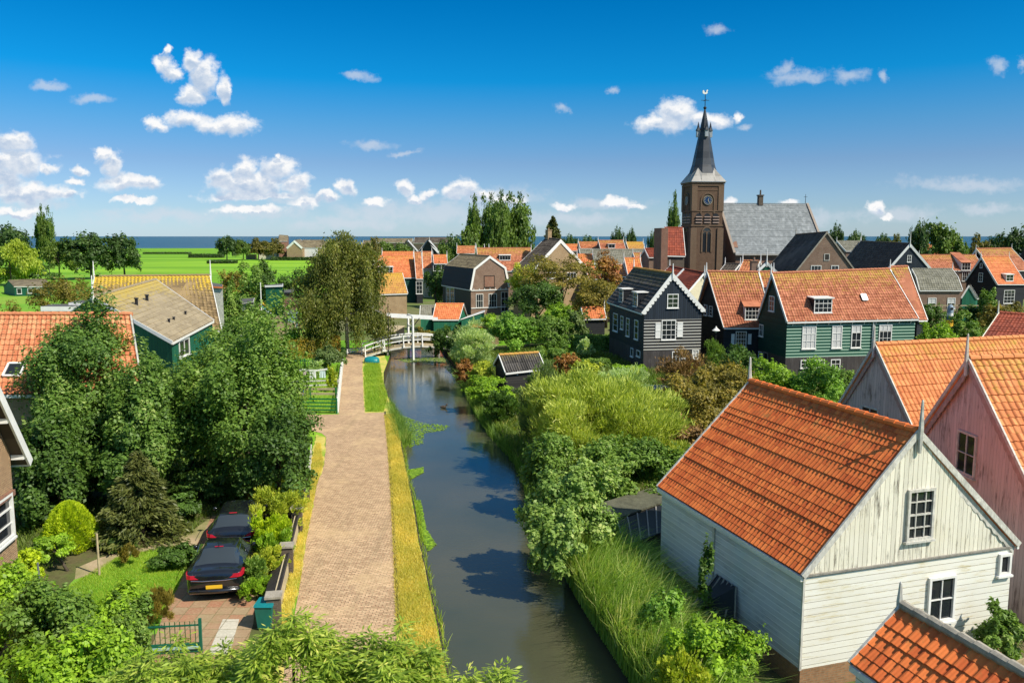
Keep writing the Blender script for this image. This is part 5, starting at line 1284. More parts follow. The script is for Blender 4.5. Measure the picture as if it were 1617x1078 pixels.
H = house('house', 'brown lichen-tiled house with yellow ridge behind the tan corrugated roof', [pt(150, 437, 73), pt(150, 470, 78), pt(140, 500, 68), pt(331, 435, 74), pt(322, 470, 79), pt(350, 522, 68)], T_CHECK, B_GREENV, tile=(.34, .36, 4), finial=(1, 1), bw=.16, fin=1.4, over=.12, amp=.03)
window(H, 'A', (150, 455, 152, 460), 1, 1) if 0 else None
def flatroof(label, q, t=.35, wallm=DARKWOOD, name='carport', cat='carport', fascia=WHITE):
    q = [V3(x) for x in q]; c = sum(q, Vector()) / 4; c.z = 0; r = root(name, c, label, cat)
    MB().slab(q, t).build('roof', fascia, r)
    f = [x + Vector((0, 0, .012)) for x in q]; cc = sum(f, Vector()) / 4; MB().face([lerp(x, cc, .06) for x in f]).build('roof_felt', paint('roof_felt_%d' % len(MATS), (.10, .10, .09), .9), r)
    mb = MB(); g = [lerp(x, cc, .08) for x in q]
    for a, b in zip(g, g[1:] + g[:1]): mb.wall(a, b, 0, min(a.z, b.z) - t)
    mb.build('wall', wallm, r); return r
flatroof('flat-roofed dark carport with white fascia left of the green gabled house', [pt(64, 484, 62), pt(118, 484, 62), pt(138, 480, 70), pt(84, 480, 70)])
flatroof('second white-edged flat roof set behind the first carport roof', [pt(108, 478, 66), pt(140, 478, 66), pt(150, 474, 72), pt(122, 474, 72)], .3)
H = house('garden_shed', 'long green summer shed with three white-awninged windows in the far left meadow', [pt(13, 443, 171), pt(5, 452, 176), pt(22, 452, 166), pt(72, 441, 172), pt(66, 450, 177), pt(84, 452, 167)], T_BROWN, B_GREENV, 'shed', tile=None, finial=(0, 0), barge=None, over=.1)
for b in ((27, 455, 34, 464), (44, 455, 51, 463), (58, 455, 65, 462)): window(H, 2, b, 1, 1)
# near-left brick house
dp = Vector((-.170, .985, 0)); rp = Vector((-.985, -.170, 0)); Cc = Vector((-14.2, 23.6, 0)); Wd = 9.4
A2_ = Cc.copy(); A2_.z = 5.45; A1_ = Cc - dp * Wd; A1_.z = 5.45; A0_ = Cc - dp * Wd / 2; A0_.z = 12.1
H = house('house', 'sand-coloured brick house cut off by the left edge, white bargeboard and window', [A0_, A1_, A2_, A0_ + rp * 7, A1_ + rp * 7, A2_ + rp * 7], T_DARK, K_NEAR, tile=(.26, .34, 2), finial=(0, 0), bw=.26, over=.42, gover=.35, thick=.14)
window(H, 'A', (-30, 792, 15, 868), 2, 3, depth=.1); 
mb = MB(); p, t, n = H.faces['A']
for f in (.05, .25): pass
q = lerp(H.P6[0], H.P6[2], .93)
for f in (.74, .93): q = lerp(H.P6[0], H.P6[2], f); mb.beam(q + n * .0 + Vector((0, 0, -.25)), q - n * .34 + Vector((0, 0, -.25)), .14, .14)
mb.build('purlin_end', WHITE, H.root)
mb = MB(); a, b = hit(H.faces['A'], -30, 795), hit(H.faces['A'], 20, 795); mb.beam(Vector((a.x, a.y, b.z + .35)) + n * .05, Vector((b.x, b.y, b.z + .35)) + n * .05, .1, .16); mb.build('lintel', K_RED, H.root)
# far houses beyond the meadow
H = house('house', 'brick house with flat-fronted dark chimney block beyond the far meadow', [pt(441, 371, 432), pt(441, 374, 440), pt(439, 381, 424), pt(455, 372, 434), pt(456, 375, 442), pt(454, 381, 426)], T_BROWN, K_RED, tile=None, finial=(0, 0), barge=None, bw=.5)
H = house('house', 'tan brick gable with white bargeboards beyond the far meadow', [pt(465, 379.5, 415), pt(452, 391, 415), pt(478, 391, 415), pt(474, 378, 440), pt(462, 389, 440), pt(500, 389, 440)], T_BROWN, K_TAN, tile=None, finial=(0, 0), bw=1.0)
H = fhouse('row house with brown roof and white lower front right of the far tan gable', (478, 379), 425, 1, 13, 512, 391, T_BROWN, WHITE, tile=None, finial=(0, 0), barge=None)
H = fhouse('brown roofed row house ending near the birch on the horizon', (505, 381), 410, 1, 12, 560, 391, T_BROWN, K_TAN, tile=None, finial=(0, 0), barge=None)
H = fhouse('pale house almost hidden behind the far trees right of the yellow container', (412, 386), 440, 1, 10, 440, 392, T_BROWN, OFFWHITE, tile=None, finial=(0, 0), barge=None)
c = at(397, 409.5); mb = MB(); mb.box((c.x, c.y, 1.3), (4.9, 2.4, 2.4)); 
r = root('container', (c.x, c.y, 0), 'pale yellow container standing at the edge of the far meadow', 'container'); mb.build('body', PALEWOOD, r); mb = MB(); mb.box((c.x, c.y, 2.55), (5.1, 2.6, .12)); mb.build('roof', WORN_WHITE, r)
# ================================================================ TREES AND PLANTS
# big leafy trees on the left
tree('leafy_tree', 'big dark green leafy tree beside the road, right of the other big garden trees', 385, 520, 815, 215, 37, L_MID, 52000, .15, 1, ncl=44, depth=.95, tx=385, trunk_r=.2)
tree('leafy_tree', 'big leafy tree in the middle of the left garden behind the spruce', 285, 560, 800, 200, 39, L_MIDT, 42000, .15, 2, ncl=40, depth=.9, tx=300, trunk_r=.2)
tree('leafy_tree', 'tall dark leafy tree rising in front of the orange pantiled roof', 150, 505, 820, 225, 37.5, L_MIDT, 60000, .15, 3, ncl=44, depth=.8, tx=165, trunk_r=.2)
tree('leafy_tree', 'dark leafy tree next to the sand-coloured brick house corner', 75, 655, 880, 120, 33, L_DARK, 18000, .15, 4, ncl=36, tx=95, trunk_r=.15)
tree('leafy_tree', 'small-leaved green tree reaching up in front of the tan corrugated roof', 378, 508, 640, 140, 46, L_MID, 20000, .15, 5, ncl=36, tx=370)
tree('leafy_tree', 'lower dark tree filling the shade behind the parked cars', 440, 640, 805, 110, 34, L_DARK, 16000, .14, 6, ncl=32, tx=430)
tree('leafy_tree', 'bushy tree between the orange roof and the tan brick wall', 238, 585, 770, 110, 35.5, L_MIDT, 18000, .15, 7, ncl=30)
US = [('dark undergrowth bush in the shade under the big trees', 330, 730, 815, 130, 37, L_DARK, 12000), ('shaded bush between tree trunks left of the spruce', 130, 720, 860, 110, 36, L_DARK, 12000), ('shaded bush behind the egg-shaped conifer', 60, 760, 880, 80, 33, L_DARK, 9000), ('dark bush hiding the tan brick wall', 215, 640, 790, 120, 34.5, L_MIDT, 16000), ('shaded bush behind the cars near the road fence', 455, 735, 800, 60, 36, L_MID, 7000), ('dark bush at the eaves of the orange pantiled house', 105, 600, 740, 110, 35, L_MIDT, 14000), ('dark low bush right of the spruce', 290, 780, 850, 60, 34, L_DARK, 5000)]
for i, (lb, cx, y0, y1, wp, D, m, n) in enumerate(US): shrub('bush', lb, cx, y0, y1, wp, D, m, n, .14, 40 + i, 'broad', 26, group='undergrowth of the left garden')
def spruce(name, label, cx, ytop, ybot, wpx, D, mat, n, size, seed, tiers=16, group=None, droop=.25, full=1.):
    zt = pt(cx, ytop, D).z; zb = max(.1, pt(cx, ybot, D).z); c = pt(cx, ytop, D); R0 = wpx / 2 * D / FPX
    rng = np.random.RandomState(seed); rt = root(name, (c.x, D, 0), label, 'tree', group)
    P, T, rv = [], [], []
    nb = tiers * 9; per = n // nb; mb = MB(); mb.tube([(c.x, D, -.1), (c.x, D, zt)], [R0 * .07 + .05, .015], 7)
    for b in range(nb):
        f = (b // 9 + rng.uniform(0, .8)) / tiers; a = rng.uniform(0, 6.283); L = R0 * ((1 - f) ** .8 * full) * rng.uniform(.75, 1.1) + .06
        z0 = zb + (zt - zb) * f
        s = rng.uniform(.1, 1, per) ** .7
        lat = rng.normal(size=per) * (.10 + .12 * (1 - s)) * L
        x = c.x + np.cos(a) * s * L - np.sin(a) * lat; y = D + np.sin(a) * s * L + np.cos(a) * lat
        z = z0 - droop * L * s ** 1.6 + rng.normal(size=per) * .05 * (1 + R0 * .15) + .1 * L * (s > .85)
        P.append(np.stack([x, y, z], 1)); t = np.array([np.cos(a), np.sin(a), -.25]); T.append(np.tile(t, (per, 1)) + rng.normal(size=(per, 3)) * .4)
        rv.append(np.full(per, rng.uniform(0, 1)) * .4 + rng.uniform(0, .6, per))
        mb.tube([(c.x, D, z0), (c.x + math.cos(a) * L * .8, D + math.sin(a) * L * .8, z0 - droop * L * .6)], [.02 + R0 * .008, .006], 4)
    P, T, rv = np.concatenate(P), unit(np.concatenate(T)), np.concatenate(rv)
    N = unit(np.cross(T, rng.normal(size=T.shape)) + np.array([0, 0, .6])); B = unit(np.cross(N, T)); l = size * rng.uniform(.6, 1.4, len(P))
    quads_mesh('crown', diamonds(P, T, B, l, l * .28), rv, mat, rt); mb.build('trunk', BARK, rt, True); return rt
spruce('spruce_tree', 'drooping olive-green spruce beside the front lawn', 216, 716, 868, 165, 31.5, L_CONIF, 26000, .22, 11, 18)
egg('conifer_bush', 'egg-shaped bright yellow-green conifer near the brick house', 107, 792, 78, 30.5, L_LIME, 16000, .11, 12)
tree('small_tree', 'small bright tree with bare forked stems below the egg-shaped conifer', 78, 846, 882, 74, 28.5, L_BRIGHT, 5000, .10, 13, ncl=16, trunk_r=.05, tx=80, k=6, hollow=.1)
shrub('shrub', 'pale heather-like tuft on the edge of the front lawn', 202, 857, 884, 32, 29, L_OLIVE, 2500, .10, 14, 'up', 10, aspect=.2)
shrub('shrub', 'low dark bush at the foot of the spruce', 185, 845, 880, 60, 30.5, L_DARK, 4000, .09, 15)
shrub('groundcover', 'low dark ivy-like mat next to the front parked car', 285, 862, 884, 80, 29, L_DARK, 5000, .10, 16, ncl=24)
shrub('shrub', 'golden bush under the corner of the brick house', 42, 872, 930, 60, 27, L_LIME, 7000, .10, 17)
B_ = [('large bright green bush filling the bottom left corner', 10, 905, 1090, 170, 21, L_BRIGHT, 20000, 20), ('bright green bush left of the grey metal pole', 85, 930, 1100, 150, 20, L_MID, 18000, 21), ('tall light green bush right of the grey metal pole', 165, 938, 1090, 120, 21.5, L_BRIGHT, 18000, 22),
      ('bush with dark lower leaves behind the green gate', 205, 945, 1060, 60, 21.5, L_MID, 10000, 23), ('lowest bright bush against the bottom edge at left', 100, 1000, 1160, 200, 17.5, L_BRIGHT, 18000, 24)]
for lb, cx, y0, y1, wp, D, m, n, sd in B_: shrub('bush', lb, cx, y0, y1, wp, D, m, n, .105, sd, ncl=34, clump=.35)
shrub('bush', 'twiggy grey-green broom bush above the green gate', 250, 925, 985, 56, 24, L_OLIVE, 6000, .13, 25, 'up', 14, aspect=.12)
# lance-leaved crowns in front of the camera
for i, (lb, cx, y0, wp, D, n) in enumerate([('lance-leaved treetop at the bottom edge below the green gate', 300, 1012, 230, 12.5, 11000), ('lance-leaved treetop at the bottom edge below the wheelie bin', 460, 968, 210, 12.2, 11000), ('lance-leaved treetop poking over the brick road at the bottom edge', 610, 985, 190, 12., 10000),
                                  ('low lance-leaved treetop over the grass bank at the bottom edge', 770, 1048, 170, 11.6, 6000), ('low lance-leaved treetop at the bottom edge left of the gate', 215, 1035, 160, 11.8, 7000)]):
    c = pt(cx, y0, D); rx = wp / 2 * D / FPX; zt = c.z; rz = 1.15
    rt = root('young_tree', (c.x, D, 0), lb, 'tree', 'lance-leaved treetops along the bottom edge')
    rng = np.random.RandomState(60 + i); ncl = 90
    d = unit(rng.normal(size=(ncl, 3))); d[:, 2] = np.abs(d[:, 2]); cc = np.array([c.x, D, zt - rz]) + d * np.array([rx, rx * 1.1, rz]) * rng.uniform(.5, 1, ncl)[:, None]
    k = rng.randint(0, ncl, n); a = rng.uniform(0, 6.28, n); T = unit(np.stack([np.cos(a), np.sin(a), rng.uniform(-.7, .3, n)], 1)); s = rng.uniform(.03, .30, n)
    P = cc[k] + T * s[:, None] + np.stack([np.zeros(n), np.zeros(n), rng.uniform(-.15, .06, n)], 1); N = unit(np.array([0, 0, 1.]) + rng.normal(size=(n, 3)) * .45); B = unit(np.cross(N, T)); l = rng.uniform(.09, .17, n)
    quads_mesh('crown', diamonds(P, T, B, l, l * .24), .35 * rng.uniform(0, 1, ncl)[k] + .65 * rng.uniform(0, 1, n), L_LANCE, rt)
    mb = MB(); limbs(mb, (c.x, D, -.1), (c.x, D, zt - .4), cc, .05, rng, 26); mb.build('trunk', BARK, rt, True)
# shrubs along the drive
DR = [('low yellow-green shrub between the two parked cars and the wall', 436, 835, 880, 50, 28.8, L_BRIGHT, 6000), ('dark green shrub joining the wheelie bin to the yellow shrubs', 404, 880, 975, 40, 26.8, L_MID, 5000), ('yellow-green shrub next to the wheelie bin', 408, 912, 990, 46, 26.3, L_BRIGHT, 5000), ('yellow shrub beside the rear car wheel', 421, 862, 950, 50, 27.5, L_YELL, 6000), ('light yellow shrub between the sloping copings and the front car', 428, 812, 905, 62, 29.5, L_LIME, 6500),
      ('yellow and green shrub at the bonnet of the front car', 440, 775, 855, 74, 32, L_YELL, 7000), ('cream-tinged shrub under the big roadside tree', 448, 758, 815, 72, 34, L_YELL, 6000), ('tall brown-leaved shrub behind the parked cars', 405, 768, 830, 44, 34.5, L_RED, 5000), ('dark green shrub behind the front parked car', 370, 770, 815, 40, 36, L_DARK, 4000)]
for i, (lb, cx, y0, y1, wp, D, m, n) in enumerate(DR): shrub('shrub', lb, cx, y0, y1, wp, D, m, n, .10, 70 + i, 'up', 18, aspect=.4, group='shrubs along the driveway', depth=1.5)
# right-bank shrubs, from near to far
RS = [('small ragged bush between reeds and lean-to', 1045, 930, 1010, 70, 22.5, L_MIDL, 5000, .10, 'broad'), ('yellowish weedy bush at the bottom edge below the reeds', 1085, 1030, 1120, 90, 19, L_YELL, 6000, .10, 'up'), ('leafy bramble thicket beside the brick footing of the barn', 1120, 975, 1110, 130, 20, L_BRIGHT, 12000, .10, 'broad'), ('low leafy plant at the very foot of the barn corner', 1165, 1010, 1085, 60, 20.4, L_BRIGHT, 3500, .10, 'broad'),
      ('pale-leaved elder bush leaning over the canal', 905, 735, 895, 135, 29, L_PALE, 24000, .13, 'broad'), ('lower lobe of pale leaves touching the canal water', 875, 800, 905, 90, 27.3, L_PALE, 12000, .13, 'broad'),
      ('dense green bush in front of the yellow willow', 1000, 690, 800, 150, 35, L_MID, 26000, .13, 'broad'), ('green bush at the canal edge between willow and elder', 880, 690, 800, 110, 36, L_MID, 16000, .12, 'broad')]
for i, (lb, cx, y0, y1, wp, D, m, n, sz, st) in enumerate(RS): shrub('bush', lb, cx, y0, y1, wp, D, m, n, sz, 90 + i, st, 34, group='bushes on the right bank')
shrub('willow_bush', 'big feathery yellow-green willow bush on the right bank', 945, 592, 770, 225, 42, L_WILLOW, 62000, .27, 101, 'up', 70, aspect=.16, cat='willow', clump=.3)
shrub('willow_bush', 'second yellow willow bush spreading right of the big one', 1030, 660, 760, 110, 41, L_WILLOW, 14000, .24, 102, 'up', 30, aspect=.16, cat='willow')
shrub('willow_bush', 'grey-green willow leaning over the canal left of the yellow willow', 862, 585, 735, 95, 46, L_GREYD, 18000, .22, 103, 'up', 34, aspect=.16, cat='willow')
shrub('willow_bush', 'blue-green willow tuft above the yellow willow', 985, 575, 625, 80, 56, L_GREY, 9000, .22, 104, 'up', 20, aspect=.16, cat='willow')
shrub('willow_bush', 'round silvery willow beside the drawbridge', 746, 517, 578, 72, 76, L_GREY, 15000, .24, 105, 'up', 34, aspect=.2, cat='willow', clump=.2, cl=(.2, .32), hollow=.6)
RB2 = [('brown and olive thicket right of the yellow willow', 1105, 600, 700, 130, 47, L_OLIVE, 18000, .15, 'broad'), ('olive hazel bush below the black house', 1135, 570, 650, 110, 54, L_OLIVE, 14000, .16, 'broad'), ('bare brown twiggy bush against the black house base', 1085, 562, 612, 100, 62, L_BROWN, 7000, .22, 'up'),
       ('dark brown thicket at the far corner of the barn roof', 1060, 660, 770, 110, 42, L_BROWN, 12000, .14, 'broad'), ('light green bush left below the green house', 1215, 572, 640, 90, 55, L_BRIGHT, 13000, .16, 'broad'), ('light green bush below the middle of the green house', 1290, 570, 650, 90, 53, L_MIDL, 13000, .16, 'broad'),
       ('dark bush against the lower wall of the green house', 1330, 582, 640, 60, 58, L_MID, 7000, .16, 'broad'), ('green bush in the gap between black and rust-roofed houses', 1130, 535, 570, 36, 72, L_MID, 4000, .18, 'up'), ('dark bush under the window of the rust-roofed black house', 1170, 552, 585, 70, 66, L_DARK, 4000, .2, 'broad')]
for i, (lb, cx, y0, y1, wp, D, m, n, sz, st) in enumerate(RB2): shrub('bush', lb, cx, y0, y1, wp, D, m, n, sz, 120 + i, st, 30, aspect=.5 if st == 'broad' else .2, group='bushes between the houses')
GS = [('bright green shrub at the water below the small black shed', 775, 592, 645, 70, 58, L_BRIGHT, 7000, .15), ('yellow-leaved shrub left of the small black shed', 760, 572, 610, 46, 64, L_YELL, 4500, .15), ('reddish shrub on the bank left of the small black shed', 738, 572, 618, 40, 66, L_RED, 4500, .15),
      ('dark sedge clump by the water between shed and willow', 790, 625, 675, 70, 53, L_DARK, 6000, .18), ('pale grey-green bush in front of the small black shed', 850, 600, 660, 60, 55, L_GREYD, 6000, .18), ('dark bush under the right end of the drawbridge', 708, 515, 575, 50, 80, L_DARK, 7000, .18),
      ('olive bush behind the uprights of the drawbridge', 672, 520, 552, 60, 88, L_OLIVE, 5000, .2), ('yellow flowering shrub right of the small black shed', 925, 568, 605, 50, 66, L_YELL, 4500, .17), ('orange-brown flowering shrub beside the clipped hedges', 895, 560, 590, 40, 70, L_RED, 3000, .17),
      ('green shrub behind the small black shed', 868, 545, 572, 60, 76, L_MID, 4000, .18), ('spiky pale shrub on the far lawn', 925, 535, 560, 24, 80, L_GREY, 2000, .2), ('blue-green fir-like bush below the small orange shed roof', 912, 490, 530, 40, 90, L_GREYD, 4000, .2)]
for i, (lb, cx, y0, y1, wp, D, m, n, sz) in enumerate(GS): shrub('shrub', lb, cx, y0, y1, wp, D, m, n, sz, 150 + i, 'up' if i in (3, 10) else 'broad', 22, aspect=.5, group='shrubs in the gardens by the canal')
# tall hedge-like masses
shrub('bush', 'tall bright bramble mass left of the apple trees', 805, 495, 545, 80, 86, L_MIDL, 12000, .2, 170, ncl=30); shrub('bush', 'tall green bramble mass behind the back lawn', 868, 498, 545, 80, 88, L_MID, 12000, .2, 171, ncl=30)
shrub('bush', 'light green shrub beside the mossy brick store', 775, 498, 535, 46, 92, L_BRIGHT, 5000, .2, 172)
hedge('long clipped hedge with rounded dark end beside the black house', at(904, 553), at(985, 552), 1.5, 2.0, L_MID, 12000, .17, 173)
hedge('low square box hedge at the foot of the black house', at(968, 600), at(1018, 600), 1.1, 1.8, L_BRIGHT, 8000, .14, 174)
hedge('low dark box hedge left of the square one', at(890, 583), at(962, 584), .9, 1.2, L_MID, 8000, .15, 175)
hedge('brown-topped beech hedge across the left garden under the birch', pt(420, 575, 78), pt(530, 560, 84), 2.0, 1.6, L_HEDGE, 16000, .17, 176)
for p_ in (): pass
H_ = at
# centre trees
tree('conifer_tree', 'dark dense yew-like tree left of the apple trees', 848, 443, 510, 88, 100, L_DARK, 18000, .24, 180, ncl=36, trunk_r=.2)
tree('fruit_tree', 'open-crowned fruit tree in front of the sand-coloured gable', 890, 398, 480, 120, 103, L_OLIVE, 9000, .24, 181, ncl=26, trunk_r=.16, tx=886, hollow=.1, cl=(.16, .3))
tree('fruit_tree', 'yellow-green tree at the left of the sand-coloured gable', 828, 420, 470, 62, 106, L_YELL, 5000, .24, 182, ncl=18, hollow=.1)
tree('leafy_tree', 'reddish-brown tree in front of the village roofs', 958, 404, 470, 50, 108, L_RED, 6000, .26, 183, ncl=24)
tree('leafy_tree', 'olive green tree behind the scalloped black house', 950, 446, 515, 100, 95, L_OLIVE, 13000, .24, 184, ncl=32)
tree('small_tree', 'bright young tree with bare pale stem left of the small orange shed', 885, 478, 525, 60, 92, L_BRIGHT, 6000, .2, 185, ncl=18)
tree('leafy_tree', 'dark tree between the gambrel house and the houses left of it', 688, 420, 500, 36, 140, L_DARK, 5000, .32, 186, ncl=16)
# birch
def weeper(name, label, cx, ytop, ybot, wpx, D, mat, n, size, seed, bark=BIRCH, nstr=420, tx=None, trunk_r=.17, cat='tree'):
    zt, zb = pt(cx, ytop, D).z, max(.4, pt(cx, ybot, D).z); c = pt(cx, ytop, D); bx = c.x if tx is None else pt(tx, 500, D).x
    R0 = wpx / 2 * D / FPX; rng = np.random.RandomState(seed); rt = root(name, (bx, D, 0), label, cat)
    nc_ = max(12, nstr // 11); ac = rng.uniform(0, 6.283, nc_); hc = rng.uniform(0, 1, nc_) ** .9; rc = rng.uniform(.25, 1, nc_) ** .6
    kk = rng.randint(0, nc_, nstr); hz = np.clip(hc[kk] + rng.normal(size=nstr) * .035, 0, 1)
    env = np.sqrt(np.clip(1 - hz ** 2.2, .02, 1)) * (1 + .18 * np.sin(ac[kk] * 3 + hc[kk] * 9)); z0 = zb + (zt - zb) * (.24 + .76 * hz); a = ac[kk]
    x0 = c.x + np.cos(a) * rc[kk] * R0 * env + rng.normal(size=nstr) * R0 * .085; y0 = D + np.sin(a) * rc[kk] * R0 * env * .9 + rng.normal(size=nstr) * R0 * .085; per = n // nstr; P, T, rv = [], [], []
    for i in range(nstr):
        L = min((z0[i] - zb), rng.uniform(.08, .30) * (zt - zb)); s = rng.uniform(0, 1, per); sp_ = rng.normal(size=(per, 2)) * (.14 + R0 * .03)
        P.append(np.stack([x0[i] + sp_[:, 0] + np.cos(a[i]) * s * .25, y0[i] + sp_[:, 1] + np.sin(a[i]) * s * .25, z0[i] - s * L], 1)); rv.append(.5 * rng.uniform() + .5 * rng.uniform(0, 1, per))
    P = np.concatenate(P); N = unit(P - np.array([c.x, D, (zt + zb) / 2]))
    quads_mesh('crown', make_leaves(P, N, size, rng, .42, 'droop'), np.concatenate(rv), mat, rt)
    mb = MB(); idx = rng.choice(nstr, 16); limbs(mb, (bx, D, -.1), (c.x, D, zt - .15 * (zt - zb)), np.stack([x0, y0, z0], 1)[idx], trunk_r, rng, 16); mb.build('trunk', bark, rt, True); return rt
weeper('birch_tree', 'tall weeping birch with pale trunk left of the drawbridge', 542, 364, 560, 142, 84, L_OLIVED, 60000, .25, 190, tx=548, nstr=900)
weeper('willow_tree', 'yellow-green weeping willow at the far left', 12, 376, 455, 92, 200, L_YELLW, 16000, .6, 191, bark=BARK, nstr=260, cat='willow')
weeper('willow_tree', 'darker green weeping willow below the poplar', 90, 382, 432, 62, 228, L_MIDW, 12000, .6, 192, bark=BARK, nstr=200, cat='willow')
# left garden greens
LG = [('rounded bright green bush beside the long bare pole house', 360, 448, 488, 44, 92, L_MID, 8000), ('green shrub mass right of the round bush', 398, 420, 468, 60, 112, L_MID, 7000), ('olive bush before the green flat-roofed shed', 372, 430, 460, 60, 118, L_OLIVE, 6000), ('dark tree top between meadow and green shed', 418, 417, 450, 44, 124, L_DARK, 6000),
      ('dark hedge row at the meadow edge right of the green shed', 470, 432, 462, 80, 128, L_DARK, 8000), ('light green bush in the yard beside the flagpole', 482, 518, 552, 76, 84, L_BRIGHT, 8000), ('round leafy shrub at the foot of the flagpole', 402, 478, 520, 40, 92, L_MID, 5000), ('blue-green bush between beech hedge and footpath', 524, 548, 592, 52, 71, L_GREYD, 8000),
      ('small pale yucca-like plant in the green garden', 498, 568, 596, 22, 69, L_GREY, 1500), ('yellow grass tuft at the end of the washing line', 524, 582, 602, 16, 63, L_YELL, 1200), ('green bush left of the lamp post', 432, 545, 590, 50, 72, L_MID, 6000), ('brown-green bush mass beside the carport', 108, 440, 492, 100, 88, L_OLIVE, 14000),
      ('low dark bush at the left edge of the meadow', 12, 478, 500, 60, 80, L_OLIVE, 4000), ('shrub on the meadow between willows', 60, 416, 442, 60, 215, L_DARK, 3000), ('ivy-clad bush under the orange roof eaves', 40, 632, 680, 60, 40, L_OLIVE, 6000)]
for i, (lb, cx, y0, y1, wp, D, m, n) in enumerate(LG): shrub('shrub', lb, cx, y0, y1, wp, D, m, n, .0022 * D, 200 + i, 'up' if i in (8, 9) else 'broad', 22, group='shrubs of the left gardens')
# far trees: a few crowns built once and copied
def far_tree(kind, lb, cx, ytop, ybot, wpx, D, src, group): 
    o = copy_tree(src[kind]); zt, zb = pt(cx, ytop, D).z, max(0, pt(cx, ybot, D).z); x = pt(cx, 400, D).x
    o.location = (x, D, 0); o.scale = (wpx * D / FPX / 2, wpx * D / FPX / 2, zt / 2.0); o.rotation_euler = (0, 0, (cx * 37) % 6.28); o['label'] = lb; o['group'] = group; return o
def proto(kind, mat, seed, n=6500, size=.12, rz=1.0, ncl=60, name='tree', **kw):
    rt = root(name, (0, 0, 0), 'prototype', 'tree'); Q, rnd, cc = foliage((0, 0, 1.02), (.92, .92, rz * .93), n, size, seed, 'broad', ncl, .65, **kw)
    quads_mesh('crown', Q, rnd, mat, rt); rng = np.random.RandomState(seed); mb = MB(); limbs(mb, (0, 0, -.05), (0, 0, 1.5), cc, .05, rng, 8); mb.build('trunk', BARK, rt); return rt
SRC = {'round': proto('round', L_DARKF, 300), 'round2': proto('round2', L_MIDF, 301), 'olive': proto('olive', L_OLIVEF, 302), 'poplar': proto('poplar', L_MIDF, 303, 7500, .11, 1.0, 80, 'poplar_tree', cl=(.2, .34)), 'fir': None}
FT = [('round', 'dark broad tree at the far left edge behind the weeping willow', 20, 356, 420, 60, 235), ('round', 'broad dark oak left of its twin beside the meadow', 142, 368, 430, 66, 232), ('round', 'broad dark oak at the edge of the bright meadow', 195, 370, 430, 52, 238), ('poplar', 'tall narrow leaning poplar at the left', 76, 336, 425, 24, 250), ('poplar', 'shorter poplar shoot beside the tall left poplar', 67, 352, 425, 18, 252),
      ('round', 'leftmost round tree of the far meadow row', 358, 373, 408, 34, 420), ('round2', 'second tree of the far meadow row', 384, 378, 408, 28, 424), ('olive', 'brownish tree beside the yellow container', 408, 378, 406, 28, 428), ('olive', 'olive tree in front of the far tan gable house', 432, 379, 406, 34, 420),
      ('round2', 'bushy tree right of the birch top by the shore', 612, 380, 396, 44, 250), ('olive', 'olive tree behind the bright orange roof', 590, 380, 398, 36, 245), ('round2', 'tree between the thatch-coloured gable and the black gable', 640, 384, 400, 40, 240),
      ('round2', 'bright bushy tree at the foot of the poplars', 738, 352, 405, 44, 205), ('round', 'dark bushy tree right of the black gable', 716, 372, 405, 36, 215),
      ('poplar', 'first slim poplar of the group behind the gambrel house', 748, 322, 400, 26, 220), ('poplar', 'second poplar of the group behind the gambrel house', 772, 320, 400, 37, 222), ('poplar', 'third and tallest poplar of the group', 795, 317, 400, 43, 218), ('poplar', 'rightmost poplar of the group behind the gambrel house', 818, 319, 400, 49, 221), ('poplar', 'poplar standing in front of the tallest poplar', 784, 330, 400, 37, 212),
      ('round', 'dark round tree on the horizon left of the long grey roof', 900, 371, 384, 20, 300), ('round', 'wide low dark tree under the horizon right of the conifer', 928, 373, 386, 30, 300), ('round', 'dark spreading tree left of a pair on the horizon', 975, 360, 384, 18, 230), ('round', 'dark spreading tree right of a pair on the horizon', 996, 362, 384, 20, 232), ('round', 'small dark tree on the horizon left of the dark red roof', 1030, 367, 386, 14, 240),
      ('poplar', 'poplar tree left of the church tower', 1062, 320, 372, 22, 170), ('round', 'tree behind the brown brick house beside the church', 1318, 356, 392, 26, 170), ('round', 'low dark tree right of the church on the horizon', 1352, 366, 386, 34, 260), ('round', 'low bushy tree on the horizon above the dark tiled roof', 1392, 370, 386, 24, 262), ('olive', 'small tree on the horizon left of the big dark tree', 1412, 374, 388, 26, 300),
      ('round', 'tall dark tree above the small orange roof', 1448, 352, 402, 36, 180), ('round2', 'biggest bushy tree at right above the wide red-orange roof', 1492, 349, 404, 56, 182), ('round2', 'bushy tree joined to the right side of the biggest one', 1512, 366, 404, 34, 186), ('olive', 'tree at the shore left of the far right trees', 1545, 376, 400, 34, 200), ('round', 'dark tree on the shore between the right black houses', 1572, 374, 400, 40, 205), ('round', 'tall dark tree at the right edge on the horizon', 1608, 360, 402, 50, 190), ('olive', 'low olive tree before the far right dark tree', 1590, 382, 404, 40, 195),
      ('round2', 'small tree peeking behind the bright orange roof left of the gambrel house', 706, 384, 404, 26, 190)]
for f in FT: far_tree(f[0], f[1], f[2], f[3], f[4], f[5], f[6], SRC, 'trees of the far village and shore')
for k in ('round', 'round2', 'olive', 'poplar'):
    o = SRC[k]
    for ch in list(o.children): bpy.data.objects.remove(ch)
    bpy.data.objects.remove(o)
spruce('conifer_tree', 'pointed dark conifer on the horizon behind the sand-coloured gable', 873, 342, 385, 30, 165, L_CONIF, 9000, .7, 320, 14, full=1.1, droop=.15)
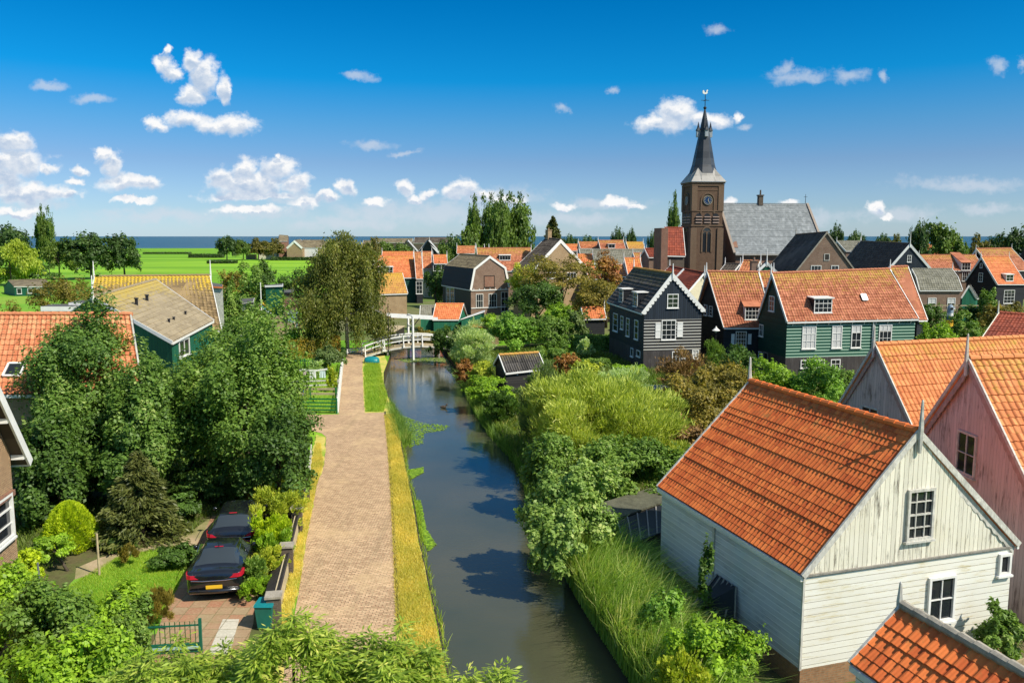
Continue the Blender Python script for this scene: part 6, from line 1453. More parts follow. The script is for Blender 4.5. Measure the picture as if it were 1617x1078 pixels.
# right gardens
RG = [('light green bush beside the end wall of the green house row', 1478, 510, 545, 56, 72, L_BRIGHT, 7000), ('dark bush in the right gardens under the wires', 1525, 500, 540, 60, 85, L_MID, 6000), ('mossy bush next to the black house with white dormer', 1570, 480, 520, 50, 90, L_OLIVE, 6000), ('small green tree before the green garden shed', 1560, 455, 500, 34, 98, L_MID, 5000),
      ('orange-tinged bush below the big white window', 1592, 478, 505, 40, 92, L_OLIVE, 4000), ('dark bushes in front of the grey gambrel house', 1470, 485, 520, 60, 95, L_DARK, 5000), ('bush left of the green garden shed', 1505, 492, 520, 30, 92, L_MID, 3000), ('dark shrub beside the green garden shed', 1535, 478, 505, 36, 100, L_DARK, 4000), ('bush between white barn fence and outhouse roof', 1580, 965, 1015, 80, 21.5, L_MID, 9000)]
for i, (lb, cx, y0, y1, wp, D, m, n) in enumerate(RG): shrub('shrub', lb, cx, y0, y1, wp, D, m, n, max(.09, .0022 * D), 330 + i, 'broad', 22, group='shrubs of the right gardens')
shrub('climber', 'thin dark climber growing up the grey side of the barn', 1115, 852, 930, 26, 23.2, L_DARK, 900, .12, 345, ncl=14, cat='climbing plant', hollow=0.)
# reeds, grass, water plants
reed = [at(*p) for p in [(900,872),(940,868),(985,900),(1020,950),(1050,1000),(1085,1060),(1110,1120),(1130,1200),(1080,1190),(1030,1110),(985,1045),(945,985),(910,930),(890,895)]]
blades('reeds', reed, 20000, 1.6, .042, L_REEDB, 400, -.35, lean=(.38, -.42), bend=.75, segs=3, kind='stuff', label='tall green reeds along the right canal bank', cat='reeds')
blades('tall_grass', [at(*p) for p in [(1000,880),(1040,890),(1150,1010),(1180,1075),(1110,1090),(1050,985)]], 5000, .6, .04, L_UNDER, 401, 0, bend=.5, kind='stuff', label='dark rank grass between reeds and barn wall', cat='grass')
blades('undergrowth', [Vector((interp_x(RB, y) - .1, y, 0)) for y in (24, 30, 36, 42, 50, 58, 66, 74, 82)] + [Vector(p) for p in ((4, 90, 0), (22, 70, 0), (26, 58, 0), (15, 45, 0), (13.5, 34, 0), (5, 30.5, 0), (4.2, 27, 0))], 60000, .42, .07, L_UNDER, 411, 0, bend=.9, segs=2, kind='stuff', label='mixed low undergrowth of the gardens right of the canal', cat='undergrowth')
blades('left_undergrowth', [at(*p) for p in [(-250,1000),(60,910),(120,872),(200,858),(300,845),(330,815),(470,780),(486,690),(440,640),(250,690),(-150,760)]], 30000, .28, .05, L_UNDER, 412, 0, bend=.9, segs=1, kind='stuff', label='low shaded undergrowth of the left garden', cat='undergrowth')
vp = [at(*p) for p in [(607,655),(612,700),(617,777),(621,860),(626,990),(631,1100)]]
vg = vp + [Vector((interp_x(LB, p.y) - .03, p.y, 0)) for p in vp[::-1]]
blades('verge_grass_blades', vg, 52000, .12, .022, L_DRY, 402, 0, bend=.9, segs=1, kind='stuff', label='dry yellow grass on the canal verge', cat='grass')
blades('edge_grass_blades', [at(*p) for p in [(456,990),(474,920),(482,860),(491,815),(500,766),(511,733),(506,700),(500,700),(486,745),(484,790),(468,860),(452,930),(440,990)]], 12000, .12, .018, L_DRY, 403, 0, bend=.9, segs=1, kind='stuff', label='dry grass strip between road and garden wall', cat='grass')
blades('bank_grass_blades', [at(*p) for p in [(578,650),(606,650),(612,625),(604,600),(600,575),(576,573),(575,610)]], 14000, .16, .03, L_GRASS, 404, 0, bend=.8, segs=1, kind='stuff', label='green grass of the lawn strip by the footpath', cat='grass')
blades('lawn_grass_blades', [at(*p) for p in [(150,900),(185,880),(240,868),(300,862),(312,872),(290,910),(272,945),(250,985),(120,1000),(90,940)]], 30000, .09, .016, L_GRASS, 405, 0, bend=.9, segs=1, kind='stuff', label='mown bright grass of the front lawn', cat='grass')
blades('garden_grass_blades', [at(*p) for p in [(478,650),(533,652),(540,577),(440,577),(420,620)]], 12000, .16, .03, L_GRASS, 406, 0, bend=.8, segs=1, kind='stuff', label='grass of the green fenced garden', cat='grass')
wl = [Vector((interp_x(LB, y), y, 0)) for y in np.linspace(20, 60, 14)]
blades('bank_edge_plants', [p + Vector((.0, 0, 0)) for p in wl] + [p + Vector((.28, 0, 0)) for p in wl[::-1]], 1600, .28, .03, L_GRASS, 407, ZW + .1, bend=.8, segs=2, kind='stuff', label='weeds growing along the shored left bank', cat='weeds')
blades('bank_edge_reeds', [at(612,640,ZW), at(650,700,ZW), at(632,712,ZW), at(618,672,ZW)], 3500, .8, .035, L_REED, 408, ZW, bend=.6, segs=2, kind='stuff', label='reed patch sticking out from the left bank', cat='reeds')
blades('far_right_edge_reeds', [p + Vector((-.5, 0, 0)) for p in RB[4:22]] + [p + Vector((.9, 0, 0)) for p in RB[4:22][::-1]], 9000, .8, .04, L_REED, 409, ZW, bend=.6, segs=2, kind='stuff', label='sedges along the garden edge of the canal', cat='reeds')
def lilies(name, polys, n, size, mat, seed, label):
    rng = np.random.RandomState(seed); Qs = []
    for poly in polys:
        p = scatter([tuple(q)[:2] for q in poly], n, rng); s = rng.uniform(.5, 1.3, n) * size; a = rng.uniform(0, 6.28, n)
        c = np.stack([p[:, 0], p[:, 1], ZW + .012 + rng.uniform(0, .02, n)], 1); T = np.stack([np.cos(a), np.sin(a), np.zeros(n)], 1); B = np.stack([-np.sin(a), np.cos(a), rng.uniform(-.12, .12, n)], 1)
        Qs.append(diamonds(c, T, B, s, s * .8))
    Q = np.concatenate(Qs); return quads_mesh(name, Q, rng.uniform(0, 1, len(Q)), mat, None, kind='stuff', label=label, cat='water plants')
W_ = lambda L: [at(x, y, ZW) for x, y in L]
lilies('water_plants', [W_([(632,655),(668,668),(710,672),(706,678),(670,684),(668,700),(648,706),(636,690)]), W_([(652,790),(664,790),(672,835),(688,860),(676,870),(664,845)]), W_([(645,742),(668,738),(668,746),(650,756)])], 1500, .13, L_BRIGHT, 420, 'floating leaves off the left bank')
lilies('water_plants', [W_([(700,578),(728,575),(742,600),(760,650),(752,652),(735,615)]), W_([(835,860),(858,858),(862,868),(842,870)]), W_([(622,566),(700,562),(712,574),(640,572)])], 1300, .2, L_PALE, 421, 'pale floating leaves along the right bank and under the drawbridge')
for lb, x0, x1, y, h, sd in (('dark hedge line left of the far round trees', 300, 352, 407, 1.9, 500), ('thin hedge line across the left end of the far meadow', 228, 300, 401, 1.0, 501), ('long low hedge in front of the far tan gable house', 430, 498, 411, 1.4, 502), ('dark scrub line in the meadow behind the yellow-ridged roof', 330, 372, 416, 1.0, 503)):
    hedge(lb, at(x0, y), at(x1, y), h, 4., L_DARKF, 2600, 1.0, sd, group='hedges of the far meadow')
# ================================================================ OBJECTS
# --- white drawbridge
be = Vector((math.cos(R(21)), math.sin(R(21)), 0)); bn = Vector((-be.y, be.x, 0)); N0 = pt(652, 556, 83.4); N0.z = 0; bw_ = 1.7
br = root('drawbridge', N0 + bn * bw_ / 2, 'white wooden drawbridge arching over the canal with tall balance beams', 'bridge')
def deck(u): return .12 + .85 * max(0., 1 - ((u - .2) / 5.1) ** 2)
mb = MB(); us = [-4.9 + .98 * k for k in range(11)]
for a, b in zip(us, us[1:]): 
    p, q = N0 + be * a + Vector((0, 0, deck(a))), N0 + be * b + Vector((0, 0, deck(b)))
    mb.slab([p, q, q + bn * bw_, p + bn * bw_], .09)
mb.build('deck', PALEWOOD, br)
for off in (.0, bw_):
    mb = MB()
    for a, b in zip(us, us[1:]): mb.beam(N0 + be * a + bn * off + Vector((0, 0, deck(a) - .16)), N0 + be * b + bn * off + Vector((0, 0, deck(b) - .16)), .1, .16)
    mb.build('girder', WORN_WHITE, br)
for off in (.0, bw_):
    mb = MB()
    for a, b in zip(us, us[1:]):
        for h, th in ((1.0, .13), (.55, .11)): mb.beam(N0 + be * a + bn * off + Vector((0, 0, deck(a) + h)), N0 + be * b + bn * off + Vector((0, 0, deck(b) + h)), .06, th)
    for a in us[::1][::2] + [us[-1]] + [-3.1, 3.2]:
        p = N0 + be * a + bn * (off + (-.06 if off == 0 else .06)); mb.beam(p + Vector((0, 0, deck(a) - .2)), p + Vector((0, 0, deck(a) + 1.08)), .11, .11, be)
        mb.beam(p + Vector((0, 0, deck(a) + .5)), p + Vector((0, 0, deck(a) - .1)) + bn * (-.3 if off == 0 else .3), .06, .06, be)
    mb.build('railing', WHITE, br)
zt_ = pt(652, 502, 83.4).z
for off in (-.12, bw_ + .12):
    MB().tube([N0 + bn * off + Vector((0, 0, -1.1)), N0 + bn * off + Vector((0, 0, zt_))], [.14, .12], 4).build('upright', WHITE, br)
    p, q = pt(617, 499, 82.5), pt(691, 503, 84.4); o_ = bn * (off + .12)
    MB().beam(p + o_, q + o_, .18, .26).build('balance_beam', WHITE, br)
    mb = MB(); e_ = p + o_; mb.tube([e_, N0 + be * -2.3 + bn * off + Vector((0, 0, deck(-2.3)))], .02, 5); mb.tube([N0 + bn * off + Vector((0, 0, zt_ - .9)), N0 + be * .7 + bn * off + Vector((0, 0, zt_ - .05))], .05, 5); mb.build('chain', BLACKMETAL, br)
mb = MB(); mb.beam(N0 - bn * .2 + Vector((0, 0, zt_ + .18)), N0 + bn * (bw_ + .2) + Vector((0, 0, zt_ + .18)), .16, .18); mb.beam(N0 - bn * .2 + Vector((0, 0, zt_ - .9)), N0 + bn * (bw_ + .2) + Vector((0, 0, zt_ - .9)), .1, .12); mb.build('crossbeam', WHITE, br)
mb = MB()
for a in (-2.6, 2.8):
    for off in (.15, bw_ - .15): mb.tube([N0 + be * a + bn * off + Vector((0, 0, -1.2)), N0 + be * a + bn * off + Vector((0, 0, deck(a) - .1))], .11, 6)
mb.build('pile', GREYWOOD, br)
# --- upturned teal dinghy
c = at(588, 572.5); r = root('dinghy', c, 'upturned teal dinghy lying at the end of the brick footpath', 'boat')
mb = MB(); nU, nV = 14, 9; L_, Wb, Hb = 1.45, .62, .62
g_ = [[Vector((c.x - .05 + L_ / 2 * math.cos(math.pi * i / nU) , c.y + Wb * .95 * math.sin(math.pi * i / nU) ** .6 * math.cos(math.pi * j / nV), Hb * math.sin(math.pi * j / nV) ** .8 * max(.0, math.sin(math.pi * i / nU)) ** .35)) for i in range(nU + 1)] for j in range(nV + 1)]
for j in range(nV):
    for i in range(nU): mb.face([g_[j][i], g_[j][i + 1], g_[j + 1][i + 1], g_[j + 1][i]])
mb.build('hull', TEAL, r, True); mb = MB()
for s_ in (-1, 1): mb.tube([c + Vector((-.05 + L_ / 2 * math.cos(math.pi * i / nU), s_ * Wb * .97 * math.sin(math.pi * i / nU) ** .6, .06)) for i in range(1, nU)], .035, 6)
mb.build('gunwale', BLACKMETAL, r)
# --- cars
CARP, t, p = newmat('black_car_paint', .18, .5); p.inputs['Base Color'].default_value = (.008, .009, .012, 1); p.inputs['Coat Weight'].default_value = 1.; p.inputs['Coat Roughness'].default_value = .04
CARG, t, p = newmat('car_window_glass', .04, .7); p.inputs['Base Color'].default_value = (.035, .045, .052, 1)
TAILR, t, p = newmat('red_tail_light', .15, .6); p.inputs['Base Color'].default_value = (.45, .012, .03, 1)
TYRE = paint('tyre_rubber', (.02, .02, .02), .8, .1); RIM = paint('alloy_rim', (.35, .36, .38), .3, .1, metallic=.8)
PLATE = paint('yellow_plate', (.80, .48, .03), .5, .03); CHROME, t, p = newmat('chrome_trim', .12, .5, 1.); p.inputs['Base Color'].default_value = (.6, .6, .62, 1)
def crom(xs, ys, x):
    x = min(max(x, xs[0]), xs[-1]); i = max(0, min(len(xs) - 2, int(np.searchsorted(xs, x, 'right') - 1)))
    t = (x - xs[i]) / (xs[i + 1] - xs[i]); m = lambda k: (ys[min(k + 1, len(ys) - 1)] - ys[max(k - 1, 0)]) / (xs[min(k + 1, len(xs) - 1)] - xs[max(k - 1, 0)])
    h = xs[i + 1] - xs[i]; a, b = m(i) * h, m(i + 1) * h
    return (2 * t**3 - 3 * t**2 + 1) * ys[i] + (t**3 - 2 * t**2 + t) * a + (-2 * t**3 + 3 * t**2) * ys[i + 1] + (t**3 - t**2) * b
def make_car(label, L, W, st, rear_glass, wind, side, light_w, roofz):
    """st: stations (y, sill, belt height, half width at belt, top height, half width at top)"""
    r = root('car', (0, 0, 0), label, 'car', 'black cars parked in the driveway'); ORG[r.name] = Vector((0, 0, 0))
    st = np.array(st); ys = st[:, 0]; NY, NT = 64, 26
    yy = np.linspace(0, L, NY + 1)
    def sect(y):
        sill, zb, wb, zt, wt = (crom(ys, st[:, k], y) for k in range(1, 6))
        P = [(wb * .90, sill), (wb * .985, sill + .10), (wb * 1.01, sill + (zb - sill) * .55), (wb * .97, zb - .02), (wb * .955, zb + .015), (wt * 1.0, zb + (zt - zb) * .80 + .0), (wt * .90, zt - .02 * 1), (wt * .5, zt + .012), (0, zt + .02)]
        T_ = np.linspace(0, len(P) - 1, NT + 1); xs = list(range(len(P)))
        return [(crom(xs, [q[0] for q in P], t), crom(xs, [q[1] for q in P], t)) for t in T_]
    G = [[Vector((x, y, z)) for x, z in sect(y)] for y in yy]
    parts = {}
    def part(y, t, x):
        # t in 0..8 along the section
        if 4.05 < t < 5.75:
            for si, (a, b) in enumerate(side):
                if a + (t - 4) * .22 < y < b - (t - 4) * .30: return 'side_window%d' % si
        if t >= 5.6 or (t > 4.1 and y < rear_glass[1]):
            if rear_glass[0] < y < rear_glass[1] and x < W * .40: return 'rear_window'
            if wind[0] < y < wind[1] and x < W * .40: return 'windscreen'
        return 'body'
    for j in range(NY):
        ym = (yy[j] + yy[j + 1]) / 2
        for k in range(NT):
            t = (k + .5) / NT * 8; x = (G[j][k].x + G[j][k + 1].x) / 2; nm = part(ym, t, x)
            mb = parts.setdefault(nm, MB())
            q = [G[j][k], G[j + 1][k], G[j + 1][k + 1], G[j][k + 1]]
            mb.face(q); mb.face([Vector((-v.x, v.y, v.z)) for v in q][::-1])
    for j in (0, NY):
        pts = G[j] + [Vector((-v.x, v.y, v.z)) for v in G[j][::-1]][1:]
        parts['body'].face(pts if j == 0 else pts[::-1])
    for nm, mb in parts.items():
        if nm.startswith('side_window'):
            for sg in (1, -1):
                m2 = MB()
                for f_ in mb.f:
                    q = [Vector(mb.v[i]) for i in f_]
                    if sum(v.x for v in q) * sg > 0: m2.face(q)
                o = m2.build('side_window', CARG, r, True); bm = bmesh.new(); bm.from_mesh(o.data); bmesh.ops.remove_doubles(bm, verts=bm.verts, dist=.0008); bm.to_mesh(o.data); bm.free()
        else: 
            o = mb.build(nm, CARP if nm == 'body' else CARG, r, True)
        me = o.data; bm = bmesh.new(); bm.from_mesh(me); bmesh.ops.remove_doubles(bm, verts=bm.verts, dist=.0008); bm.to_mesh(me); bm.free()
    # wheels
    for y in (.82, L - .88):
        for sg in (-1, 1):
            x = sg * (W / 2 - .13)
            mb = MB(); mb.tube([(x - .11, y, .32), (x - .08, y, .32), (x + .08, y, .32), (x + .11, y, .32)], [.27, .32, .32, .27], 22); wh = mb.build('wheel', TYRE, r)
            mb = MB(); xo = x + sg * .113; mb.tube([(xo, y, .32), (xo + sg * .012, y, .32)], [.21, .20], 18)
            mb.build('rim', RIM, wh)
            mb = MB(); mb.tube([(sg * (W / 2 + .004), y + .37 * math.cos(a), .32 + .37 * math.sin(a)) for a in [math.pi * i / 12 for i in range(13)]], .025, 5); mb.build('wheel_arch', BLACKMETAL, r)
    sec0 = lambda y, t: (lambda S_: Vector((S_[int(t / 8 * NT)][0], y, S_[int(t / 8 * NT)][1])))(sect(y))
    for sg in (-1, 1):
        mb = MB()
        # lamp wraps the rear corner
        zb = crom(ys, st[:, 2], .05)
        pts = [(light_w, .035), (W / 2 * .80, .015), (W / 2 * .93, .06), (W / 2 * .985, .26), (W / 2 * .992, .42)]
        up = [(x, y - .0) for x, y in pts]
        for (x0, y0), (x1, y1) in zip(pts, pts[1:]):
            t0, t1 = (x0 - light_w) / (W / 2 - light_w), (x1 - light_w) / (W / 2 - light_w)
            b0, b1 = zb - .16 + .03 * t0, zb - .16 + .03 * t1; u0, u1 = zb - .05 + .055 * t0, zb - .05 + .055 * t1
            y0, y1 = y0 - .03, y1 - .03; e = .028
            q = [Vector((sg * (x0 + e * t0), y0, b0)), Vector((sg * (x1 + e * t1), y1, b1)), Vector((sg * (x1 + e * t1), y1 + .01, u1)), Vector((sg * (x0 + e * t0), y0 + .01, u0))]
            mb.face(q if sg > 0 else q[::-1]); inn = [v + Vector((-sg * .06, .06, 0)) for v in q]; mb.face([q[3], q[2], inn[2], inn[3]]); mb.face([q[0], q[1], inn[1], inn[0]])
        mb.build('tail_light', TAILR, r, True)
        mb = MB(); c = Vector((sg * (W / 2 + .09), L * .60, roofz - .40)); mb.tube([c + Vector((sg * -.12, .02, -.04)), c], .025, 6); mb.tube([c + Vector((0, -.06, 0)), c + Vector((0, 0, .0)), c + Vector((0, .09, 0))], [.075, .09, .03], 8); mb.build('wing_mirror', CARP, r, True)
    mb = MB(); mb.box((0, -.035, .50), (.52, .02, .115)); mb.build('number_plate', PLATE, r)
    zb = crom(ys, st[:, 2], .05)
    mb = MB(); mb.tube([(-W * .40, .0, zb - .19), (-W * .2, -.03, zb - .215), (W * .2, -.03, zb - .215), (W * .40, .0, zb - .19)], .014, 5); mb.build('chrome_strip', CHROME, r)
    mb = MB(); mb.tube([(-W * .46, .10, .36), (-W * .42, -.03, .36), (0, -.06, .36), (W * .42, -.03, .36), (W * .46, .10, .36)], [.05, .07, .075, .07, .05], 8); mb.build('bumper', CARP, r, True)
    mb = MB(); mb.tube([(-.14, rear_glass[1] - .02, roofz - .012), (.14, rear_glass[1] - .02, roofz - .012)], .018, 6); mb.build('brake_light', TAILR, r)
    mb = MB(); mb.tube([(0, L * .30, roofz), (0, L * .30 - .14, roofz + .20)], [.012, .005], 5); mb.build('aerial', BLACKMETAL, r)
    mb = MB()
    for sg in (-1, 1): mb.tube([(sg * W * .378, y, crom(ys, st[:, 4], y) + .01) for y in np.linspace(L * .26, L * .58, 8)], .012, 5)
    mb.build('roof_rail', CHROME, r)
    return r
saloon = [(0., .34, .88, .80, .90, .70), (.12, .26, .95, .86, .985, .70), (.55, .22, .97, .90, 1.04, .66), (1.15, .20, .96, .91, 1.32, .58), (1.75, .20, .95, .91, 1.43, .585), (2.45, .20, .93, .91, 1.42, .60), (3.0, .20, .90, .91, 1.22, .62), (3.45, .20, .87, .90, .92, .72), (4.2, .24, .74, .86, .78, .66), (4.55, .34, .60, .72, .62, .5)]
hatch = [(0., .34, .92, .80, .96, .66), (.10, .25, .97, .87, 1.05, .64), (.38, .22, .98, .89, 1.24, .60), (.80, .20, .97, .90, 1.42, .59), (1.5, .20, .96, .90, 1.48, .60), (2.3, .20, .93, .90, 1.46, .61), (2.85, .20, .90, .90, 1.22, .63), (3.3, .20, .87, .89, .93, .72), (3.9, .24, .76, .85, .80, .66), (4.2, .34, .62, .72, .64, .5)]
ang = math.atan2(.17, .985)
k_ = .825; saloon = [(q[0] * k_,) + q[1:] for q in saloon]
c1_ = make_car('black car parked nearest the green gate, yellow plate visible', 4.55 * k_, 1.82, saloon, (.62 * k_, 1.42 * k_), (2.55 * k_, 3.35 * k_), [(1.05 * k_, 1.95 * k_), (2.02 * k_, 2.95 * k_)], .40, 1.45)
p = at(339.5, 949); c1_.location = (p.x, p.y, .02); c1_.rotation_euler = (0, 0, ang)
c2_ = make_car('black hatchback parked in front of the other car under the big tree', 4.2, 1.80, hatch, (.20, .74), (2.42, 3.2), [(.75, 1.6), (1.68, 2.75)], .42, 1.50)
p = at(366, 880); c2_.location = (p.x, p.y, .02); c2_.rotation_euler = (0, 0, ang)
# --- garden wall with brick piers and sloping dark copings
a, b = at(437, 988), at(484, 788); d = (b - a).normalized(); s_ = Vector((-d.y, d.x, 0)); L = (b - a).length
r = root('garden_wall', (a + b) / 2, 'low garden wall with brick piers and dark sloping copings beside the road', 'wall')
mb = MB()
for k in range(3):
    p, q = a + d * (L * k / 3 + .25), a + d * (L * (k + 1) / 3 - .25); mb.hexa([p, q, q + s_ * .12, p + s_ * .12] + [v + Vector((0, 0, .78)) for v in (p, q, q + s_ * .12, p + s_ * .12)])
mb.build('wall_panel', paint('cream_render', (.55, .46, .30), .8, .25, 4.), r)
for k in range(3):
    p, q = a + d * (L * k / 3 + .25), a + d * (L * (k + 1) / 3 - .25); u = Vector((0, 0, 1))
    MB().slab([p - s_ * .04 + u * .86, q - s_ * .04 + u * .86, q + s_ * .50 + u * .50, p + s_ * .50 + u * .50], .06).build('coping', board_mat('dark_coping_%d' % k, (.05, .042, .04), (.015, .013, .012), .12, .12, False), r)
for k in range(4):
    p = a + d * (L * k / 3) + s_ * .06; pr = MB(); rz = math.atan2(d.y, d.x)
    pr.hexa([p + x * d * .2 + y * s_ * .2 + Vector((0, 0, z)) for z in (0, .98) for x, y in ((-1, -1), (1, -1), (1, 1), (-1, 1))]); q_ = pr.build('pier', K_DARK, r)
    MB().box((p.x, p.y, 1.02), (.5, .5, .07), rz).build('pier_cap', STONE, q_)
a2, b2 = at(486, 785), at(492, 722); mb = MB()
for k in range(6): p = lerp(a2, b2, k / 5); mb.tube([p, p + Vector((0, 0, .75))], .035, 6)
mb.beam(a2 + Vector((0, 0, .7)), b2 + Vector((0, 0, .7)), .04, .05)
r = root('fence', (a2 + b2) / 2, 'low pale post-and-rail fence under the big roadside tree', 'fence'); mb.build('rail_and_posts', WORN_WHITE, r)
# --- wheelie bin
c = at(421, 990); r = root('wheelie_bin', c, 'green wheelie bin with its lid closed beside the end pier', 'bin')
f = lambda h, w_, dd: [c + Vector((x * w_, y * dd, h)) for x, y in ((-1, -1), (1, -1), (1, 1), (-1, 1))]
mb = MB(); mb.hexa(f(.06, .20, .22) + f(.78, .27, .29)); mb.build('body', paint('bin_green', (.02, .16, .12), .45, .15), r)
mb = MB(); mb.hexa(f(.79, .29, .32) + f(.86, .27, .28)); mb.beam(c + Vector((-.24, .36, .80)), c + Vector((.24, .36, .80)), .05, .05); mb.build('lid', TEAL, r)
mb = MB(); mb.tube([c + Vector((-.26, .24, .1)), c + Vector((-.2, .24, .1))], .1, 12); mb.tube([c + Vector((.2, .24, .1)), c + Vector((.26, .24, .1))], .1, 12); mb.build('wheel', TYRE, r)
# --- green gate
a, b = at(214, 1036), at(318, 1030); d = (b - a).normalized(); L = (b - a).length
r = root('gate', (a + b) / 2, 'green metal driveway gate with thin uprights and a solid lower panel', 'gate')
u = Vector((0, 0, 1)); mb = MB(); n_ = Vector((d.y, -d.x, 0))
mb.beam(a + u * .86, b + u * .86, .04, .04); mb.beam(a + u * .30, b + u * .30, .05, .05)
for p in (a, b): mb.beam(p, p + u * 1.05, .08, .08, d)
mb.build('frame', DKGREEN, r)
mb = MB()
for k in range(1, 13): p = lerp(a, b, k / 13); mb.tube([p + u * .3, p + u * .98], .013, 5)
mb.build('bar', paint('gate_bars', (.03, .10, .03), .5), r)
mb = MB(); mb.hexa([a + n_ * .02 + u * .05, b + n_ * .02 + u * .05, b - n_ * .02 + u * .05, a - n_ * .02 + u * .05, a + n_ * .02 + u * .29, b + n_ * .02 + u * .29, b - n_ * .02 + u * .29, a - n_ * .02 + u * .29]); mb.build('kick_panel', DKGREEN, r)
mb = MB(); mb.beam(lerp(a, b, .1) + n_ * .05 + u * .2, lerp(a, b, .97) + n_ * .05 + u * .2, .05, .06); mb.build('pale_rail', paint('pale_rail', (.35, .5, .45), .5), r)
# --- poles, posts, lamps
def pole(name, label, base, h, rad, mat, cat='pole', top=None):
    mb = MB(); mb.tube([base + Vector((0, 0, -.1)), base + Vector((0, 0, h))], [rad, rad * .8], 8)
    if top: mb.lathe(base + Vector((0, 0, h)), top, 10)
    return mb.build(name, mat, None, label=label, cat=cat)
c = at(157, 908); pole('wooden_pole', 'bare yellow wooden pole standing on the front lawn', c, 1.55, .045, PALEWOOD)
c = pt(68, 1000, 21.5); c.z = 0; pole('metal_pole', 'thin grey metal pole among the bottom left bushes', c, pt(68, 888, 21.5).z, .035, GREYMETAL)
c = at(614, 562); pole('thin_pole', 'thin dark pole at the left end of the drawbridge', c, 5.3, .045, BLACKMETAL)
c = at(592, 562); pole('mooring_post', 'short black post at the foot of the drawbridge', c, 1.35, .09, BLACKTAR, 'post')
c = pt(443, 590, 70); c.z = 0; r = root('lamp_post', c, 'short garden lamp post with white lantern in the left garden', 'lamp post')
MB().tube([c, c + Vector((0, 0, 1.95))], .035, 8).build('post', GREYMETAL, r); MB().lathe(c + Vector((0, 0, 1.95)), [(.05, 0), (.2, .05), (.24, .3), (.05, .42)], 10).build('lantern', WHITE, r)
c = pt(1130, 540, 75); c.z = 0; r = root('lamp_post', c, 'white lantern on a post between the black and the rust-roofed houses', 'lamp post'); zt = pt(1130, 520, 75).z
MB().tube([c, c + Vector((0, 0, zt - .3))], .05, 8).build('post', BLACKMETAL, r); MB().lathe(c + Vector((0, 0, zt - .3)), [(.08, 0), (.22, .12), (.38, .2), (.12, .42), (.03, .6)], 10).build('lantern', WHITE, r)
c = pt(414, 520, 90); c.z = 0; r = root('flagpole', c, 'white flagpole in the left yard behind the leafy trees', 'flagpole'); zt = pt(414, 446, 90).z
MB().tube([c, c + Vector((0, 0, zt))], [.09, .05], 8).build('pole', WHITE, r)
fl = root('flag', pt(415, 478, 90), 'limp striped pennant in yellow, dark, blue and white on the flagpole', 'flag'); ORG[fl.name] = fl.location.copy()
z0 = pt(414, 474, 90).z
for k, col in enumerate(((.75, .5, .05), (.02, .02, .03), (.05, .35, .6), (.8, .8, .78))):
    mb = MB(); 
    for i in range(7):
        x0, x1 = .08 + i * .19, .08 + (i + 1) * .19; f0, f1 = 1 - i / 8.5, 1 - (i + 1) / 8.5
        zz = lambda x, f, kk: z0 - x * 1.0 - .02 * math.sin(x * 9) - .26 * kk * f
        yo = lambda x: .06 * math.sin(x * 7)
        mb.face([Vector((c.x + x0, 90 + yo(x0), zz(x0, f0, k + 1))), Vector((c.x + x1, 90 + yo(x1), zz(x1, f1, k + 1))), Vector((c.x + x1, 90 + yo(x1), zz(x1, f1, k))), Vector((c.x + x0, 90 + yo(x0), zz(x0, f0, k)))])
    mb.build('stripe', paint('flag_%d' % k, col, .8, .05), fl)
# --- washing line
a, b = at(474, 606), at(522, 604); r = root('washing_line', (a + b) / 2, 'washing line strung across the green garden', 'washing line'); u = Vector((0, 0, 1)); h = 1.15
mb = MB(); 
for p in (a, b): mb.tube([p, p + u * (h + .1)], .035, 6); mb.beam(p + u * h - Vector((0, .5, 0)), p + u * h + Vector((0, .5, 0)), .05, .05)
mb.build('post', WHITE, r); mb = MB()
for o in (-.4, -.13, .13, .4): mb.tube([a + Vector((0, o, h + .02)), (a + b) / 2 + Vector((0, o, h - .10)), b + Vector((0, o, h + .02))], .015, 4)
mb.build('line', WHITE, r)
for f, w_, hh, m_, lb in ((.22, .30, .28, (.72, .55, .55), 'pinkish cloth hanging at the left of the washing line'), (.46, .5, .62, (.78, .76, .76), 'white shirt hanging in the middle of the washing line'), (.78, .46, .58, (.62, .72, .74), 'pale blue-white towel hanging right of the white shirt')):
    q = lerp(a, b, f) + Vector((0, -.42, h - .07)); mb = MB(); n = 8
    for i in range(n):
        x0, x1 = -w_ / 2 + w_ * i / n, -w_ / 2 + w_ * (i + 1) / n; y0, y1 = .03 * math.sin(i * 1.7), .03 * math.sin((i + 1) * 1.7)
        P4 = [q + Vector((x0 * 1.05, y0, -hh)), q + Vector((x1 * 1.05, y1, -hh)), q + Vector((x1, 0, 0)), q + Vector((x0, 0, 0))]
        mb.face(P4); mb.face([v + Vector((0, .012, 0)) for v in P4][::-1])
    mb.build('laundry', paint('laundry_%d' % int(f * 100), m_, .9, .05), None, label=lb, cat='laundry', group='clothes on the washing line')
# --- folded blue parasol
c = at(476, 631); r = root('parasol', c, 'folded blue parasol behind the green fence', 'parasol')
MB().tube([c, c + Vector((0, 0, 1.25))], .03, 6).build('pole', WHITE, r); MB().lathe(c, [(.06, .25), (.17, .32), (.20, .7), (.14, 1.1), (.03, 1.4)], 9).build('canopy', paint('blue_canvas', (.05, .13, .35), .7), r)
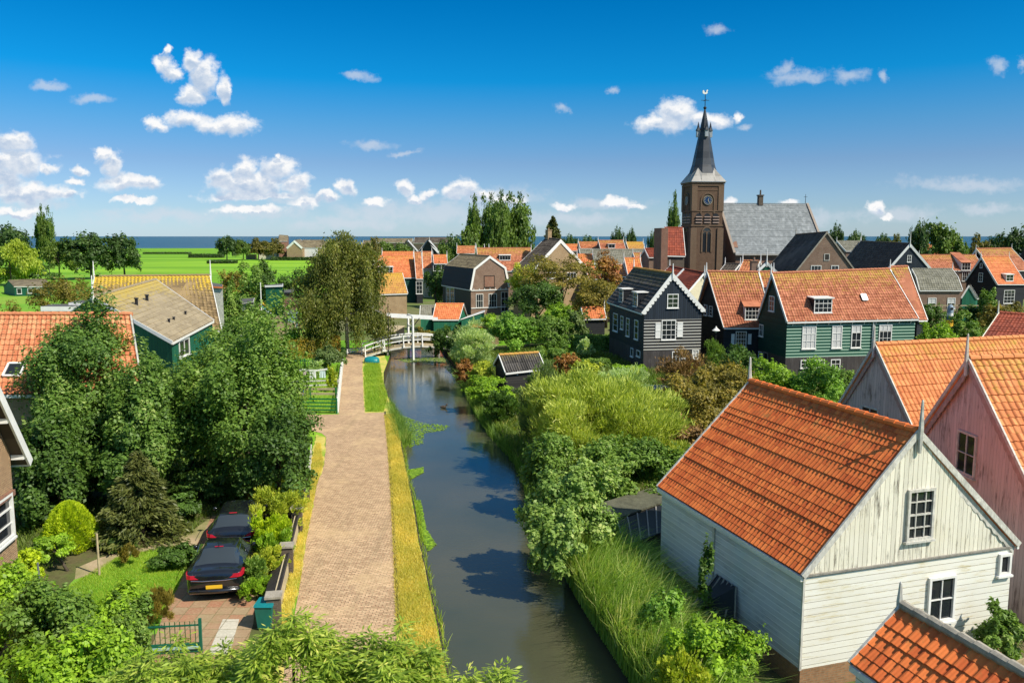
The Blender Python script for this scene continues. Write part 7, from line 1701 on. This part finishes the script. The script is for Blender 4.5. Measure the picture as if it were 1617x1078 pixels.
# --- fences of the green garden
def fence(name, label, a, b, h, rails, post_every, mat, pickets=None, th=.04, board=.09, cat='fence', group=None, boardmat=None):
    a, b = V3(a), V3(b); L = (b - a).length; r = root(name, (a + b) / 2, label, cat, group); u = Vector((0, 0, 1)); n = max(2, int(L / post_every) + 1)
    for k in range(n): p = lerp(a, b, k / (n - 1)); MB().beam(p, p + u * (h + .08), .09, .09, (b - a).normalized()).build('post', mat, r)
    mb = MB()
    for f in rails: mb.beam(a + u * h * f, b + u * h * f, th, board)
    mb.build('rail', boardmat or mat, r)
    if pickets:
        mb = MB(); m = int(L / pickets)
        for k in range(m + 1): p = lerp(a, b, k / m); mb.beam(p + u * .05, p + u * h, pickets * .5, .02, (b - a).normalized())
        mb.build('picket', mat, r)
    return r
G2 = paint('green_fence', (.015, .17, .05), .5, .2)
fence('fence', 'green post-and-rail fence at the front of the green garden', at(476, 652), at(532, 653), 1.0, (.25, .5, .75, 1.), 1.4, G2)
fence('fence', 'second green fence row with pale boards behind the parasol', at(450, 632), at(531, 632), .9, (.55, .95), 1.6, G2, board=.16, boardmat=PALEWOOD)
fence('fence', 'third pale rail fence just in front of the washing line', at(462, 616), at(534, 614), .7, (.5, 1.), 1.8, WORN_WHITE, board=.12)
fence('picket_fence', 'white fence along the left edge of the narrow footpath', at(541, 576), at(533, 652), .75, (.4, .95), 1.5, WHITE, .35)
fence('picket_fence', 'dark green picket fence below the beech hedge', at(428, 582), at(508, 584), .9, (.3, .9), 1.5, DKGREEN, .22)
fence('fence', 'short white fence between birch and drawbridge', at(548, 560), at(574, 556), .5, (.5, 1.), 1.2, WHITE, board=.14)
fence('fence', 'weathered pale rail fence around the vegetable plots', pt(340, 463, 112), pt(412, 463, 112), 1.3, (.3, .65, 1.), 2.2, PALEWOOD) if 0 else None
a, b = pt(344, 452, 112), pt(412, 452, 112); a.z = b.z = 0; fence('fence', 'weathered pale rail fence around the plots at the meadow edge', a, b, 2.2, (.35, .65, 1.), 2.4, PALEWOOD)
a, b = pt(1438, 500, 104), pt(1585, 496, 104); a.z = b.z = 0; fence('fence', 'pale two-rail fence crossing the right gardens', a, b, 3.3, (.82, 1.), 3., PALEWOOD, board=.12)
a, b = pt(1556, 1028, 19.2), pt(1660, 985, 20.5); a.z = b.z = 0; fence('plank_fence', 'tan horizontal plank fence between barn and outhouse at bottom right', a, b, 1.15, (.12, .30, .48, .66, .84, 1.), 1.6, paint('tan_planks', (.42, .32, .18), .8, .35, 8.), board=.185)
a, b = at(1145, 609), at(1190, 600); fence('fence', 'pale weathered rail lying behind the far corner of the barn', at(1128, 611), at(1178, 611), .8, (1.,), 1.8, WORN_WHITE)
# --- yard sheds on the left
flatroof('green shed with sloping white roof edge in the left yard', [pt(418, 451, 108), pt(447, 450, 108), pt(447, 447.5, 112), pt(418, 450, 112)], .22, B_GREENV, 'shed', 'shed')
flatroof('low dark shed with brick lower wall right of the green yard shed', [pt(448, 462, 102), pt(474, 462, 102), pt(474, 457, 107), pt(448, 457, 107)], .2, K_RED, 'shed', 'shed', BLACKTAR)
flatroof('small pale blue hut in front of the low dark shed', [pt(454, 494, 94), pt(470, 494, 94), pt(470, 489, 97), pt(454, 489, 97)], .12, paint('pale_blue_wood', (.30, .45, .48), .6), 'hut', 'hut', paint('pale_blue_roof', (.40, .52, .55), .6))
flatroof('low glass cold frame left of the flagpole', [pt(376, 480, 98), pt(400, 476, 98), pt(402, 470, 103), pt(380, 472, 103)], .1, GREYMETAL, 'cold_frame', 'cold frame', WORN_WHITE)
flatroof('orange-roofed lean-to beyond the tall bare pole', [pt(336, 452, 84), pt(352, 453, 84), pt(352, 449, 90), pt(334, 446, 90)], .15, WORN_WHITE, 'lean_to', 'lean-to', T_BRIGHT)
for i, (x0, x1, y, D, lb) in enumerate(((404, 462, 512, 93, 'long raised timber bed right of the flagpole foot'), (418, 455, 503, 97, 'shorter raised timber bed behind the long one'), (388, 410, 498, 98, 'small raised timber bed left of the flagpole'))):
    a, b = pt(x0, y, D), pt(x1, y, D); a.z = b.z = 0; mb = MB(); hh = max(.5, pt(x0, y - 2, D).z)
    for q in (0, 1.6): mb.beam(a + Vector((0, q, hh / 2)), b + Vector((0, q, hh / 2)), .08, hh)
    for p in (a, b): mb.beam(p + Vector((0, 0, hh / 2)), p + Vector((0, 1.6, hh / 2)), .08, hh)
    r = root('raised_bed', (a + b) / 2, lb, 'raised bed', 'timber beds in the left yard'); mb.build('frame', PALEWOOD, r); m2 = MB(); m2.face([a + Vector((0, .02, hh * .85)), b + Vector((0, .02, hh * .85)), b + Vector((0, 1.58, hh * .85)), a + Vector((0, 1.58, hh * .85))]); m2.build('soil', G_SOIL, r)
# --- landing stage, stone edge, painted post, duck
a = at(783, 655, 0); mb = MB(); mb.slab([at(781, 656, .02), at(815, 654, .02), at(822, 643, .02), at(790, 643, .02)], .25)
mb.build('landing_stage', STONE, None, label='pale stone landing at the water below the small black shed', cat='landing')
mb = MB(); mb.beam(at(984, 613, .25), at(1066, 613, .25), .12, .5); mb.build('edging_wall', WHITE, None, label='low white garden edging in front of the black house lawn', cat='garden edging')
c = pt(1499, 515, 90); c.z = 0; zz = lambda y: pt(1499, y, 90).z; r = root('painted_post', c, 'stout garden post painted grey, white, blue and orange', 'post')
for nm, z0, z1, rad, m_ in (('orange_band', .0, zz(505), .36, paint('orange_band', (.80, .40, .03), .5)), ('blue_band', zz(505), zz(499), .29, paint('blue_band', (.02, .16, .30), .5)), ('white_band', zz(499), zz(494), .32, WHITE), ('grey_head', zz(494), zz(481), .32, paint('grey_head', (.30, .38, .45), .5))):
    MB().tube([(c.x, c.y, z0), (c.x, c.y, z1)] if nm != 'grey_head' else [(c.x, c.y, z0), (c.x, c.y, z1 - .3), (c.x, c.y, z1 - .08), (c.x, c.y, z1)], rad if nm != 'grey_head' else [rad, rad, rad * .7, .05], 14).build(nm, m_, r)
q_ = Vector((c.x, c.y - .325, zz(487))); mb = MB(); mb.face([q_ + Vector((.16 * math.cos(a), 0, .16 * math.sin(a))) for a in [6.283 * k / 14 for k in range(14)]]); mb.build('round_mark', BLACKMETAL, r)
c = at(700, 644, ZW); mb = MB()
mb.tube([c + Vector((-.26, 0, .10)), c + Vector((-.18, 0, .09)), c + Vector((0, 0, .08)), c + Vector((.14, 0, .09)), c + Vector((.20, 0, .17)), c + Vector((.215, 0, .24)), c + Vector((.25, 0, .27)), c + Vector((.30, 0, .265)), c + Vector((.35, 0, .25))], [.012, .06, .12, .10, .05, .042, .058, .045, .012], 10)
mb.build('duck', paint('duck_brown', (.10, .075, .05), .8, .4, 20.), None, True, label='dark duck swimming on the canal before the drawbridge', cat='duck')
# people-free small things: white finial pins of farther roofs are part of their houses
